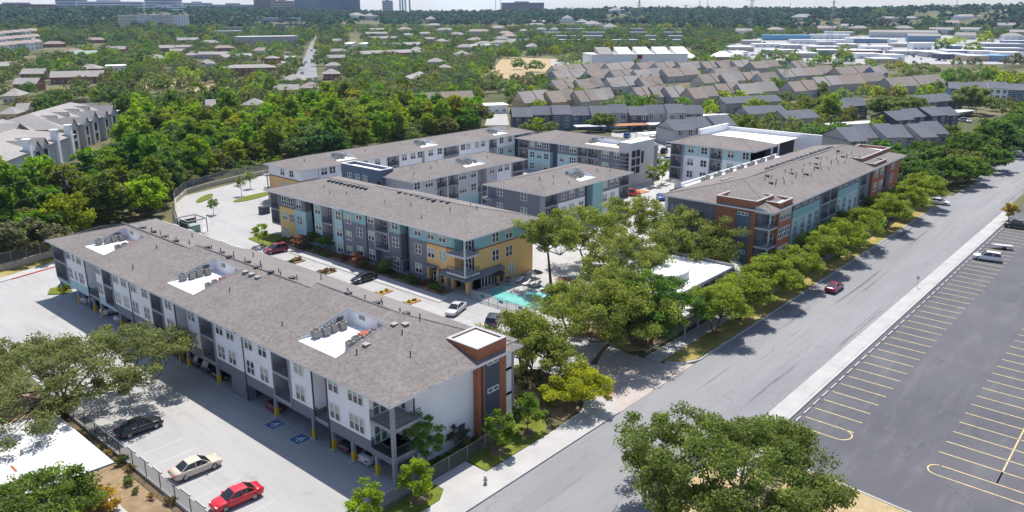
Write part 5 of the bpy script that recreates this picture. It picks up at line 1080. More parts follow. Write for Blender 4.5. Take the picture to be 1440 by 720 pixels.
for i, (a, b_, y) in enumerate([(517,545,44),(515,545,50),(520,562,57),(524,588,67),(568,596,66),(570,583,52),(590,606,50),(600,612,58)]):
    far_house((a, y+1.5), (b_, y+1.2), 4.5, 16, 2.5, f'{ORD[i]} grey-roofed house of the cluster right of the warehouse lane', 'stonegrey', 'shingle_pale', 'gable', 'house', 'house', 3, 'grey-roofed houses by the warehouse lane')
for i, (a, b_, y, m_) in enumerate([(657,681,60,'tan'),(694,718,58,'tan'),(668,695,66,'cream'),(642,668,71,'tan'),(612,632,62,'tan'),(690,727,64,'cream')]):
    far_house((a, y+1), (b_, y+.8), 4.5, 16, 3.5, f'{ORD[i]} tan-walled house with a pale hip roof above the dry field', m_, 'shingle_pale', 'hip', 'house', 'house', 3, 'tan houses above the dry field')
far_house((657,69), (702,68), 4, 18, .5, 'white flat-roofed building above the dry field', 'white', 'membrane', 'flat', 'building', 'building', 6)
far_house((482,68), (493,68), 5, 60, .5, 'long white warehouse on the left of the lane', 'white', 'membrane', 'flat', 'warehouse', 'warehouse', 2); far_house((505,68), (515,68), 5, 60, .5, 'long white warehouse on the right of the lane', 'white', 'membrane', 'flat', 'warehouse', 'warehouse', 2)
sheet('lane', [G(493,69), G(505,69), G(503,47), G(495,47)], .05, 'street_asphalt'); BLOCKS.append([G(480,72), G(518,72), G(508,46), G(490,46)])
# the white pavilion-like building and flat apartments behind it
o = far_house((832,98), (966,96.5), 11.5, 30, .5, 'large white commercial building with sloping pale roofs and a red panel', 'white', 'membrane', 'flat', 'commercial building', 'commercial_building', 9, winkind='bay')
def sub_shed(o, x0, x1, d, z0, z1, mat='shingle_pale'):
    b = MB(); b.poly([(x0,-1,z0),(x1,-1,z0),(x1,d,z1),(x0,d,z1)]); b.poly([(x0,-1,z0),(x0,d,z1),(x0,d,z0)]); b.poly([(x1,-1,z0),(x1,d,z0),(x1,d,z1)]); b.poly([(x1,d,z0),(x0,d,z0),(x0,d,z1),(x1,d,z1)])
    ob = bpy.data.objects.new('sloping_roof', b.mesh('sloping_roof', mat)); COL.objects.link(ob); ob.parent = o
for i in range(5): sub_shed(o, 6+i*16.2, 18+i*16.2, 16, 12.05, 17.0, 'membrane' if i else 'shingle_pale')
pb = MB(); pb.box(38, 42, -.35, -.12, 8, 11.3); ob = bpy.data.objects.new('red_panel', pb.mesh('red_panel', 'dkred')); COL.objects.link(ob); ob.parent = o
sheet('parking_lot', [G(775,100), G(825,98), G(830,84), G(775,84)], .03, 'lot_concrete'); BLOCKS.append([G(780,99), G(826,98), G(828,90), G(784,90)])
k = 0
for y, segs in ((44,[(790,822),(830,880),(885,905),(910,965)]),(49.5,[(760,800),(815,850),(880,910),(930,965)]),(55,[(775,815),(820,850),(905,925),(940,960)]),(61,[(770,838),(845,905),(908,965)])):
    for a, b_ in segs:
        far_house((a, y+1), (b_, y+1), 5.5, 14, .5, f'flat-roofed grey apartment slab, {ORD[k%15]} of those above the white commercial building', 'midgrey', 'metalroof', 'flat', 'apartment building', 'apartment_slab', 5, 'flat-roofed apartment slabs', 1); k += 1
for i, (a, b_, y) in enumerate([(728,742,47),(752,768,45),(772,786,45),(741,765,38)]): far_house((a, y), (b_, y), 4.5, 15, 3, f'{ORD[i]} small hip-roofed house left of the flat apartment slabs', 'palegrey', 'shingle_pale', 'hip', 'house', 'house', 2, 'hip-roofed houses by the slabs')
far_house((718,62), (750,60), 4, 18, 2.6, 'grey gabled building left of the flat slabs', 'stonegrey', 'shingle_pale', 'gable')
# left half: houses, brick flats, offices
far_house((72,119), (146,117), 4.4, 16, 3.4, 'wide brick school-like building with a grey gabled roof on the left', 'redbrick', 'shingle_pale', 'gable', 'building', 'building', 7)
far_house((150,101), (186,100), 4, 16, .5, 'white flat-roofed wing beside the brick school-like building', 'white', 'membrane', 'flat', 'building', 'building', 4)
far_house((107,82), (140,81), 4, 18, 3, 'low building with a sage green roof on the left', 'palegrey', 'sagegreen', 'gable', 'building', 'building', 3)
far_house((-4,101), (34,99), 4, 14, 3, 'dark-gabled house at the left edge', 'dkgrey', 'shingle_pale', 'gable', 'house', 'house', 2)
far_house((315,108), (388,106.5), 6.0, 14, 2.0, 'two-storey brick flats with a pale roof and blue-white windows', 'redbrick', 'shingle_pale', 'hip', 'apartment building', 'brick_flats', 8, None, 2)
far_house((318,88), (360,85), 4.5, 14, 2.4, 'grey gabled flats behind the brick flats, the left one', 'stonegrey', 'shingle_pale', 'gable', 'apartment building', 'brick_flats', 4); far_house((278,83), (320,83), 4.5, 14, 2.4, 'grey gabled flats left of the brick flats', 'stonegrey', 'shingle_pale', 'gable', 'apartment building', 'brick_flats', 4)
far_house((372,90), (390,90), 5, 12, 2, 'small red brick house at the end of the brick flats', 'redbrick', 'shingle_pale', 'hip', 'house', 'house', 2)
far_house((338,68), (420,66), 13, 26, 1.0, 'two-storey grey office building with a pale roof left of the far street', 'stonegrey', 'metalroof', 'flat', 'office building', 'office_building', 9, None, 2, winkind='office')
for i, (a, b_, y) in enumerate([(313,348,43),(345,425,43),(390,432,37),(300,345,49),(360,420,31)]): far_house((a, y+1), (b_, y+1), 6, 18, 1, f'{ORD[i]} flat pale-roofed building of the group behind the grey office', 'midgrey', 'metalroof', 'flat', 'building', 'building', 5, 'flat buildings behind the office')
for i, (a, b_, y) in enumerate([(240,262,76),(262,280,82),(248,272,70),(338,362,106),(386,420,135),(340,372,158),(292,304,160),(1,24,172),(24,40,166),(460,482,98),(462,486,86),(464,490,76),(468,482,60)]):
    far_house((a, y+1), (b_, y+.5), 3.6, 10, 2.6, f'{ORD[i]} of the small pale-roofed houses among the left-hand trees', ['beige','cream','redbrick','tan'][i % 4], 'shingle_pale', 'hip' if i % 2 else 'gable', 'house', 'house', 2, 'small houses among the left-hand trees')
far_house((169,42), (268,41), 22, 40, 1.5, 'cream four-storey condominium with many balconies on the left skyline', 'cream', 'metalroof', 'flat', 'apartment building', 'condominium', 6, None, 5, 4, walls=['cream','trim','cream','trim'], slope_units=6)
o_ = 0
for r0 in range(3):
    for c0 in range(5):
        far_house((2+c0*12-r0*3, 74-r0*9+c0*-1.2), (13+c0*12-r0*3, 73.5-r0*9+c0*-1.2), 8, 13, 3.2, f'pink-roofed townhouse, {ORD[o_]} of the cluster at the left edge', ['white','palegrey','steelblue'][c0 % 3], 'shingle_pink', 'gable', 'house', 'townhouse', 2, 'pink-roofed townhouses', 2); o_ += 1
for pts, mt in (([G(30,84), G(62,74), G(150,70), G(152,64), G(60,66), G(0,78), G(0,92)], 'lot_concrete'), ([G(100,70), G(142,70), G(150,63), G(105,64)], 'dry_grass'), ([G(130,133), G(160,122), G(235,112), G(330,120), G(325,138), G(290,140), G(255,122), G(180,130)], 'dry_grass'), ([G(0,170), G(30,172), G(36,180), G(0,182)], 'dry_grass'), ([G(388,98), G(412,98), G(416,74), G(398,74)], 'lot_concrete')):
    sheet('open_ground', pts, .016, mt)
BLOCKS += [[G(32,84), G(150,70), G(150,65), G(60,67)], [G(150,126), G(235,114), G(320,122), G(320,136), G(290,138), G(255,124)], [G(388,98), G(412,98), G(416,76), G(398,76)], [G(0,176), G(32,176), G(32,168), G(0,168)]]
def strip(name, pl, pr, z, mat):
    b = MB(); L = [G(*p) for p in pl]; Q = [G(*p) for p in pr]
    for i in range(len(L)-1): b.poly([(*L[i], T(*L[i])+z), (*Q[i], T(*Q[i])+z), (*Q[i+1], T(*Q[i+1])+z), (*L[i+1], T(*L[i+1])+z)])
    BLOCKS.append([(x-3, y) for x, y in L]+[(x+3, y) for x, y in Q[::-1]]); return struct(name, b, mat)
strip('side_road', [(412,113),(424,90),(432,72),(438,58),(444,47),(446,42)], [(447,113),(444,90),(446,72),(449,58),(451,47),(452,42)], .05, 'street_asphalt')
# big old apartment houses at the left edge with gables and chimneys
def gabled_block():
    o = Bld('apartment_block', 'apartment house with a pale grey roof, two dormers and white chimneys, left edge', 60, 222, 'apartment building'); r = o.root; r.rotation_euler = (0, 0, 0)
    P = [Vector(G(0,272)), Vector(G(108,222))]; d = (P[1]-P[0]).normalized(); n = Vector((-d.y, d.x)); a = math.atan2(d.y, d.x); r.location = (P[0].x, P[0].y, 0); r.rotation_euler = (0,0,a)
    ln = (P[1]-P[0]).length
    def part(nm, mt, fn):
        b = MB(); fn(b); ob = bpy.data.objects.new(nm, b.mesh(nm, mt)); COL.objects.link(ob); ob.parent = r
    part('wall', 'palegrey', lambda b: b.box(-25, ln, 0, 24, 0, 7.5)); part('roof', 'shingle_pale', lambda b: (b.poly([(-26,-.8,7.4),(ln+.8,-.8,7.4),(ln-11,12,11),(-26,12,11)]), b.poly([(ln+.8,25,7.4),(-26,25,7.4),(-26,12,11),(ln-11,12,11)]), b.poly([(ln+.8,-.8,7.4),(ln+.8,25,7.4),(ln-11,12,11)])))
    for x in (ln*.36, ln*.72, ln*.98-3): part('chimney', 'white', lambda b: (b.box(x, x+1.7, -.9, .9, 0, 10.6), b.box(x-.15, x+1.85, -1.05, 1.05, 10.6, 10.9)))
    for x in (ln*.36+3.2, ln*.36+8.4):
        part('dormer', 'palegrey', lambda b: (b.prism([(x,-.6),(x+4,-.6),(x+4,4),(x,4)], 0, 7.6), b.poly([(x,-.62,7.6),(x+4,-.62,7.6),(x+2,-.62,9.6)])))
        part('dormer_roof', 'shingle_pale', lambda b: (b.poly([(x-.4,-1,7.5),(x+2,-1,9.9),(x+2,7,9.9),(x-.4,7,7.5)][::-1]), b.poly([(x+4.4,-1,7.5),(x+2,-1,9.9),(x+2,7,9.9),(x+4.4,7,7.5)])))
        for z in (1.2, 4.4): part('dark_opening', 'void', lambda b: b.box(x+.7, x+3.3, -.66, -.55, z, z+2.3))
    BLOCKS.append([tuple(P[0]+d*-26-n*3), tuple(P[1]+d*2-n*3), tuple(P[1]+d*2+n*27), tuple(P[0]+d*-26+n*27)])
    # rear block, gable-studded
    o2 = Bld('apartment_block', 'grey apartment house with many steep gables and tall narrow windows at the left edge', 0, 0, 'apartment building'); r = o2.root
    Q = [Vector(G(96,218)), Vector(G(170,186))]; d = (Q[1]-Q[0]).normalized(); n = Vector((-d.y, d.x)); r.location = (Q[0].x, Q[0].y, 0); r.rotation_euler = (0,0,math.atan2(d.y, d.x)); L = (Q[1]-Q[0]).length
    part('wall', 'beige', lambda b: b.box(0, L, 0, 26, 0, 8.4)); part('roof', 'shingle_pale', lambda b: (b.poly([(-.6,-.8,8.3),(L+.8,-.8,8.3),(L-9,13,12.6),(9,13,12.6)]), b.poly([(L+.8,27,8.3),(-.6,27,8.3),(9,13,12.6),(L-9,13,12.6)]), b.poly([(L+.8,-.8,8.3),(L+.8,27,8.3),(L-9,13,12.6)]), b.poly([(-.6,27,8.3),(-.6,-.8,8.3),(9,13,12.6)])))
    for i in range(5):
        x = 3+i*L/5.4; wd = 4.2 if i % 2 else 5.6; pj = -1.6 if i % 2 else -.8
        part('gable_bay', 'palegrey', lambda b: (b.prism([(x,pj),(x+wd,pj),(x+wd,3),(x,3)], 0, 8.4), b.poly([(x,pj-.01,8.4),(x+wd,pj-.01,8.4),(x+wd/2,pj-.01,8.4+wd*.45)])))
        part('gable_roof', 'shingle_pale', lambda b: (b.poly([(x-.4,pj-.4,8.2),(x+wd/2,pj-.4,8.5+wd*.47),(x+wd/2,10,8.5+wd*.47),(x-.4,10,8.2)][::-1]), b.poly([(x+wd+.4,pj-.4,8.2),(x+wd/2,pj-.4,8.5+wd*.47),(x+wd/2,10,8.5+wd*.47),(x+wd+.4,10,8.2)])))
        for z in (1, 4.6): part('tall_window', 'glass', lambda b: b.box(x+wd*.3, x+wd*.7, pj-.06, pj-.01, z, z+2.6))
        part('roof_dormer', 'shingle_pale', lambda b: (b.poly([(x+4,5,10),(x+5.6,5,11.8),(x+5.6,11,11.8),(x+4,11,10)][::-1]), b.poly([(x+7.2,5,10),(x+5.6,5,11.8),(x+5.6,11,11.8),(x+7.2,11,10)]), b.poly([(x+4,5.05,10),(x+7.2,5.05,10),(x+5.6,5.05,11.8)])))
    # wing facing us at the left end
    part('wing', 'palegrey', lambda b: (b.box(-32, 0, 9, 27, 0, 8.2), b.poly([(-19,8.9,8.2),(-5,8.9,8.2),(-12,8.9,11.6)]))); part('wing_roof', 'shingle_pale', lambda b: (b.poly([(-33,8,8.1),(1,8,8.1),(1,18,11.8),(-33,18,11.8)]), b.poly([(1,28,8.1),(-33,28,8.1),(-33,18,11.8),(1,18,11.8)]), b.poly([(-20,7.5,8.1),(-12,7.5,12),(-12,18,12),(-20,18,8.1)][::-1]), b.poly([(-4,7.5,8.1),(-12,7.5,12),(-12,18,12),(-4,18,8.1)])))
    BLOCKS.append([tuple(Q[0]+d*-33-n*4), tuple(Q[1]+d*2-n*4), tuple(Q[1]+d*2+n*29), tuple(Q[0]+d*-33+n*29)])
gabled_block()
# ------------------------------------------------------------------ commercial strip on the right
far_sheet('parking_lot', [(91,1190,1470),(84,1010,1480),(76,1000,1480),(66,1015,1470),(58,1050,1440),(50,1085,1330)], .35, 'lot_concrete', 16)
BLOCKS.append([G(1005,83), G(1190,83), G(1250,91), G(1470,91), G(1470,66), G(1440,58), G(1320,52), G(1085,51), G(1020,66)])
com = [(1073,1140,56,7,'skyblue','skyblue','blue-walled shop with a pale blue roof'),(1112,1200,61,5,'white','metalroof','long low white shop right of the blue-walled one'),(1190,1250,60,6,'steelblue','membrane','pale shop with blue window bands'),(1200,1241,76,4,'dkred','membrane','dark red shop front in the commercial strip'),(1025,1060,72,5,'beige','metalroof','beige shed with a pale roof'),(1060,1100,66,4,'white','membrane','flat white shop behind the small trees'),(1283,1310,69,7,'white','membrane','white block with columns'),(1303,1330,80,5,'stonegrey','membrane','grey flat-roofed shop below the white columns'),(1326,1342,83,5,'dkgrey','membrane','small dark shop with a pale roof'),(1342,1360,83,5,'palegrey','metalroof','pale grey shop left of the tan one'),(1360,1392,86,5,'tan','metalroof','tan shop with a pale metal roof'),(1390,1420,86,5,'steelblue','skyblue','shop with a bright blue roof'),(1385,1440,74,5,'midgrey','metalroof','long grey shed right of the yellow trees'),(1384,1440,67,5,'midgrey','metalroof','upper long grey shed right of the yellow trees'),(1338,1352,70,5,'steelblue','membrane','small pale blue gabled shop between green trees'),(1140,1195,54,6,'white','metalroof','white shed behind the blue shop'),(1222,1318,52,8,'palegrey','shingle_pale','long pale apartment house above the shops'),(1276,1322,58,8,'steelblue','shingle_pale','blue-grey apartment house above the shops'),(1306,1340,47,7,'white','shingle_pale','pale house above the yellow trees'),(1246,1295,33,8,'beige','shingle_pale','beige building on the skyline slope'),(1045,1070,62,5,'stonegrey','metalroof','grey shed left of the blue shop'),(1000,1030,86,4,'tan','metalroof','tan shed near the white tents'),(1230,1262,89,4,'tan','metalroof','tan kiosk below the shops'),(1160,1200,50,6,'white','metalroof','white barn under the dark trees'),(1182,1198,42,8,'white','shingle_pale','white house under the dark trees'),(1420,1442,50,6,'beige','shingle_pale','beige house at the right edge'),(1350,1380,46,6,'white','shingle_pale','white house behind the yellow trees'),(1215,1255,70,4,'white','membrane','low white workshop between the shops'),(1255,1300,77,4,'palegrey','membrane','low pale workshop with a wide flat roof'),(1140,1180,70,4,'stonegrey','membrane','grey workshop with white flat roof')]
for i, (a, b_, y) in enumerate([(1030,1052,79),(1080,1118,76),(1120,1150,81),(1150,1180,76),(1205,1240,82),(1246,1272,84),(1150,1176,63),(1255,1280,66),(1330,1366,77),(1404,1440,80),(1366,1400,78),(1100,1128,68),(1180,1206,67),(1412,1445,62),(1236,1262,60)]):
    com.append((a, b_, y, 4.5, ['white','palegrey','beige','steelblue','white'][i % 5], ['membrane','metalroof','membrane'][i % 3], f'{ORD[i]} of the small pale flat-roofed workshops filling the commercial strip'))
for a, b_, y, h, wl_, rf, lb in com: far_house((a, y+1), (b_, y+1), h, 22, .8 if rf in ('membrane','metalroof','skyblue') else 3, lb, wl_, rf, 'flat' if rf in ('membrane','metalroof','skyblue') else 'gable', 'shop' if h < 8 else 'building', 'commercial_building' if h < 8 else 'house', max(2, int((b_-a)/9)), winkind='office' if h > 5 else 'tall')
for i, (a, b_, y) in enumerate([(964,982,88),(1005,1032,84),(1032,1046,82)]): far_house((a, y), (b_, y), 4, 14, 4, f'{ORD[i]} white tent-like roof left of the shops', 'white', 'membrane', 'hip', 'tent', 'tent', 1)
for i, (a, b_, y, m_) in enumerate([(790,806,29,'white'),(808,826,35,'steelblue'),(818,832,24,'white'),(845,858,25,'white'),(860,880,27,'white'),(1130,1180,22,'beige'),(500,514,21,'white'),(520,532,22,'palegrey'),(598,612,30,'tan'),(1330,1350,27,'beige')]):
    far_house((a, y+3), (b_, y+3), 9, 25, 6, f'{ORD[i]} pale house on the wooded far slope', m_, 'shingle_pale', 'hip', 'house', 'house', 2, 'houses on the wooded far slope')
# ------------------------------------------------------------------ skyline
def tower_block(pa, pb, top, r, wall, label, name='office_tower', bands=True, glassm='tower_glass', depth=30, cat='office building', base=18):
    aL = math.atan2(*(lambda d: (d.y, d.x))(FW*FPX+RT*(pa-720)+UP*(360-18))); aR = math.atan2(*(lambda d: (d.y, d.x))(FW*FPX+RT*(pb-720)+UP*(360-18)))
    A_, B_ = Vector((r*math.cos(aL), r*math.sin(aL))), Vector((r*math.cos(aR), r*math.sin(aR))); d = B_-A_; ln = d.length; z0 = T(*A_)-2
    ht = HC+(18-top)/FPX*r-z0; o = empty(name, (A_.x, A_.y, z0), math.atan2(d.y, d.x), label, cat)
    b = MB(); b.box(0, ln, 0, depth, 0, ht); ob = bpy.data.objects.new('wall', b.mesh('wall', wall)); COL.objects.link(ob); ob.parent = o
    if bands:
        z = 3
        while z < ht-3:
            g = MB(); g.box(ln*.02, ln*.98, -.35, -.05, z, z+3.2); ob = bpy.data.objects.new('window_band', g.mesh('window_band', glassm)); COL.objects.link(ob); ob.parent = o; z += 6.5
    p = MB(); p.box(ln*.3, ln*.65, depth*.3, depth*.7, ht, ht+4); ob = bpy.data.objects.new('plant_room', p.mesh('plant_room', 'midgrey')); COL.objects.link(ob); ob.parent = o
for a in ((-30,84,8.5,2500,'redbrick','long low pink-roofed building on the left skyline','long_building',False),(80,126,-3,2450,'trim','white slab office at the left of the skyline'),(108,205,5,2420,'white','long white office with many windows on the left skyline'),(205,258,-6,2380,'palegrey','glass office tower with dark blue bands on the left skyline'),(202,263,11,2350,'white','parking deck at the foot of the banded glass tower','parking_deck'),(258,300,6,2600,'white','pale office right of the banded glass tower'),(300,360,8,2600,'beige','long beige building on the skyline','long_building'),(358,390,-2,2500,'redbrick','brown brick office on the skyline'),(382,415,3,2420,'tan','tan office with a glass front on the skyline'),(415,432,-5,2550,'steelblue','narrow blue glass tower on the skyline'),(430,453,-4,2500,'tower_glass','pale mirror-glass tower on the skyline'),(452,480,-6,2450,'bluegrey','dark slate-coloured tower on the skyline, left half'),(480,507,-4,2480,'dkgrey','darkest tower on the skyline, at the right end of the office cluster'),(538,553,2.5,2700,'palegrey','small ribbed concrete tower standing alone on the skyline'),(705,765,5,2700,'redbrick','low brown building standing alone on the central skyline')):
    tower_block(*a[:6], name=a[6] if len(a) > 6 else 'office_tower', bands=(a[7] if len(a) > 7 else True))
for i, px in enumerate((563,566.5,570.5,576.5)):
    d = FW*FPX+RT*(px-720)+UP*(342); a = math.atan2(d.y, d.x); r = 2700; b = MB(); z0 = T(r*math.cos(a), r*math.sin(a)); b.tube((r*math.cos(a), r*math.sin(a), z0-2), (r*math.cos(a), r*math.sin(a), z0+75), 2.6, 2.6, 8)
    tag(b.build('chimney_stack', 'skyblue' if i % 2 else 'palegrey'), ('leftmost pale','second, blue','third, pale','rightmost blue')[i]+' tall stack of the four on the skyline', 'stack')
def lattice(px, py, top, lab, w=9.0, mat='steel'):
    x, y = G(px, py); z0 = T(x, y); dist = math.hypot(x, y); h = HC+(18-top)/FPX*dist-z0; o = empty('transmission_tower', (x, y, z0), 0, lab, 'pylon'); b = MB(); n = 9; k = max(.12, dist*.00018)
    P = lambda i, c: (x+c[0]*w/2*(1-.85*i/n), y+c[1]*w/2*(1-.85*i/n), z0+h*i/n)
    cs = [(-1,-1),(1,-1),(1,1),(-1,1)]
    for i in range(n):
        for j in range(4): b.tube(P(i,cs[j]), P(i+1,cs[j]), k, k, 4); b.tube(P(i,cs[j]), P(i+1,cs[(j+1)%4]), k*.6, k*.6, 3)
    b.build('lattice_mast', mat, o)
    for zf in (.72, .84, .96):
        c = MB(); c.tube((x-w*.55,y+w*.55,z0+h*zf), (x+w*.55,y-w*.55,z0+h*zf), k, k, 4); c.build('crossarm', mat, o)
lattice(1053, 56, -6, 'tall lattice pylon above the dark trees right of centre, the biggest one'); lattice(963, 34, 8, 'small lattice pylon above the dark trees left of the biggest one', 7); lattice(1165, 72, 3, 'slender pylon over the commercial strip', 6); lattice(1103, 122, 78, 'lattice pylon among the terraces, in front of the brown roofs', 4); lattice(447, 150, 100, 'lattice pylon among the trees left of the long grey house', 5); lattice(898, 26, 0, 'pylon on the central skyline above the white houses', 7)
for px, py, tp, lb in ((983,22,0,'thin mast on the skyline right of the central pylon, the left of a close pair'),(994,22,-1,'thin mast on the skyline right of the central pylon, the right of a close pair'),(1343,20,-2,'tall thin aerial mast alone on the right skyline'),(1110,22,6,'short thin mast on the skyline right of the biggest pylon'),(697,20,-2,'left of two thin masts beside the low brown skyline building'),(704,20,-2,'right of two thin masts beside the low brown skyline building'),(1205,78,46,'lamp mast standing among the shops by the dark red front'),(1275,82,58,'lamp mast standing among the shops by the white columns')):
    x, y = G(px, py); dist = math.hypot(x, y); z0 = T(x, y); k = max(.15, dist*.0003); b = MB(); b.tube((x,y,z0), (x,y,HC+(18-tp)/FPX*dist), k*1.3, k, 5)
    tag(b.build('mast', 'steel'), lb, 'mast')

def span(p, q, sag, lab, r):
    b = MB(); n = 18; P = [(p[0]+(q[0]-p[0])*i/n, p[1]+(q[1]-p[1])*i/n, p[2]+(q[2]-p[2])*i/n-4*sag*(i/n)*(1-i/n)) for i in range(n+1)]
    for u, v in zip(P, P[1:]): b.tube(u, v, r, r, 4)
    tag(b.build('overhead_cable', 'steel'), lab, 'cable')
u, v, w_ = G(447,150), G(1103,122), G(-200,172)
span((*u,17), (*v,19), 5, 'upper pale power cable crossing the whole neighbourhood between two pylons', .07); span((*u,14), (*v,15.5), 5, 'lower pale power cable crossing the whole neighbourhood between two pylons', .07)
span((*u,17), (*w_,18), 4, 'upper power cable from the left pylon out of the left edge', .06); span((*u,14), (*w_,15), 4, 'lower power cable from the left pylon out of the left edge', .06)
# ------------------------------------------------------------------ cars
def loft(rings):
    v, f = [], []; n = len(rings[0])
    for r_ in rings: v += r_
    for k in range(len(rings)-1):
        for i in range(n): j = (i+1)%n; f.append((k*n+i, k*n+j, (k+1)*n+j, (k+1)*n+i))
    f.append(tuple(range(n-1, -1, -1))); f.append(tuple((len(rings)-1)*n+i for i in range(n))); return v, f
def to_mesh(name, v, f, mat, smooth=True):
    me = bpy.data.meshes.new(name); me.from_pydata(v, [], f); me.materials.append(MATS[mat]); me.update()
    bm = bmesh.new(); bm.from_mesh(me); bmesh.ops.recalc_face_normals(bm, faces=bm.faces); bm.to_mesh(me); bm.free()
    if smooth: me.polygons.foreach_set('use_smooth', [len(p.vertices) < 6 for p in me.polygons])
    return me
SPEC = {  # x, half width, low, belt, top   /  cabin: x, hw base, z base, hw top, z top
 'sedan': ([(-2.42,.70,.42,.70,.72),(-2.34,.84,.28,.86,.93),(-1.9,.90,.2,.92,1.0),(-1.0,.92,.2,.93,.97),(.6,.92,.2,.90,.95),(1.1,.91,.2,.86,.94),(1.75,.89,.2,.78,.86),(2.2,.82,.24,.68,.74),(2.4,.62,.36,.56,.6)], [(-1.75,.74,.95,.66,.98),(-.95,.79,.93,.60,1.40),(-.1,.80,.92,.61,1.46),(.35,.80,.91,.60,1.42),(1.2,.78,.88,.70,.92)], .33, (1.42,-1.42), (-.98,.42)),
 'suv': ([(-2.3,.78,.45,.85,.9),(-2.24,.88,.3,1.0,1.05),(-1.8,.93,.24,1.02,1.08),(.7,.93,.24,1.0,1.05),(1.1,.92,.24,.98,1.06),(1.8,.9,.24,.92,1.0),(2.25,.82,.28,.8,.86),(2.36,.66,.42,.66,.7)], [(-2.2,.82,1.04,.68,1.1),(-1.9,.83,1.03,.68,1.66),(-.2,.84,1.02,.68,1.72),(.3,.83,1.02,.66,1.67),(1.15,.8,1.0,.72,1.04)], .37, (1.45,-1.38), (-1.95,.35)),
 'pickup': ([(-2.85,.88,.5,1.0,1.02),(-2.75,.95,.42,1.05,1.06),(-1.0,.96,.4,1.06,1.07),(.9,.96,.36,1.04,1.08),(1.4,.95,.36,1.04,1.12),(2.2,.92,.36,1.0,1.08),(2.65,.86,.4,.9,.96),(2.78,.72,.5,.75,.8)], [(-.75,.82,1.06,.74,1.12),(-.6,.83,1.06,.72,1.74),(.5,.83,1.05,.72,1.8),(.9,.82,1.05,.7,1.74),(1.6,.8,1.06,.74,1.1)], .41, (1.75,-1.75), (-.62,.92))}
CARM = {}
def car_meshes(st):
    if st in CARM: return CARM[st]
    body, cab, wr, ax, roofx = SPEC[st]; R_ = []
    for x, w, lo, be, tp in body:
        R_.append([(x,-w*.9,lo),(x,-w,lo+.16),(x,-w,(lo+be)/2+.05),(x,-w*.96,be),(x,-w*.8,(be+tp)/2+.015),(x,-w*.35,tp),(x,w*.35,tp),(x,w*.8,(be+tp)/2+.015),(x,w*.96,be),(x,w,(lo+be)/2+.05),(x,w,lo+.16),(x,w*.9,lo)])
    bm_ = to_mesh('body', *loft(R_), 'car_paint')
    C = [[(x,-wb,zb-.05),(x,-wt,zt),(x,-wt*.4,zt+.02),(x,wt*.4,zt+.02),(x,wt,zt),(x,wb,zb-.05)] for x, wb, zb, wt, zt in cab]
    cm = to_mesh('windows', *loft(C), 'car_glass', False)
    b = MB(); t = cab[1:-1]; e = [(x, wt+.015, zt+.012) for x, wb, zb, wt, zt in t]
    for p, q in zip(e, e[1:]):
        b.poly([(p[0],-p[1],p[2]),(p[0],-p[1]*.4,p[2]+.03),(q[0],-q[1]*.4,q[2]+.03),(q[0],-q[1],q[2])][::-1]); b.poly([(p[0],-p[1]*.4,p[2]+.03),(p[0],p[1]*.4,p[2]+.03),(q[0],q[1]*.4,q[2]+.03),(q[0],-q[1]*.4,q[2]+.03)][::-1]); b.poly([(p[0],p[1]*.4,p[2]+.03),(p[0],p[1],p[2]),(q[0],q[1],q[2]),(q[0],q[1]*.4,q[2]+.03)][::-1])
    for s in (-1, 1):
        for k in (0, len(cab)-2): p, q = cab[k], cab[k+1]; b.tube((p[0],s*p[1],p[2]-.02), (q[0],s*q[3],q[4]+.01) if k == 0 else (p[0],s*p[3],p[4]+.01), .05 if k == 0 else .001, .05 if k == 0 else .001, 5)
        p, q = cab[-2], cab[-1]; b.tube((p[0],s*p[3],p[4]), (q[0],s*q[1],q[2]-.02), .045, .045, 5)
        mx = (cab[1][0]+cab[-2][0])/2; b.tube((mx,s*(cab[2][1]+.005),cab[2][2]-.05), (mx,s*(cab[2][3]+.005),cab[2][4]), .05, .045, 5)
    b.box(.75, .95, -1.05, -.9, .93, 1.06); b.box(.75, .95, .9, 1.05, .93, 1.06)
    rm = b.mesh('roof_panel', 'car_paint')
    tw = MB(); tw.tube((0,-.11,0), (0,.11,0), wr, wr, 18); rw = MB(); rw.tube((0,-.115,0), (0,.115,0), wr*.66, wr*.66, 12)
    hl = MB(); hl.box(-.12, .05, -.17, .17, -.07, .07); tl = MB(); tl.box(-.04, .1, -.16, .16, -.08, .08)
    extra = None
    if st == 'pickup':
        q = MB(); q.box(-2.68, -.85, -.78, .78, 1.0, 1.085); extra = q.mesh('load_bed', 'black')
    CARM[st] = (bm_, cm, rm, tw.mesh('tyre', 'black'), rw.mesh('rim', 'steel'), hl.mesh('headlight', 'trim'), tl.mesh('taillight', 'red_paint'), wr, ax, extra); return CARM[st]
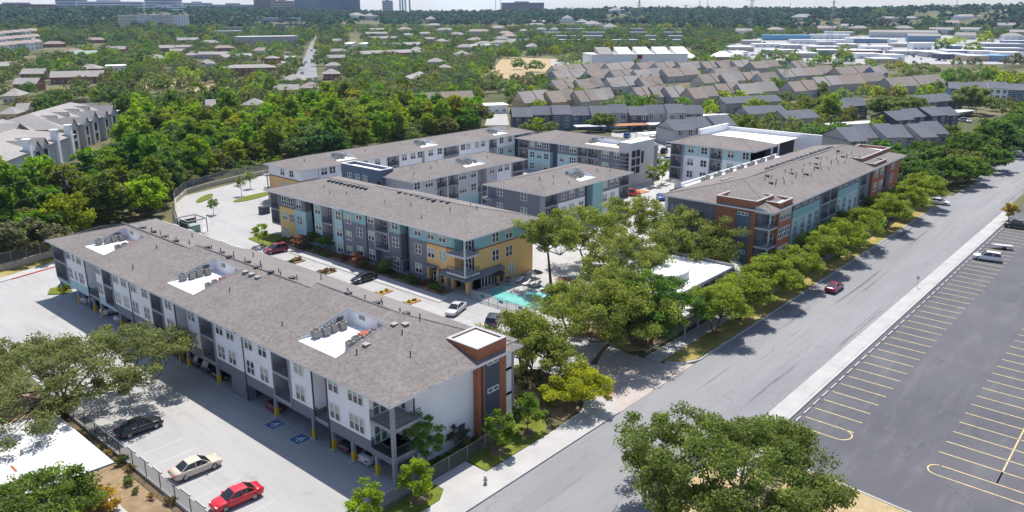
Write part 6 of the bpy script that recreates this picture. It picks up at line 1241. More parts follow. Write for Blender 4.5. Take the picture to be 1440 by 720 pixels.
def car(st, x, y, rz, color, label, group=None, z=.02, cat=None, detail=True, sc=1.0):
    bm_, cm, rm, tm, rim, hm, lm, wr, ax, extra = car_meshes(st)
    o = empty('parked_'+('car' if st != 'pickup' else 'pickup'), (x, y, z), rz, label, cat or {'sedan': 'car', 'suv': 'car', 'pickup': 'pickup truck'}[st], group); o.scale = (sc, sc, sc)
    put(bm_, 'body', o, color=color); put(cm, 'windows', o); put(rm, 'roof_panel', o, color=color)
    b = SPEC[st][0]
    if detail:
        for xx in ax:
            for s in (-1, 1):
                w = put(tm, 'wheel', o, (xx, s*.80, wr)); put(rim, 'rim', w)
        for s in (-1, 1):
            put(hm, 'headlight', o, (b[-2][0]+.02, s*b[-2][1]*.72, b[-2][3]-.02)); put(lm, 'taillight', o, (b[0][0]-.01, s*b[1][1]*.74, b[0][3]+.04))
        if extra: put(extra, 'load_bed', o)
    else:
        for xx in ax: put(tm, 'wheel', o, (xx, -.8, wr)); put(tm, 'wheel', o, (xx, .8, wr))
    return o
BLK, WHT, SIL, RED, CRM, MAR, DGR, BLU = (.008,.009,.012), (.75,.75,.74), (.5,.5,.51), (.55,.012,.025), (.56,.49,.37), (.16,.012,.035), (.03,.032,.036), (.02,.10,.35)
def dirc(px0, py0, px1, py1): a, b = G(px0, py0), G(px1, py1); return math.atan2(b[1]-a[1], b[0]-a[0])
car('sedan', 30.8, 81.6, R(-1), BLK, 'shiny black sedan in the oak shade on the concrete car park', sc=1.02)
car('sedan', 37.2, 74.9-.0+9.0-.9, R(-3), CRM, 'champagne beige sedan parked between the black and red sedans') if False else car('sedan', *G(277,663), R(-4), CRM, 'champagne beige sedan parked between the black and red sedans', sc=1.02)
car('sedan', *G(333,706), R(175), RED, 'bright red sedan nearest the bottom edge of the concrete car park', sc=1.0)
for i, (y, st, cl, lb) in enumerate(((57.6,'sedan',SIL,'silver sedan under the long block, nearest its white end wall'),(61.0,'sedan',DGR,'dark hatchback under the long block beside the silver sedan'),(74.6,'sedan',(.14,.03,.025),'dark red car under the long block left of the blue accessible bays'),(86.8,'sedan',BLK,'black car under the long block behind the wide grey pier'),(89.6,'suv',DGR,'dark grey car under the long block, left of the black one'),(92.2,'suv',BLK,'black car with red tail lights under the middle of the long block'),(97.2,'sedan',DGR,'dark car under the long block by the recessed bay'),(104.6,'suv',(.1,.02,.02),'dark maroon car deep under the long block'),(115.5,'sedan',SIL,'silver car under the long block beside the teal base'),(120.4,'sedan',WHT,'white car under the far third of the long block'),(125.0,'suv',DGR,'dark car under the far end of the long block'),(127.7,'sedan',SIL,'pale car at the far end under the long block'))):
    car(st, 44.95, y, R(0) if i else R(0), cl, lb, 'cars parked under the long block')
car('suv', *G(388,355), R(172), (.17,.012,.03), 'maroon car on the bay beside the small lawn by the teal wall')
car('sedan', *G(512,395), R(178), BLK, 'dark car in the bays between the two long blocks')
car('sedan', *G(641,439), R(200), SIL, 'silver white sedan on the drive near the orange planting strips'); car('suv', *G(694,456), R(30), DGR, 'dark car with a pale bonnet beside the roof of the brick stair tower')
car('suv', *G(888,275), R(-55), RED, 'red car on the drive below the pale slab tower'); car('sedan', *G(929,280), R(40), BLU, 'bright blue car by the end of the long street block'); car('sedan', *G(941,281), R(40), (.12,.03,.03), 'dark maroon car tucked behind the blue one')
car('sedan', *G(1173,408), R(0), (.20,.012,.05), 'magenta sedan driving along the street'); car('sedan', *G(1320,287), R(-100+15), WHT, 'white sedan turning out of the side street')
car('suv', *G(1388,366), R(100), WHT, 'white station wagon on the asphalt car park beside a pale trailer'); car('pickup', *G(1432,321), R(100), BLK, 'black pickup truck at the right edge of the asphalt car park')
def trailer(x, y, rz):
    o = empty('boat_trailer', (x, y, .02), rz, 'pale boat trailer beside the white station wagon', 'trailer'); 
    def part(nm, mt, fn): b = MB(); fn(b); put(b.mesh(nm, mt), nm, o)
    part('frame', 'steel', lambda b: (b.box(-2,2,-.8,-.7,.4,.5), b.box(-2,2,.7,.8,.4,.5), b.box(-2,-1.9,-.8,.8,.4,.5), b.box(1.9,3.2,-.05,.05,.4,.5), b.box(0,.1,-.8,.8,.4,.5))); part('hull', 'palegrey', lambda b: b.prism([(-1.8,-.6),(1,-.6),(2.0,0),(1,.6),(-1.8,.6)], .5, .8))
    tm = CARM['sedan'][3]; put(tm, 'wheel', o, (-.4,-.9,.33)); put(tm, 'wheel', o, (-.4,.9,.33))
trailer(*G(1408,350), R(110))
# cars further off: car park behind the slab tower, shops, lanes
cols = [WHT, SIL, DGR, BLK, RED, BLU, WHT, SIL]; CNAME = {WHT: 'white', SIL: 'silver', DGR: 'dark grey', BLK: 'black', RED: 'red', BLU: 'blue'}
k = 0
for px, py in ((898,213),(911,216),(921,212),(934,215),(905,226),(925,229),(938,226),(941,206),(918,193),(932,193),(948,191),(1012,170),(1022,170),(882,193),(1342,172),(1352,171),(1362,172)):
    car(['sedan','suv'][k % 2], *G(px, py), rnd.choice([.3,1.9,.4]), cols[k % 8], CNAME[cols[k % 8]]+' car parked in the courts and carports behind the new blocks', CNAME[cols[k % 8]]+' cars parked behind the new blocks', detail=False); k += 1
for i in range(120):
    px = rnd.uniform(1010, 1438); py = rnd.uniform(58, 90)
    if i % 3 == 0: py = 78+rnd.uniform(-1, 1)
    x, y = G(px, py); cl = cols[rnd.randrange(8)]; car(['sedan','suv','suv'][i % 3], x, y, rnd.choice([.2, .25, 1.8]), cl, CNAME[cl]+' car parked among the shops of the commercial strip', CNAME[cl]+' cars parked in the commercial strip', detail=False, z=T(x, y)+.36, sc=1.15)
for px, py in ((425,104),(431,88),(438,72),(441,64),(447,60),(106,175-56),(112,118),(120,119),(55,150),(170,125),(180,128),(400,85),(405,78),(398,92),(410,90),(140,60),(150,59),(160,60),(690,80),(700,80),(487,158),(575,158),(585,157),(632,157)):
    x, y = G(px, py); car(['sedan','suv'][k % 2], x, y, rnd.choice([1.2, .2]), cols[k % 8], 'small distant '+CNAME[cols[k % 8]]+' car beyond the woodland on the left', 'distant '+CNAME[cols[k % 8]]+' cars beyond the woodland', detail=False, z=.08, sc=1.1); k += 1
# ------------------------------------------------------------------ trees
RNG = np.random.default_rng(11)
def proj(x, y, z):
    d = Vector((x, y, z-HC)); c = d.dot(FW); return 720+FPX*d.dot(RT)/c, 360-FPX*d.dot(UP)/c
def leaf_cloud(rx, ry, z0, z1, ncl, cr, nleaf, ls, flat=.35, gap=.0, seed=0, low=.15):
    """leaf-sized quads in clumps through the volume of a lobed crown: returns quads (n,4,3) and tone per leaf"""
    g = np.random.default_rng(seed); rz = (z1-z0)/2; cz = z0+rz*(1-.25)
    u = g.normal(size=(ncl*3, 3)); u /= np.linalg.norm(u, axis=1)[:, None]; u = u[u[:, 2] > -flat-.3][:ncl]
    az = np.arctan2(u[:, 1], u[:, 0]); ph = g.uniform(0, 6.28, 4)
    lob = 1+.16*np.sin(2*az+ph[0])+.14*np.sin(3*az+ph[1])+.10*np.sin(5*az+ph[2])+g.normal(0, .07, len(u))
    rad = g.uniform(low, 1, len(u))**.42
    c = np.stack([u[:, 0]*rx*lob*rad, u[:, 1]*ry*lob*rad, cz+u[:, 2]*rz*rad*np.where(u[:, 2] > 0, 1.15, .75)*(1+.12*np.sin(4*az+ph[3]))], 1)
    k = max(3, nleaf//len(c)); sz = g.uniform(.6, 1.25, len(c)); tone = g.uniform(0, 1, len(c))
    ci = np.repeat(np.arange(len(c)), k); off = g.normal(size=(len(ci), 3)); off /= np.linalg.norm(off, axis=1)[:, None]; off *= (g.uniform(0, 1, len(ci))**.5)[:, None]
    p = c[ci]+off*cr*sz[ci][:, None]*np.array([1.15, 1.15, .62]); n = len(p)
    nm = off*.5+g.normal(0, .7, (n, 3))+np.array([0, 0, .55]); nm /= np.linalg.norm(nm, axis=1)[:, None]
    t = np.cross(nm, g.normal(size=(n, 3))); t /= np.linalg.norm(t, axis=1)[:, None]+1e-9; b = np.cross(nm, t)
    s = ls*g.uniform(.55, 1.3, n)[:, None]; a_ = t*s; b_ = b*s*.62
    q = np.stack([p-a_, p-b_*.9+nm*s*.12, p+a_, p+b_*.9+nm*s*.12], 1)
    return q, np.clip(.6*tone[ci]+.4*g.uniform(0, 1, n), 0, 1), c
def quads_mesh(name, q, lv, mat, tint=None):
    n = len(q); me = bpy.data.meshes.new(name); me.vertices.add(n*4); me.loops.add(n*4); me.polygons.add(n)
    me.vertices.foreach_set('co', q.reshape(-1).astype(np.float32)); me.loops.foreach_set('vertex_index', np.arange(n*4, dtype=np.int32)); me.polygons.foreach_set('loop_start', np.arange(0, n*4, 4, dtype=np.int32))
    a = me.attributes.new('lv', 'FLOAT', 'FACE'); a.data.foreach_set('value', lv.astype(np.float32))
    if tint is not None:
        a = me.attributes.new('tint', 'FLOAT_COLOR', 'FACE'); a.data.foreach_set('color', np.concatenate([tint, np.ones((n, 1))], 1).reshape(-1).astype(np.float32))
    me.materials.append(MATS[mat]); me.update(); me.validate(); return me
def trunk_mesh(c, h0, r0, nl, seed, lean=(0, 0), stems=1, mat='bark', twig=True):
    """tapered trunk(s) forking into limbs that reach the leaf clumps"""
    g = np.random.default_rng(seed); b = MB(); top = []
    for s in range(stems):
        a = g.uniform(0, 6.28) if stems == 1 else 6.28*s/stems+g.uniform(-.4, .4); spread = (.12 if stems == 1 else .5)*h0
        p0 = np.array([.25*(stems > 1)*math.cos(a), .25*(stems > 1)*math.sin(a), -.1]); p1 = np.array([lean[0]*.4+math.cos(a)*spread*.5, lean[1]*.4+math.sin(a)*spread*.5, h0*.55]); p2 = np.array([lean[0]+math.cos(a)*spread, lean[1]+math.sin(a)*spread, h0])
        b.tube(p0, p0*.6+p1*.4, r0*1.25, r0, 8); b.tube(p0*.6+p1*.4, p1, r0, r0*.82, 8); b.tube(p1, p2, r0*.82, r0*.62, 8); top.append(p2)
    idx = g.permutation(len(c))[:nl]; nodes = []
    for i in idx:
        e = c[i]; t = top[int(np.argmin([np.linalg.norm((e-q)[:2]) for q in top]))]; cand = [(t, r0*.55)]+[(q, r_) for q, r_ in nodes if r_ > .05 and q[2] < e[2]+.6 and np.linalg.norm(e-q) < np.linalg.norm(e-t)*.75]
        st, rs = min(cand, key=lambda k: np.linalg.norm(e-k[0])); mid = st*.5+e*.5+np.array([g.normal(0, .12), g.normal(0, .12), -.06*np.linalg.norm(e-st)+g.normal(0, .15)])*min(2, np.linalg.norm(e-st)*.4)
        rr = min(rs*.75, .03+.022*np.linalg.norm(e-st)+.02); b.tube(st, mid, rr, rr*.7, 5); b.tube(mid, e, rr*.7, rr*.25, 4); nodes += [(mid, rr*.7)]
    return b.mesh('trunk', mat)
def tree(name, x, y, label, cat='tree', color=(.1, .15, .03), group=None, mesh=None, rz=None, sc=1.0, z=0.0, sz=None):
    o = empty(name, (x, y, z), rnd.uniform(0, 6.28) if rz is None else rz, label, cat, group); o.scale = (sc, sc, sz or sc)
    put(mesh[1], 'trunk', o); put(mesh[0], 'crown', o, color=color); return o
def hero(name, px, py, label, rx, h, color, n=9000, ls=.24, ncl=90, cr=1.0, z0=None, stems=1, lean=(0, 0), seed=1, r0=.3, ry=None, nl=40, cat='tree', xy=None, flat=.35, group=None, h0=None, off=(0, 0), mat='bark', low=.15):
    if n > 5000 and n < 30000: n = int(n*1.5); ls *= .84
    x, y = xy or G(px, py); z0 = h*.3 if z0 is None else z0
    if name == 'live_oak' and 70 < ncl < 150: z0 *= .8; cr *= 1.15; ncl = int(ncl*1.15)
    q, lv, c = leaf_cloud(rx, ry or rx, z0, h, ncl, cr, n, ls, flat, seed=seed, low=low); sh = np.array([off[0], off[1], 0]); q += sh; c = c+sh
    return tree(name, x, y, label, cat, color, group, (quads_mesh('crown', q, lv, 'leaf'), trunk_mesh(c, h0 or max(z0*.9, .4), r0, nl, seed, lean, stems, mat)), rz=0)
OLV, OAK, GRN, BRT, YEL, DRK, GRY = (.112,.137,.040), (.140,.156,.034), (.098,.140,.022), (.165,.212,.020), (.200,.228,.018), (.050,.080,.022), (.108,.135,.052)
hero('live_oak', 88, 588, 'wide old live oak with many leaning trunks beside the concrete car park', 12.9, 8.6, (.125,.135,.048), 60000, .16, 260, 1.1, 3.4, 4, (0,0), 3, .3, 12.6, 130, off=(-1.0, 0), flat=.2, h0=3.0, low=.3)
hero('live_oak', 50, 690, 'bushy green tree in the bottom left corner in front of the low white roof', 5.2, 6.2, (.10,.135,.027), 14000, .2, 80, .9, 1.6, 2, (0,0), 5, .2, 5, 40, xy=(16.2, 68.6), low=.3)
hero('live_oak', 1010, 738, 'big rounded live oak on the dry lawn at the bottom right', 10.2, 9.2, (.105,.13,.032), 62000, .155, 230, 1.1, 2.4, 3, (0,0), 8, .32, 8.6, 90, xy=(59.2, 25.6), low=.25)
hero('live_oak', 736, 528, 'tall open oak in the planting bed behind the brick stair tower', 4.8, 9.2, OAK, 8500, .21, 72, .95, 3.6, 2, (.5,.5), 12, .24, nl=55, low=.25)
hero('live_oak', 834, 511, 'leaning oak arching over the drive entrance with its trunk bent to the right', 7.2, 11.0, OAK, 13000, .21, 105, 1.05, 4.2, 1, (2.2,-1.2), 14, .34, nl=70, off=(2.4,-.6), low=.25)
hero('live_oak', 764, 552, 'small twin-stemmed oak beside the yellow-flowered tree', 3.6, 7.6, OAK, 4500, .2, 40, .8, 3.2, 3, (0,0), 16, .15, nl=35)
hero('live_oak', 775, 404, 'slender tall oak at the end of the pool deck', 5.0, 13.2, OAK, 8500, .22, 60, 1.0, 7.0, 1, (.6,.4), 18, .24, nl=45, low=.25)
hero('live_oak', 823, 374, 'open oak in the court between the pool and the dark grey block', 6.0, 11.5, OAK, 10000, .22, 75, 1.05, 4.6, 2, (0,0), 20, .2, nl=45, low=.25)
hero('live_oak', 872, 425, 'pale olive oak in front of the clubhouse drum', 6.8, 11.0, (.14,.155,.038), 13000, .22, 95, 1.05, 3.6, 2, (0,0), 22, .22, nl=45, low=.25)
hero('live_oak', 968, 388, 'large olive oak standing against the first brick tower', 7.6, 12.6, (.13,.145,.036), 15000, .22, 110, 1.1, 3.2, 2, (0,0), 24, .26, nl=55, low=.25)
hero('live_oak', 890, 350, 'oak in the court left of the one against the brick tower', 6.0, 10.8, OAK, 10000, .22, 75, 1.0, 3.4, 1, (0,0), 26, .2, nl=40, low=.25)
hero('live_oak', 915, 483, 'dense darker green oak at the right of the drive entrance', 6.4, 10.4, (.075,.125,.025), 15000, .2, 105, .95, 2.6, 1, (0,0), 28, .26, nl=50, low=.25)
hero('live_oak', 800, 472, 'oak beyond the drive, half hiding the near end of the pool', 4.4, 8.2, OAK, 6000, .21, 55, .95, 3.4, 2, (0,0), 30, .2, nl=45, low=.25)
hero('live_oak', 868, 480, 'oak in the middle of the entrance grove between drive and pool', 6.2, 10.8, (.135,.15,.034), 12000, .21, 90, .95, 3.4, 1, (0,0), 32, .22, nl=45, low=.25)
hero('flowering_tree', 812, 572, 'low spreading tree with bright yellow foliage by the pavement', 3.5, 4.9, (.25,.25,.022), 8000, .17, 70, .75, 1.6, 4, (0,0), 34, .1, 3.6, 40)
hero('young_tree', 600, 657, 'fresh green young tree in front of the white end wall', 1.9, 6.6, (.11,.165,.03), 3200, .17, 34, .6, 1.2, 1, (0,0), 36, .08, nl=22); hero('young_tree', 586, 702, 'rounded bright green small tree outside the mesh fence', 1.75, 4.6, BRT, 3600, .14, 40, .5, .8, 1, (0,0), 38, .08, nl=14)
hero('young_tree', 515, 735, 'bright green small tree cut by the bottom edge, left of the rounded one', 1.8, 4.4, BRT, 3200, .14, 36, .5, .8, 1, (0,0), 40, .08, nl=14); hero('young_tree', 700, 634, 'small dark green tree on the lawn near the foot of the brick stair tower', 1.7, 5.0, GRN, 3000, .15, 32, .5, 1.0, 1, (0,0), 42, .07, nl=16); hero('young_tree', 742, 608, 'small dark green tree on the lawn near the pavement bend', 1.7, 4.8, GRN, 3000, .15, 32, .5, 1.0, 1, (0,0), 44, .07, nl=16)
hero('crape_myrtle', 655, 640, 'dark shrub-like tree with pinkish tips against the white end wall', 1.3, 2.9, (.07,.075,.04), 1300, .13, 22, .4, .7, 4, (0,0), 46, .04, nl=18, xy=(51.2, 52.6))
hero('live_oak', 1418, 312, 'small tree with orange-tinged leaves beside the stop sign', 1.7, 4.2, (.19,.14,.03), 1500, .2, 26, .6, 1.4, 1, (0,0), 48, .12, nl=12)
for i, x in enumerate((97.2, 104.8, 115.1, 124, 136.4, 146, 157, 173, 186.5, 200.5)):
    hero('street_tree', 0, 0, f'rounded bright green street tree on the verge, {ORD[i]} from the drive entrance', (4.0, 3.8, 4.5, 4.1, 4.5, 4.5, 4.7, 4.8, 4.6, 5.0)[i], (7.6, 7.2, 7.7, 7.2, 7.6, 7.7, 7.8, 7.9, 7.8, 8.2)[i], (.155,.185,.030), 15000, .19, 120, .95, 2.6, 3 if i % 2 else 2, (0,0), 60+i, .13, nl=40, xy=(x, 46.9), group='street trees on the verge', flat=.15)
for i, (px, py, lb) in enumerate(((368, 346, 'young light green tree on the small lawn beside the maroon car'),(421, 352, 'first young tree from the left in front of the teal wall'),(440, 348, 'second young tree in front of the teal wall, reddish'),(458, 352, 'third young tree in front of the teal wall'),(503, 378, 'young reddish tree at the middle of the long yellow and grey block'),(545, 385, 'dark young tree left of the trellis'))):
    hero('young_tree', px, py, lb, 1.7 if i == 0 else 1.25, 5 if i == 0 else 3.2, BRT if i == 0 else [GRN, (.16,.08,.05), OLV][i % 3], 1300, .2, 24, .5, 1.0, 2, (0,0), 80+i, .06, nl=12)
for i, (px, py, lb, hh) in enumerate(((918,262,'young tree on the orange mulch nearest the slab tower',6),(930,258,'young tree on the orange mulch, the middle of three',7),(944,252,'young tree on the orange mulch nearest the four-storey block',7),(862,262,'small tree below the slab tower wall',4),(300,302,'thin sapling beside the red kerb',4),(340,275,'thin sapling on the larger loop lawn',5),(352,265,'second thin sapling on the larger loop lawn',5))):
    hero('young_tree', px, py, lb, 2.2 if i < 3 else 1.2, hh, [(.14,.17,.05), BRT, (.16,.19,.05)][i % 3] if i < 4 else OLV, 1000 if i < 4 else 250, .28, 22, .6, 1.6, 1, (0,0), 100+i, .06, nl=10)
# shrubs
def shrub_mesh(seed, n=700, ls=.13): q, lv, c = leaf_cloud(.8, .8, .0, 1.25, 18, .34, n, ls, .3, seed=seed); return quads_mesh('crown', q, lv, 'leaf'), trunk_mesh(c, .25, .04, 6, seed, stems=3)
SH = [shrub_mesh(s) for s in (201, 202, 203)]
def shrub(x, y, s, c, lb, g=None):
    if g: n_ = {GRN: 'green', OLV: 'olive', DRK: 'dark green', BRT: 'bright'}.get(c, 'brownish'); lb, g = n_+' '+lb.replace('small bright ', '').replace('low dark ', 'low '), n_+' '+g
    tree('shrub', x, y, lb, 'shrub', c, g, SH[rnd.randrange(3)], sc=s, z=.1)
shrub(*G(150,712), 1.5, (.30,.19,.03), 'rounded orange-tinged shrub beside the low white-roofed building')
shrub(*G(90,408), 1.1, GRN, 'green shrub on the kerbed island under the far end of the long block'); shrub(*G(100,404), .9, OLV, 'smaller olive shrub on the kerbed island under the long block'); shrub(*G(855,560), .7, (.3,.22,.04), 'orange-tipped shrub at the corner of the planting bed by the drive')
for i in range(46):
    t = rnd.random(); x, y = (63.3+rnd.uniform(0, 8), 50.5+rnd.uniform(0, 10)); shrub(x, y, rnd.uniform(.35, .7), rnd.choice([OLV, GRN, (.2,.17,.05), (.16,.15,.06)]), 'low shrub in the mulched bed behind the pavement bend', 'shrubs in the mulched bed')
for i in range(40): shrub(83.3+rnd.uniform(0, 1.8), 89+i*1.15, rnd.uniform(.6, 1.1), rnd.choice([GRN, DRK, (.14,.07,.05), OLV]), 'shrub in the bed along the front of the yellow and grey block', 'shrubs along the yellow and grey block')
for y in (112, 121.5):
    for i in range(6): shrub(74.8+i*.8, y+rnd.uniform(-.5,.5), .55, rnd.choice([OLV, (.15,.08,.05)]), 'shrub on a mulched island between the parking bays', 'shrubs on the mulched islands')
for y in (96.2, 89.4):
    for i in range(4): shrub(74.8+i*1.1, y, .4, BRT, 'small bright shrub on an orange planting strip', 'shrubs on the orange strips')
for i in range(14): shrub(46+i*.6, 51.6+rnd.uniform(-.6,.8), rnd.uniform(.4,.7), rnd.choice([GRN, DRK]), 'low dark shrub at the foot of the white end wall', 'shrubs at the white end wall')
for i in range(12): shrub(26.2+rnd.uniform(-1,.6), 66+i*2.1, rnd.uniform(.4,.8), rnd.choice([OLV, (.2,.15,.06), GRN]), 'scruffy shrub along the outside of the low chain-link fence', 'shrubs along the chain-link fence')
# ---- shared trees for the middle distance
def proto(rx, h, z0, n, ls, ncl, cr, seed, stems=1, r0=.2, flat=.35, nl=22):
    q, lv, c = leaf_cloud(rx, rx, z0, h, ncl, cr, n, ls, flat, seed=seed, low=.3); return (quads_mesh('crown', q, lv, 'leaf'), trunk_mesh(c, max(.5, z0*.9), r0, nl, seed, stems=stems), rx, h)
PR = {'round': [proto(4.2, 8.4, 1.4, 4200, .36, 80, 1.0, 300+s) for s in range(4)], 'tall': [proto(3.5, 11.5, 1.2, 4600, .36, 90, 1.0, 320+s) for s in range(4)], 'oak': [proto(5.6, 7.4, 2.0, 4600, .38, 85, 1.1, 340+s, 3) for s in range(4)]}
SPOTS = []   # x, y, kind, scale, colour, region
def inside(x, y, poly):
    c = False; n = len(poly)
    for i in range(n):
        (x0, y0), (x1, y1) = poly[i], poly[(i+1) % n]
        if (y0 > y) != (y1 > y) and x < (x1-x0)*(y-y0)/(y1-y0)+x0: c = not c
    return c
KEEP = []     # photo boxes of houses that must stay in view: x0, y0, x1, y1, distance
for o in list(SC.objects):
    if o.parent is None and o.type == 'EMPTY' and o.get('category') in ('house', 'apartment building', 'building', 'shop', 'commercial building', 'office building', 'garage', 'carport', 'warehouse', 'tent') and math.hypot(o.location.x, o.location.y) > 225 and o.name.split('.')[0] not in ('office_tower', 'long_building'):
        P = []
        for ch in o.children:
            if ch.name.split('.')[0] in ('roof', 'wall', 'sloping_roof', 'wing_roof', 'gable_roof'):
                m_ = Matrix.Translation(o.location) @ Matrix.Rotation(o.rotation_euler.z, 4, 'Z'); P += [proj(*(m_ @ Vector(v))) for v in (ch.bound_box[0], ch.bound_box[1], ch.bound_box[6], ch.bound_box[7], ch.bound_box[4], ch.bound_box[3])]
        if P: xs_ = [p[0] for p in P]; ys_ = [p[1] for p in P]; KEEP.append((min(xs_), min(ys_), max(xs_), min(ys_)+.72*(max(ys_)-min(ys_)), math.hypot(o.location.x, o.location.y)))
KEEP += [(215,113,330,134,470), (45,66,150,72,650), (668,84,790,112,430), (420,46,446,112,420), (0,171,32,180,330), (392,78,412,96,560)]
CELL = {}
def free(x, y, r):
    k = (int(x//12), int(y//12))
    for i in range(k[0]-2, k[0]+3):
        for j in range(k[1]-2, k[1]+3):
            for a, b_, r2 in CELL.get((i, j), ()):
                if (a-x)**2+(b_-y)**2 < (r+r2)**2: return False
    return True
def try_spot(x, y, kind, sc, col, reg, space, lim=.22, force=False):
    rad = {'round': 4.2, 'tall': 3.5, 'oak': 5.6}[kind]*sc; h = {'round': 8.4, 'tall': 11.5, 'oak': 7.4}[kind]*sc
    if not force:
        for b in BLOCKS:
            if inside(x, y, b): return False
        if not free(x, y, space/2): return False
        r = math.hypot(x, y); z = T(x, y); px, yb = proj(x, y, z); yt = proj(x, y, z+h)[1]; w_ = rad*FPX/r
        for x0, y0, x1, y1, dd in KEEP:
            if dd < r-4: continue
            ox = min(px+w_, x1)-max(px-w_, x0); oy = min(yb, y1)-max(yt, y0)
            if ox > 0 and oy > 0 and ox*oy > lim*(x1-x0)*(y1-y0): return False
    CELL.setdefault((int(x//12), int(y//12)), []).append((x, y, space/2)); SPOTS.append((x, y, kind, sc, col, reg)); return True
def scatter(poly, n, space, mix, reg, sc=(.75, 1.2), lim=.22):
    xs_ = [p[0] for p in poly]; ys_ = [p[1] for p in poly]; W = [G(*p) for p in poly]
    x0, x1, y0, y1 = min(p[0] for p in W), max(p[0] for p in W), min(p[1] for p in W), max(p[1] for p in W); got = 0
    for _ in range(n*14):
        if got >= n: break
        x, y = rnd.uniform(x0, x1), rnd.uniform(y0, y1)
        if not inside(x, y, W): continue
        k, c = rnd.choices([(m[0], m[1]) for m in mix], [m[2] for m in mix])[0]; c = tuple(v*rnd.uniform(.82, 1.15)*{'wood': .88, 'far': .72, 'west': .78, 'belt': .8}.get(reg, .85) for v in c)
        got += try_spot(x, y, k, rnd.uniform(*sc), c, reg, space*rnd.uniform(.85, 1.25), lim)
    return got
def at_px(px, py, kind, sc, col, reg): x, y = G(px, py); try_spot(x, y, kind, sc, col, reg, 3, force=True)
# hand-placed trees that stand out
for a in ((752,101,'oak',1.35,(.06,.10,.025),'field'),(728,98,'round',1.1,(.07,.11,.02),'field'),(706,131,'oak',.9,GRY,'field'),(1038,155,'round',1.0,YEL,'terrace'),(1012,157,'round',.9,YEL,'terrace'),(1058,160,'tall',.8,YEL,'terrace'),(1165,172,'tall',1.1,BRT,'terrace'),(845,183,'oak',.95,(.10,.13,.03),'apartments'),(755,185,'round',.6,BRT,'apartments'),(775,187,'round',.55,OLV,'apartments'),(738,186,'round',.5,OLV,'apartments'),(880,158,'oak',1.05,(.08,.13,.025),'apartments'),(905,160,'round',.8,GRN,'apartments'),(850,160,'round',.7,GRN,'apartments'),(757,158,'round',.8,BRT,'apartments'),
          (1250,170,'oak',1.5,OLV,'right'),(1282,165,'oak',1.2,OLV,'right'),(1365,160,'oak',1.5,OLV,'right'),(1395,215,'oak',1.3,(.07,.11,.025),'right'),(1420,205,'oak',1.25,(.07,.11,.025),'right'),(1360,222,'oak',1.25,(.075,.12,.022),'right'),(1330,262,'oak',.95,(.085,.125,.025),'right'),(1285,268,'oak',1.05,(.06,.095,.022),'right'),(1262,262,'oak',.9,(.06,.095,.022),'right'),(1358,258,'oak',.95,(.085,.125,.022),'right'),(1390,240,'oak',1.1,(.075,.115,.022),'right'),(1436,190,'oak',1.2,(.07,.11,.025),'right'),(1310,205,'round',.8,OLV,'right'),(1335,208,'round',.9,OLV,'right'),(1238,185,'round',.7,YEL,'right'),(1230,187,'round',.6,BRT,'right'),
          (1232,140,'round',.95,YEL,'right'),(1262,141,'round',.9,YEL,'right'),(1300,142,'round',.95,BRT,'right'),(1325,142,'round',.9,BRT,'right'),(1345,118,'oak',1.3,(.07,.12,.02),'right'),(1375,116,'oak',1.3,(.07,.12,.02),'right'),(1395,118,'oak',1.1,(.08,.12,.02),'right'),(1410,122,'round',1.1,YEL,'right'),(1432,122,'round',1.1,YEL,'right'),(1332,118,'round',1.0,GRN,'right'),(1330,66,'oak',1.7,YEL,'strip'),(1345,62,'oak',1.6,YEL,'strip'),(1325,72,'oak',1.6,DRK,'strip'),(1385,62,'round',2.0,YEL,'strip'),(1367,74,'oak',1.7,GRN,'strip'),(1315,40,'oak',2.6,DRK,'strip'),(1300,42,'oak',2.6,DRK,'strip'),(1235,33,'oak',2.4,OLV,'strip'),(1188,73,'oak',1.2,GRN,'strip'),(1075,84,'oak',1.3,DRK,'strip'),(1092,80,'oak',1.2,GRN,'strip'),(1115,85,'oak',1.2,GRN,'strip'),(1142,78,'round',1.1,GRN,'strip'),(1108,95,'round',1.0,DRK,'strip'),
          (812,98,'oak',.9,BRT,'pavilion'),(826,100,'round',.8,YEL,'pavilion'),(790,90,'oak',1.0,GRY,'pavilion'),(800,92,'oak',1.0,GRY,'pavilion'),(815,88,'oak',1.2,GRY,'pavilion'),(828,86,'oak',1.2,GRY,'pavilion'),(984,86,'oak',1.6,(.07,.09,.03),'pavilion'),(968,82,'oak',1.4,GRN,'pavilion'),
          (232,122,'oak',1.2,OLV,'west'),(215,124,'oak',1.1,OLV,'west'),(265,124,'oak',1.25,OLV,'west'),(245,92,'oak',1.5,BRT,'west'),(280,118,'round',1.1,BRT,'west'),(300,116,'round',1.2,GRN,'west'),(260,112,'round',1.1,YEL,'west'),(205,95,'oak',1.8,(.07,.095,.03),'west'),(180,92,'oak',1.6,(.075,.10,.03),'west'),(160,95,'oak',1.4,(.08,.1,.03),'west'),(320,170,'oak',1.1,GRN,'wood'),(122,140,'oak',1.1,OLV,'west'),(60,90,'round',1.0,BRT,'west')):
    at_px(*a)
for i, (px, py) in enumerate([(842,141),(905,130),(925,124),(865,119),(1000,113),(1020,131),(1075,113),(985,129),(1108,131),(1130,125),(1165,123),(1200,119),(880,113),(945,111),(960,105),(1032,107),(815,127),(800,107),(1090,105),(1150,109),(958,143),(1160,139),(1230,133),(1275,119),(790,124),(850,108),(1010,121),(1060,121),(1095,122),(1185,128)]):
    at_px(px, py, 'round' if i % 3 else 'oak', rnd.uniform(.5, .8), [GRN, OLV, (.10,.12,.035), BRT, YEL][i % 5 if i % 7 else 0], 'terrace')
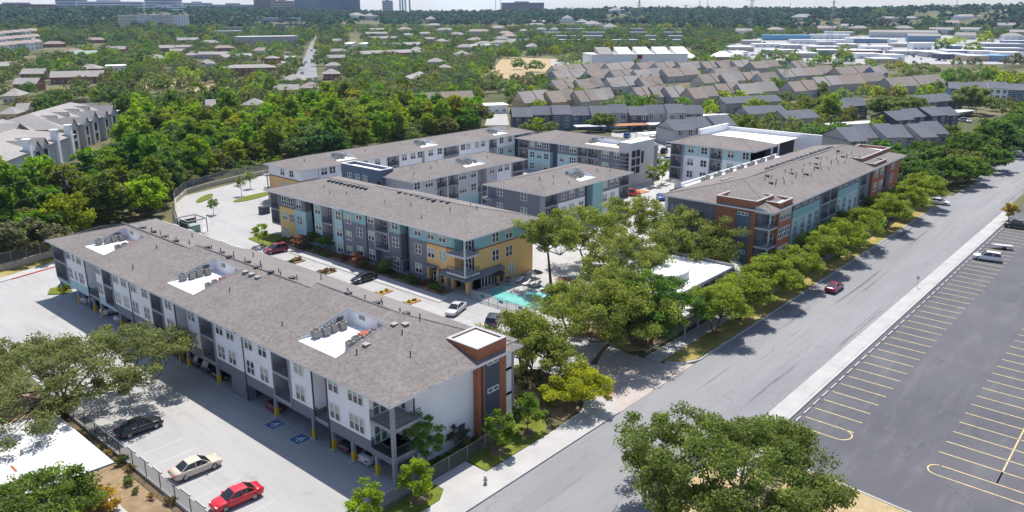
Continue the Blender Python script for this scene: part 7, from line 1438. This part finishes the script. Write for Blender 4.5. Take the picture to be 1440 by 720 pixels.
WOOD = [('tall',BRT,2.2),('tall',(.15,.21,.02),1.6),('round',YEL,.9),('round',GRN,2.6),('tall',GRN,2.2),('oak',OLV,1.3),('round',DRK,.9),('oak',GRY,.8)]
OLD = [('oak',OLV,4),('oak',(.085,.105,.035),3),('oak',GRY,1.5),('round',GRN,2),('round',BRT,.8),('round',YEL,.25)]
cnt = [scatter([(-120,395),(0,376),(40,366),(75,352),(110,330),(180,312),(238,302),(246,285),(250,270),(300,245),(370,228),(440,226),(560,203),(690,180),(690,160),(560,166),(470,160),(420,152),(300,158),(200,175),(175,230),(120,260),(60,285),(-120,300)], 420, 5.0, WOOD, 'wood', (.7, 1.15)),
 scatter([(175,230),(200,172),(420,150),(470,158),(560,165),(560,140),(420,128),(330,140),(180,160)], 120, 6.8, WOOD+OLD, 'wood', (.8, 1.2)),
 scatter([(480,160),(480,88),(600,84),(690,84),(700,130),(675,150),(590,162),(560,168)], 230, 6.8, OLD, 'belt', (.8, 1.15)),
 scatter([(-60,172),(-60,66),(480,66),(480,150),(330,140),(180,160),(170,186)], 330, 9.0, OLD, 'west', (.9, 1.45), .22),
 scatter([(690,150),(720,118),(775,112),(790,150),(735,160),(705,160)], 26, 8, OLD, 'belt', (.7, 1.0)),
 scatter([(990,196),(1040,166),(1180,150),(1200,165),(1190,200),(1120,200),(1060,186)], 90, 6.0, [('round',OLV,2),('oak',GRN,2),('oak',OLV,2),('round',(.12,.15,.03),2)], 'right', (.6, .95), .7),
 scatter([(1020,186),(1190,196),(1190,206),(1100,196)], 30, 5.0, [('round',(.12,.14,.04),2),('round',OLV,2)], 'right', (.55, .8), .8),
 scatter([(1240,238),(1340,225),(1440,190),(1440,215),(1360,262),(1250,262)], 30, 9, [('oak',(.075,.115,.022),2),('oak',OLV,1)], 'right', (.9, 1.2)),
 scatter([(770,165),(770,85),(1100,85),(1330,100),(1480,120),(1480,170),(1330,170),(1180,160),(1040,165)], 260, 7.5, OLD+[('round',YEL,1.5),('round',BRT,1)], 'terrace', (.5, 1.0), .42),
 scatter([(-60,68),(480,68),(480,42),(-60,42)], 520, 11, OLD+[('oak',DRK,3)], 'far', (1.05, 1.7), .2),
 scatter([(480,86),(700,84),(980,66),(980,40),(480,40)], 800, 9, OLD+[('oak',YEL,.8),('oak',DRK,1)], 'far', (.95, 1.5), .2),
 scatter([(980,88),(1480,95),(1480,44),(980,40)], 260, 12, OLD+[('oak',DRK,2),('round',YEL,.8)], 'far', (.9, 1.5), .15)]
print('scatter', cnt, len(SPOTS))
# dense dark tree cover on the far slopes
FARS = []
for r in list(range(1150, 1500, 38))+list(range(1500, 2650, 50)):
    n = int(r*1.25/ (13 if r < 1700 else 15))
    for i in range(n):
        a = YAW+(i/n-.5)*1.25+rnd.uniform(-.01, .01); rr = r+rnd.uniform(-25, 25); x, y = rr*math.cos(a), rr*math.sin(a)
        px, py = proj(x, y, T(x, y)); yl = 44 if px < 470 else (37 if px < 950 else 44)
        if py > yl or rnd.random() < .03: continue
        if any(inside(x, y, b) for b in BLOCKS[-70:] if False): continue
        hid = False
        for x0, y0, x1, y1, dd in KEEP:
            if dd > rr-4 and x0-6 < px < x1+6 and y0-2 < py < y1+16 and rnd.random() < .8: hid = True; break
        if not hid: FARS.append((x, y, 'oak', rnd.uniform(1.2, 2.1), tuple(v*rnd.uniform(.75, 1.15) for v in rnd.choice([(.024,.045,.026), (.024,.045,.026), (.03,.05,.026), (.045,.065,.03)])), 'slope'))
SPOTS.sort(key=lambda s: -s[3]/math.hypot(s[0], s[1]))
NAMES = {BRT: 'bright green', YEL: 'yellow-green', DRK: 'dark green', OLV: 'olive green', GRN: 'mid green', GRY: 'grey-green'}
def cname(c):
    best = min(NAMES, key=lambda k: sum((a/(sum(c)+1e-6)-b/sum(k))**2 for a, b in zip(c, k))*3+((sum(c)-sum(k))*1.4)**2); return NAMES[best]
WHERE = {'wood': ('in the dense wood behind the white blocks', 'woodland trees'), 'belt': ('in the tree belt beyond the wood', 'trees of the belt'), 'west': ('among the left-hand houses', 'trees among the left-hand houses'), 'right': ('beside the slate-roofed apartments on the right', 'trees by the slate-roofed apartments'), 'terrace': ('among the brown-roofed terraces', 'trees among the terraces'), 'field': ('on the tan dry field', 'trees on the dry field'), 'apartments': ('around the blue and grey apartment row', 'trees round the apartment row'), 'strip': ('along the commercial strip', 'trees along the commercial strip'), 'pavilion': ('around the white commercial building', 'trees round the white commercial building'), 'far': ('far beyond the houses', 'far trees')}
NI = 255
for x, y, k, sc, c, reg in SPOTS[:NI]:
    m_ = PR[k][rnd.randrange(4)]; cn = cname(c); shp = {'round': 'rounded', 'tall': 'tall', 'oak': 'spreading'}[k]; lb = f'{shp} {cn} tree {WHERE[reg][0]}'
    tree({'round': 'broadleaf_tree', 'tall': 'woodland_tree', 'oak': 'live_oak'}[k], x, y, lb, 'tree', c, f'{shp} {cn} {WHERE[reg][1]}', m_, sc=sc*rnd.uniform(.95, 1.05), sz=sc*rnd.uniform(.85, 1.2), z=T(x, y))
def mass(name, spots, nq, ls, label, big=1.0):
    tpl = []
    for s in range(5):
        for kd, (rx, h, z0) in (('round', (4.2, 8.4, .8)), ('tall', (3.5, 11.5, .6)), ('oak', (5.6, 7.4, .9))):
            q, lv, c = leaf_cloud(rx, rx, z0, h, max(8, nq//9), 1.3*big, nq, ls, .35, seed=500+s, low=.5); tpl.append((kd, q, lv))
    Q, L_, Tn = [], [], []
    for x, y, k, sc, c, reg in spots:
        kd, q, lv = rnd.choice([t for t in tpl if t[0] == k]); a = rnd.uniform(0, 6.28); ca, sa = math.cos(a)*sc, math.sin(a)*sc
        M = np.array([[ca, sa, 0], [-sa, ca, 0], [0, 0, sc*rnd.uniform(.85, 1.2)]]); Q.append(q @ M+np.array([x, y, T(x, y)])); L_.append(lv); Tn.append(np.repeat(np.array([c]), len(q), 0))
    o = bpy.data.objects.new(name, quads_mesh(name, np.concatenate(Q), np.concatenate(L_), 'leaf_attr', np.concatenate(Tn))); COL.objects.link(o); o['kind'] = 'stuff'; o['label'] = label; o['category'] = 'trees'
far_sp = SPOTS[NI:]; print('mass', len(far_sp), len(FARS))
mass('distant_trees', far_sp, 560, .62, 'distant trees among the far houses, too many and too small to count'); mass('wooded_slope', FARS, 70, 1.9, 'dark wooded slopes below the skyline', 1.6)
# low ground cover under the wood
gc = []
Wd = [G(*p) for p in [(-60,392),(0,378),(40,368),(75,354),(110,330),(180,312),(246,290),(250,270),(300,245),(370,240),(560,203),(690,180),(600,165),(420,152),(300,158),(175,230),(60,285),(-60,300)]]
for _ in range(5200):
    x, y = rnd.uniform(min(p[0] for p in Wd), max(p[0] for p in Wd)), rnd.uniform(min(p[1] for p in Wd), max(p[1] for p in Wd))
    if inside(x, y, Wd) and not any(inside(x, y, b) for b in BLOCKS): gc.append((x, y, 'round', rnd.uniform(.22, .42), rnd.choice([GRN, BRT, OLV, DRK]), 'wood'))
mass('undergrowth', gc, 60, .9, 'tangled undergrowth between the trunks of the wood')
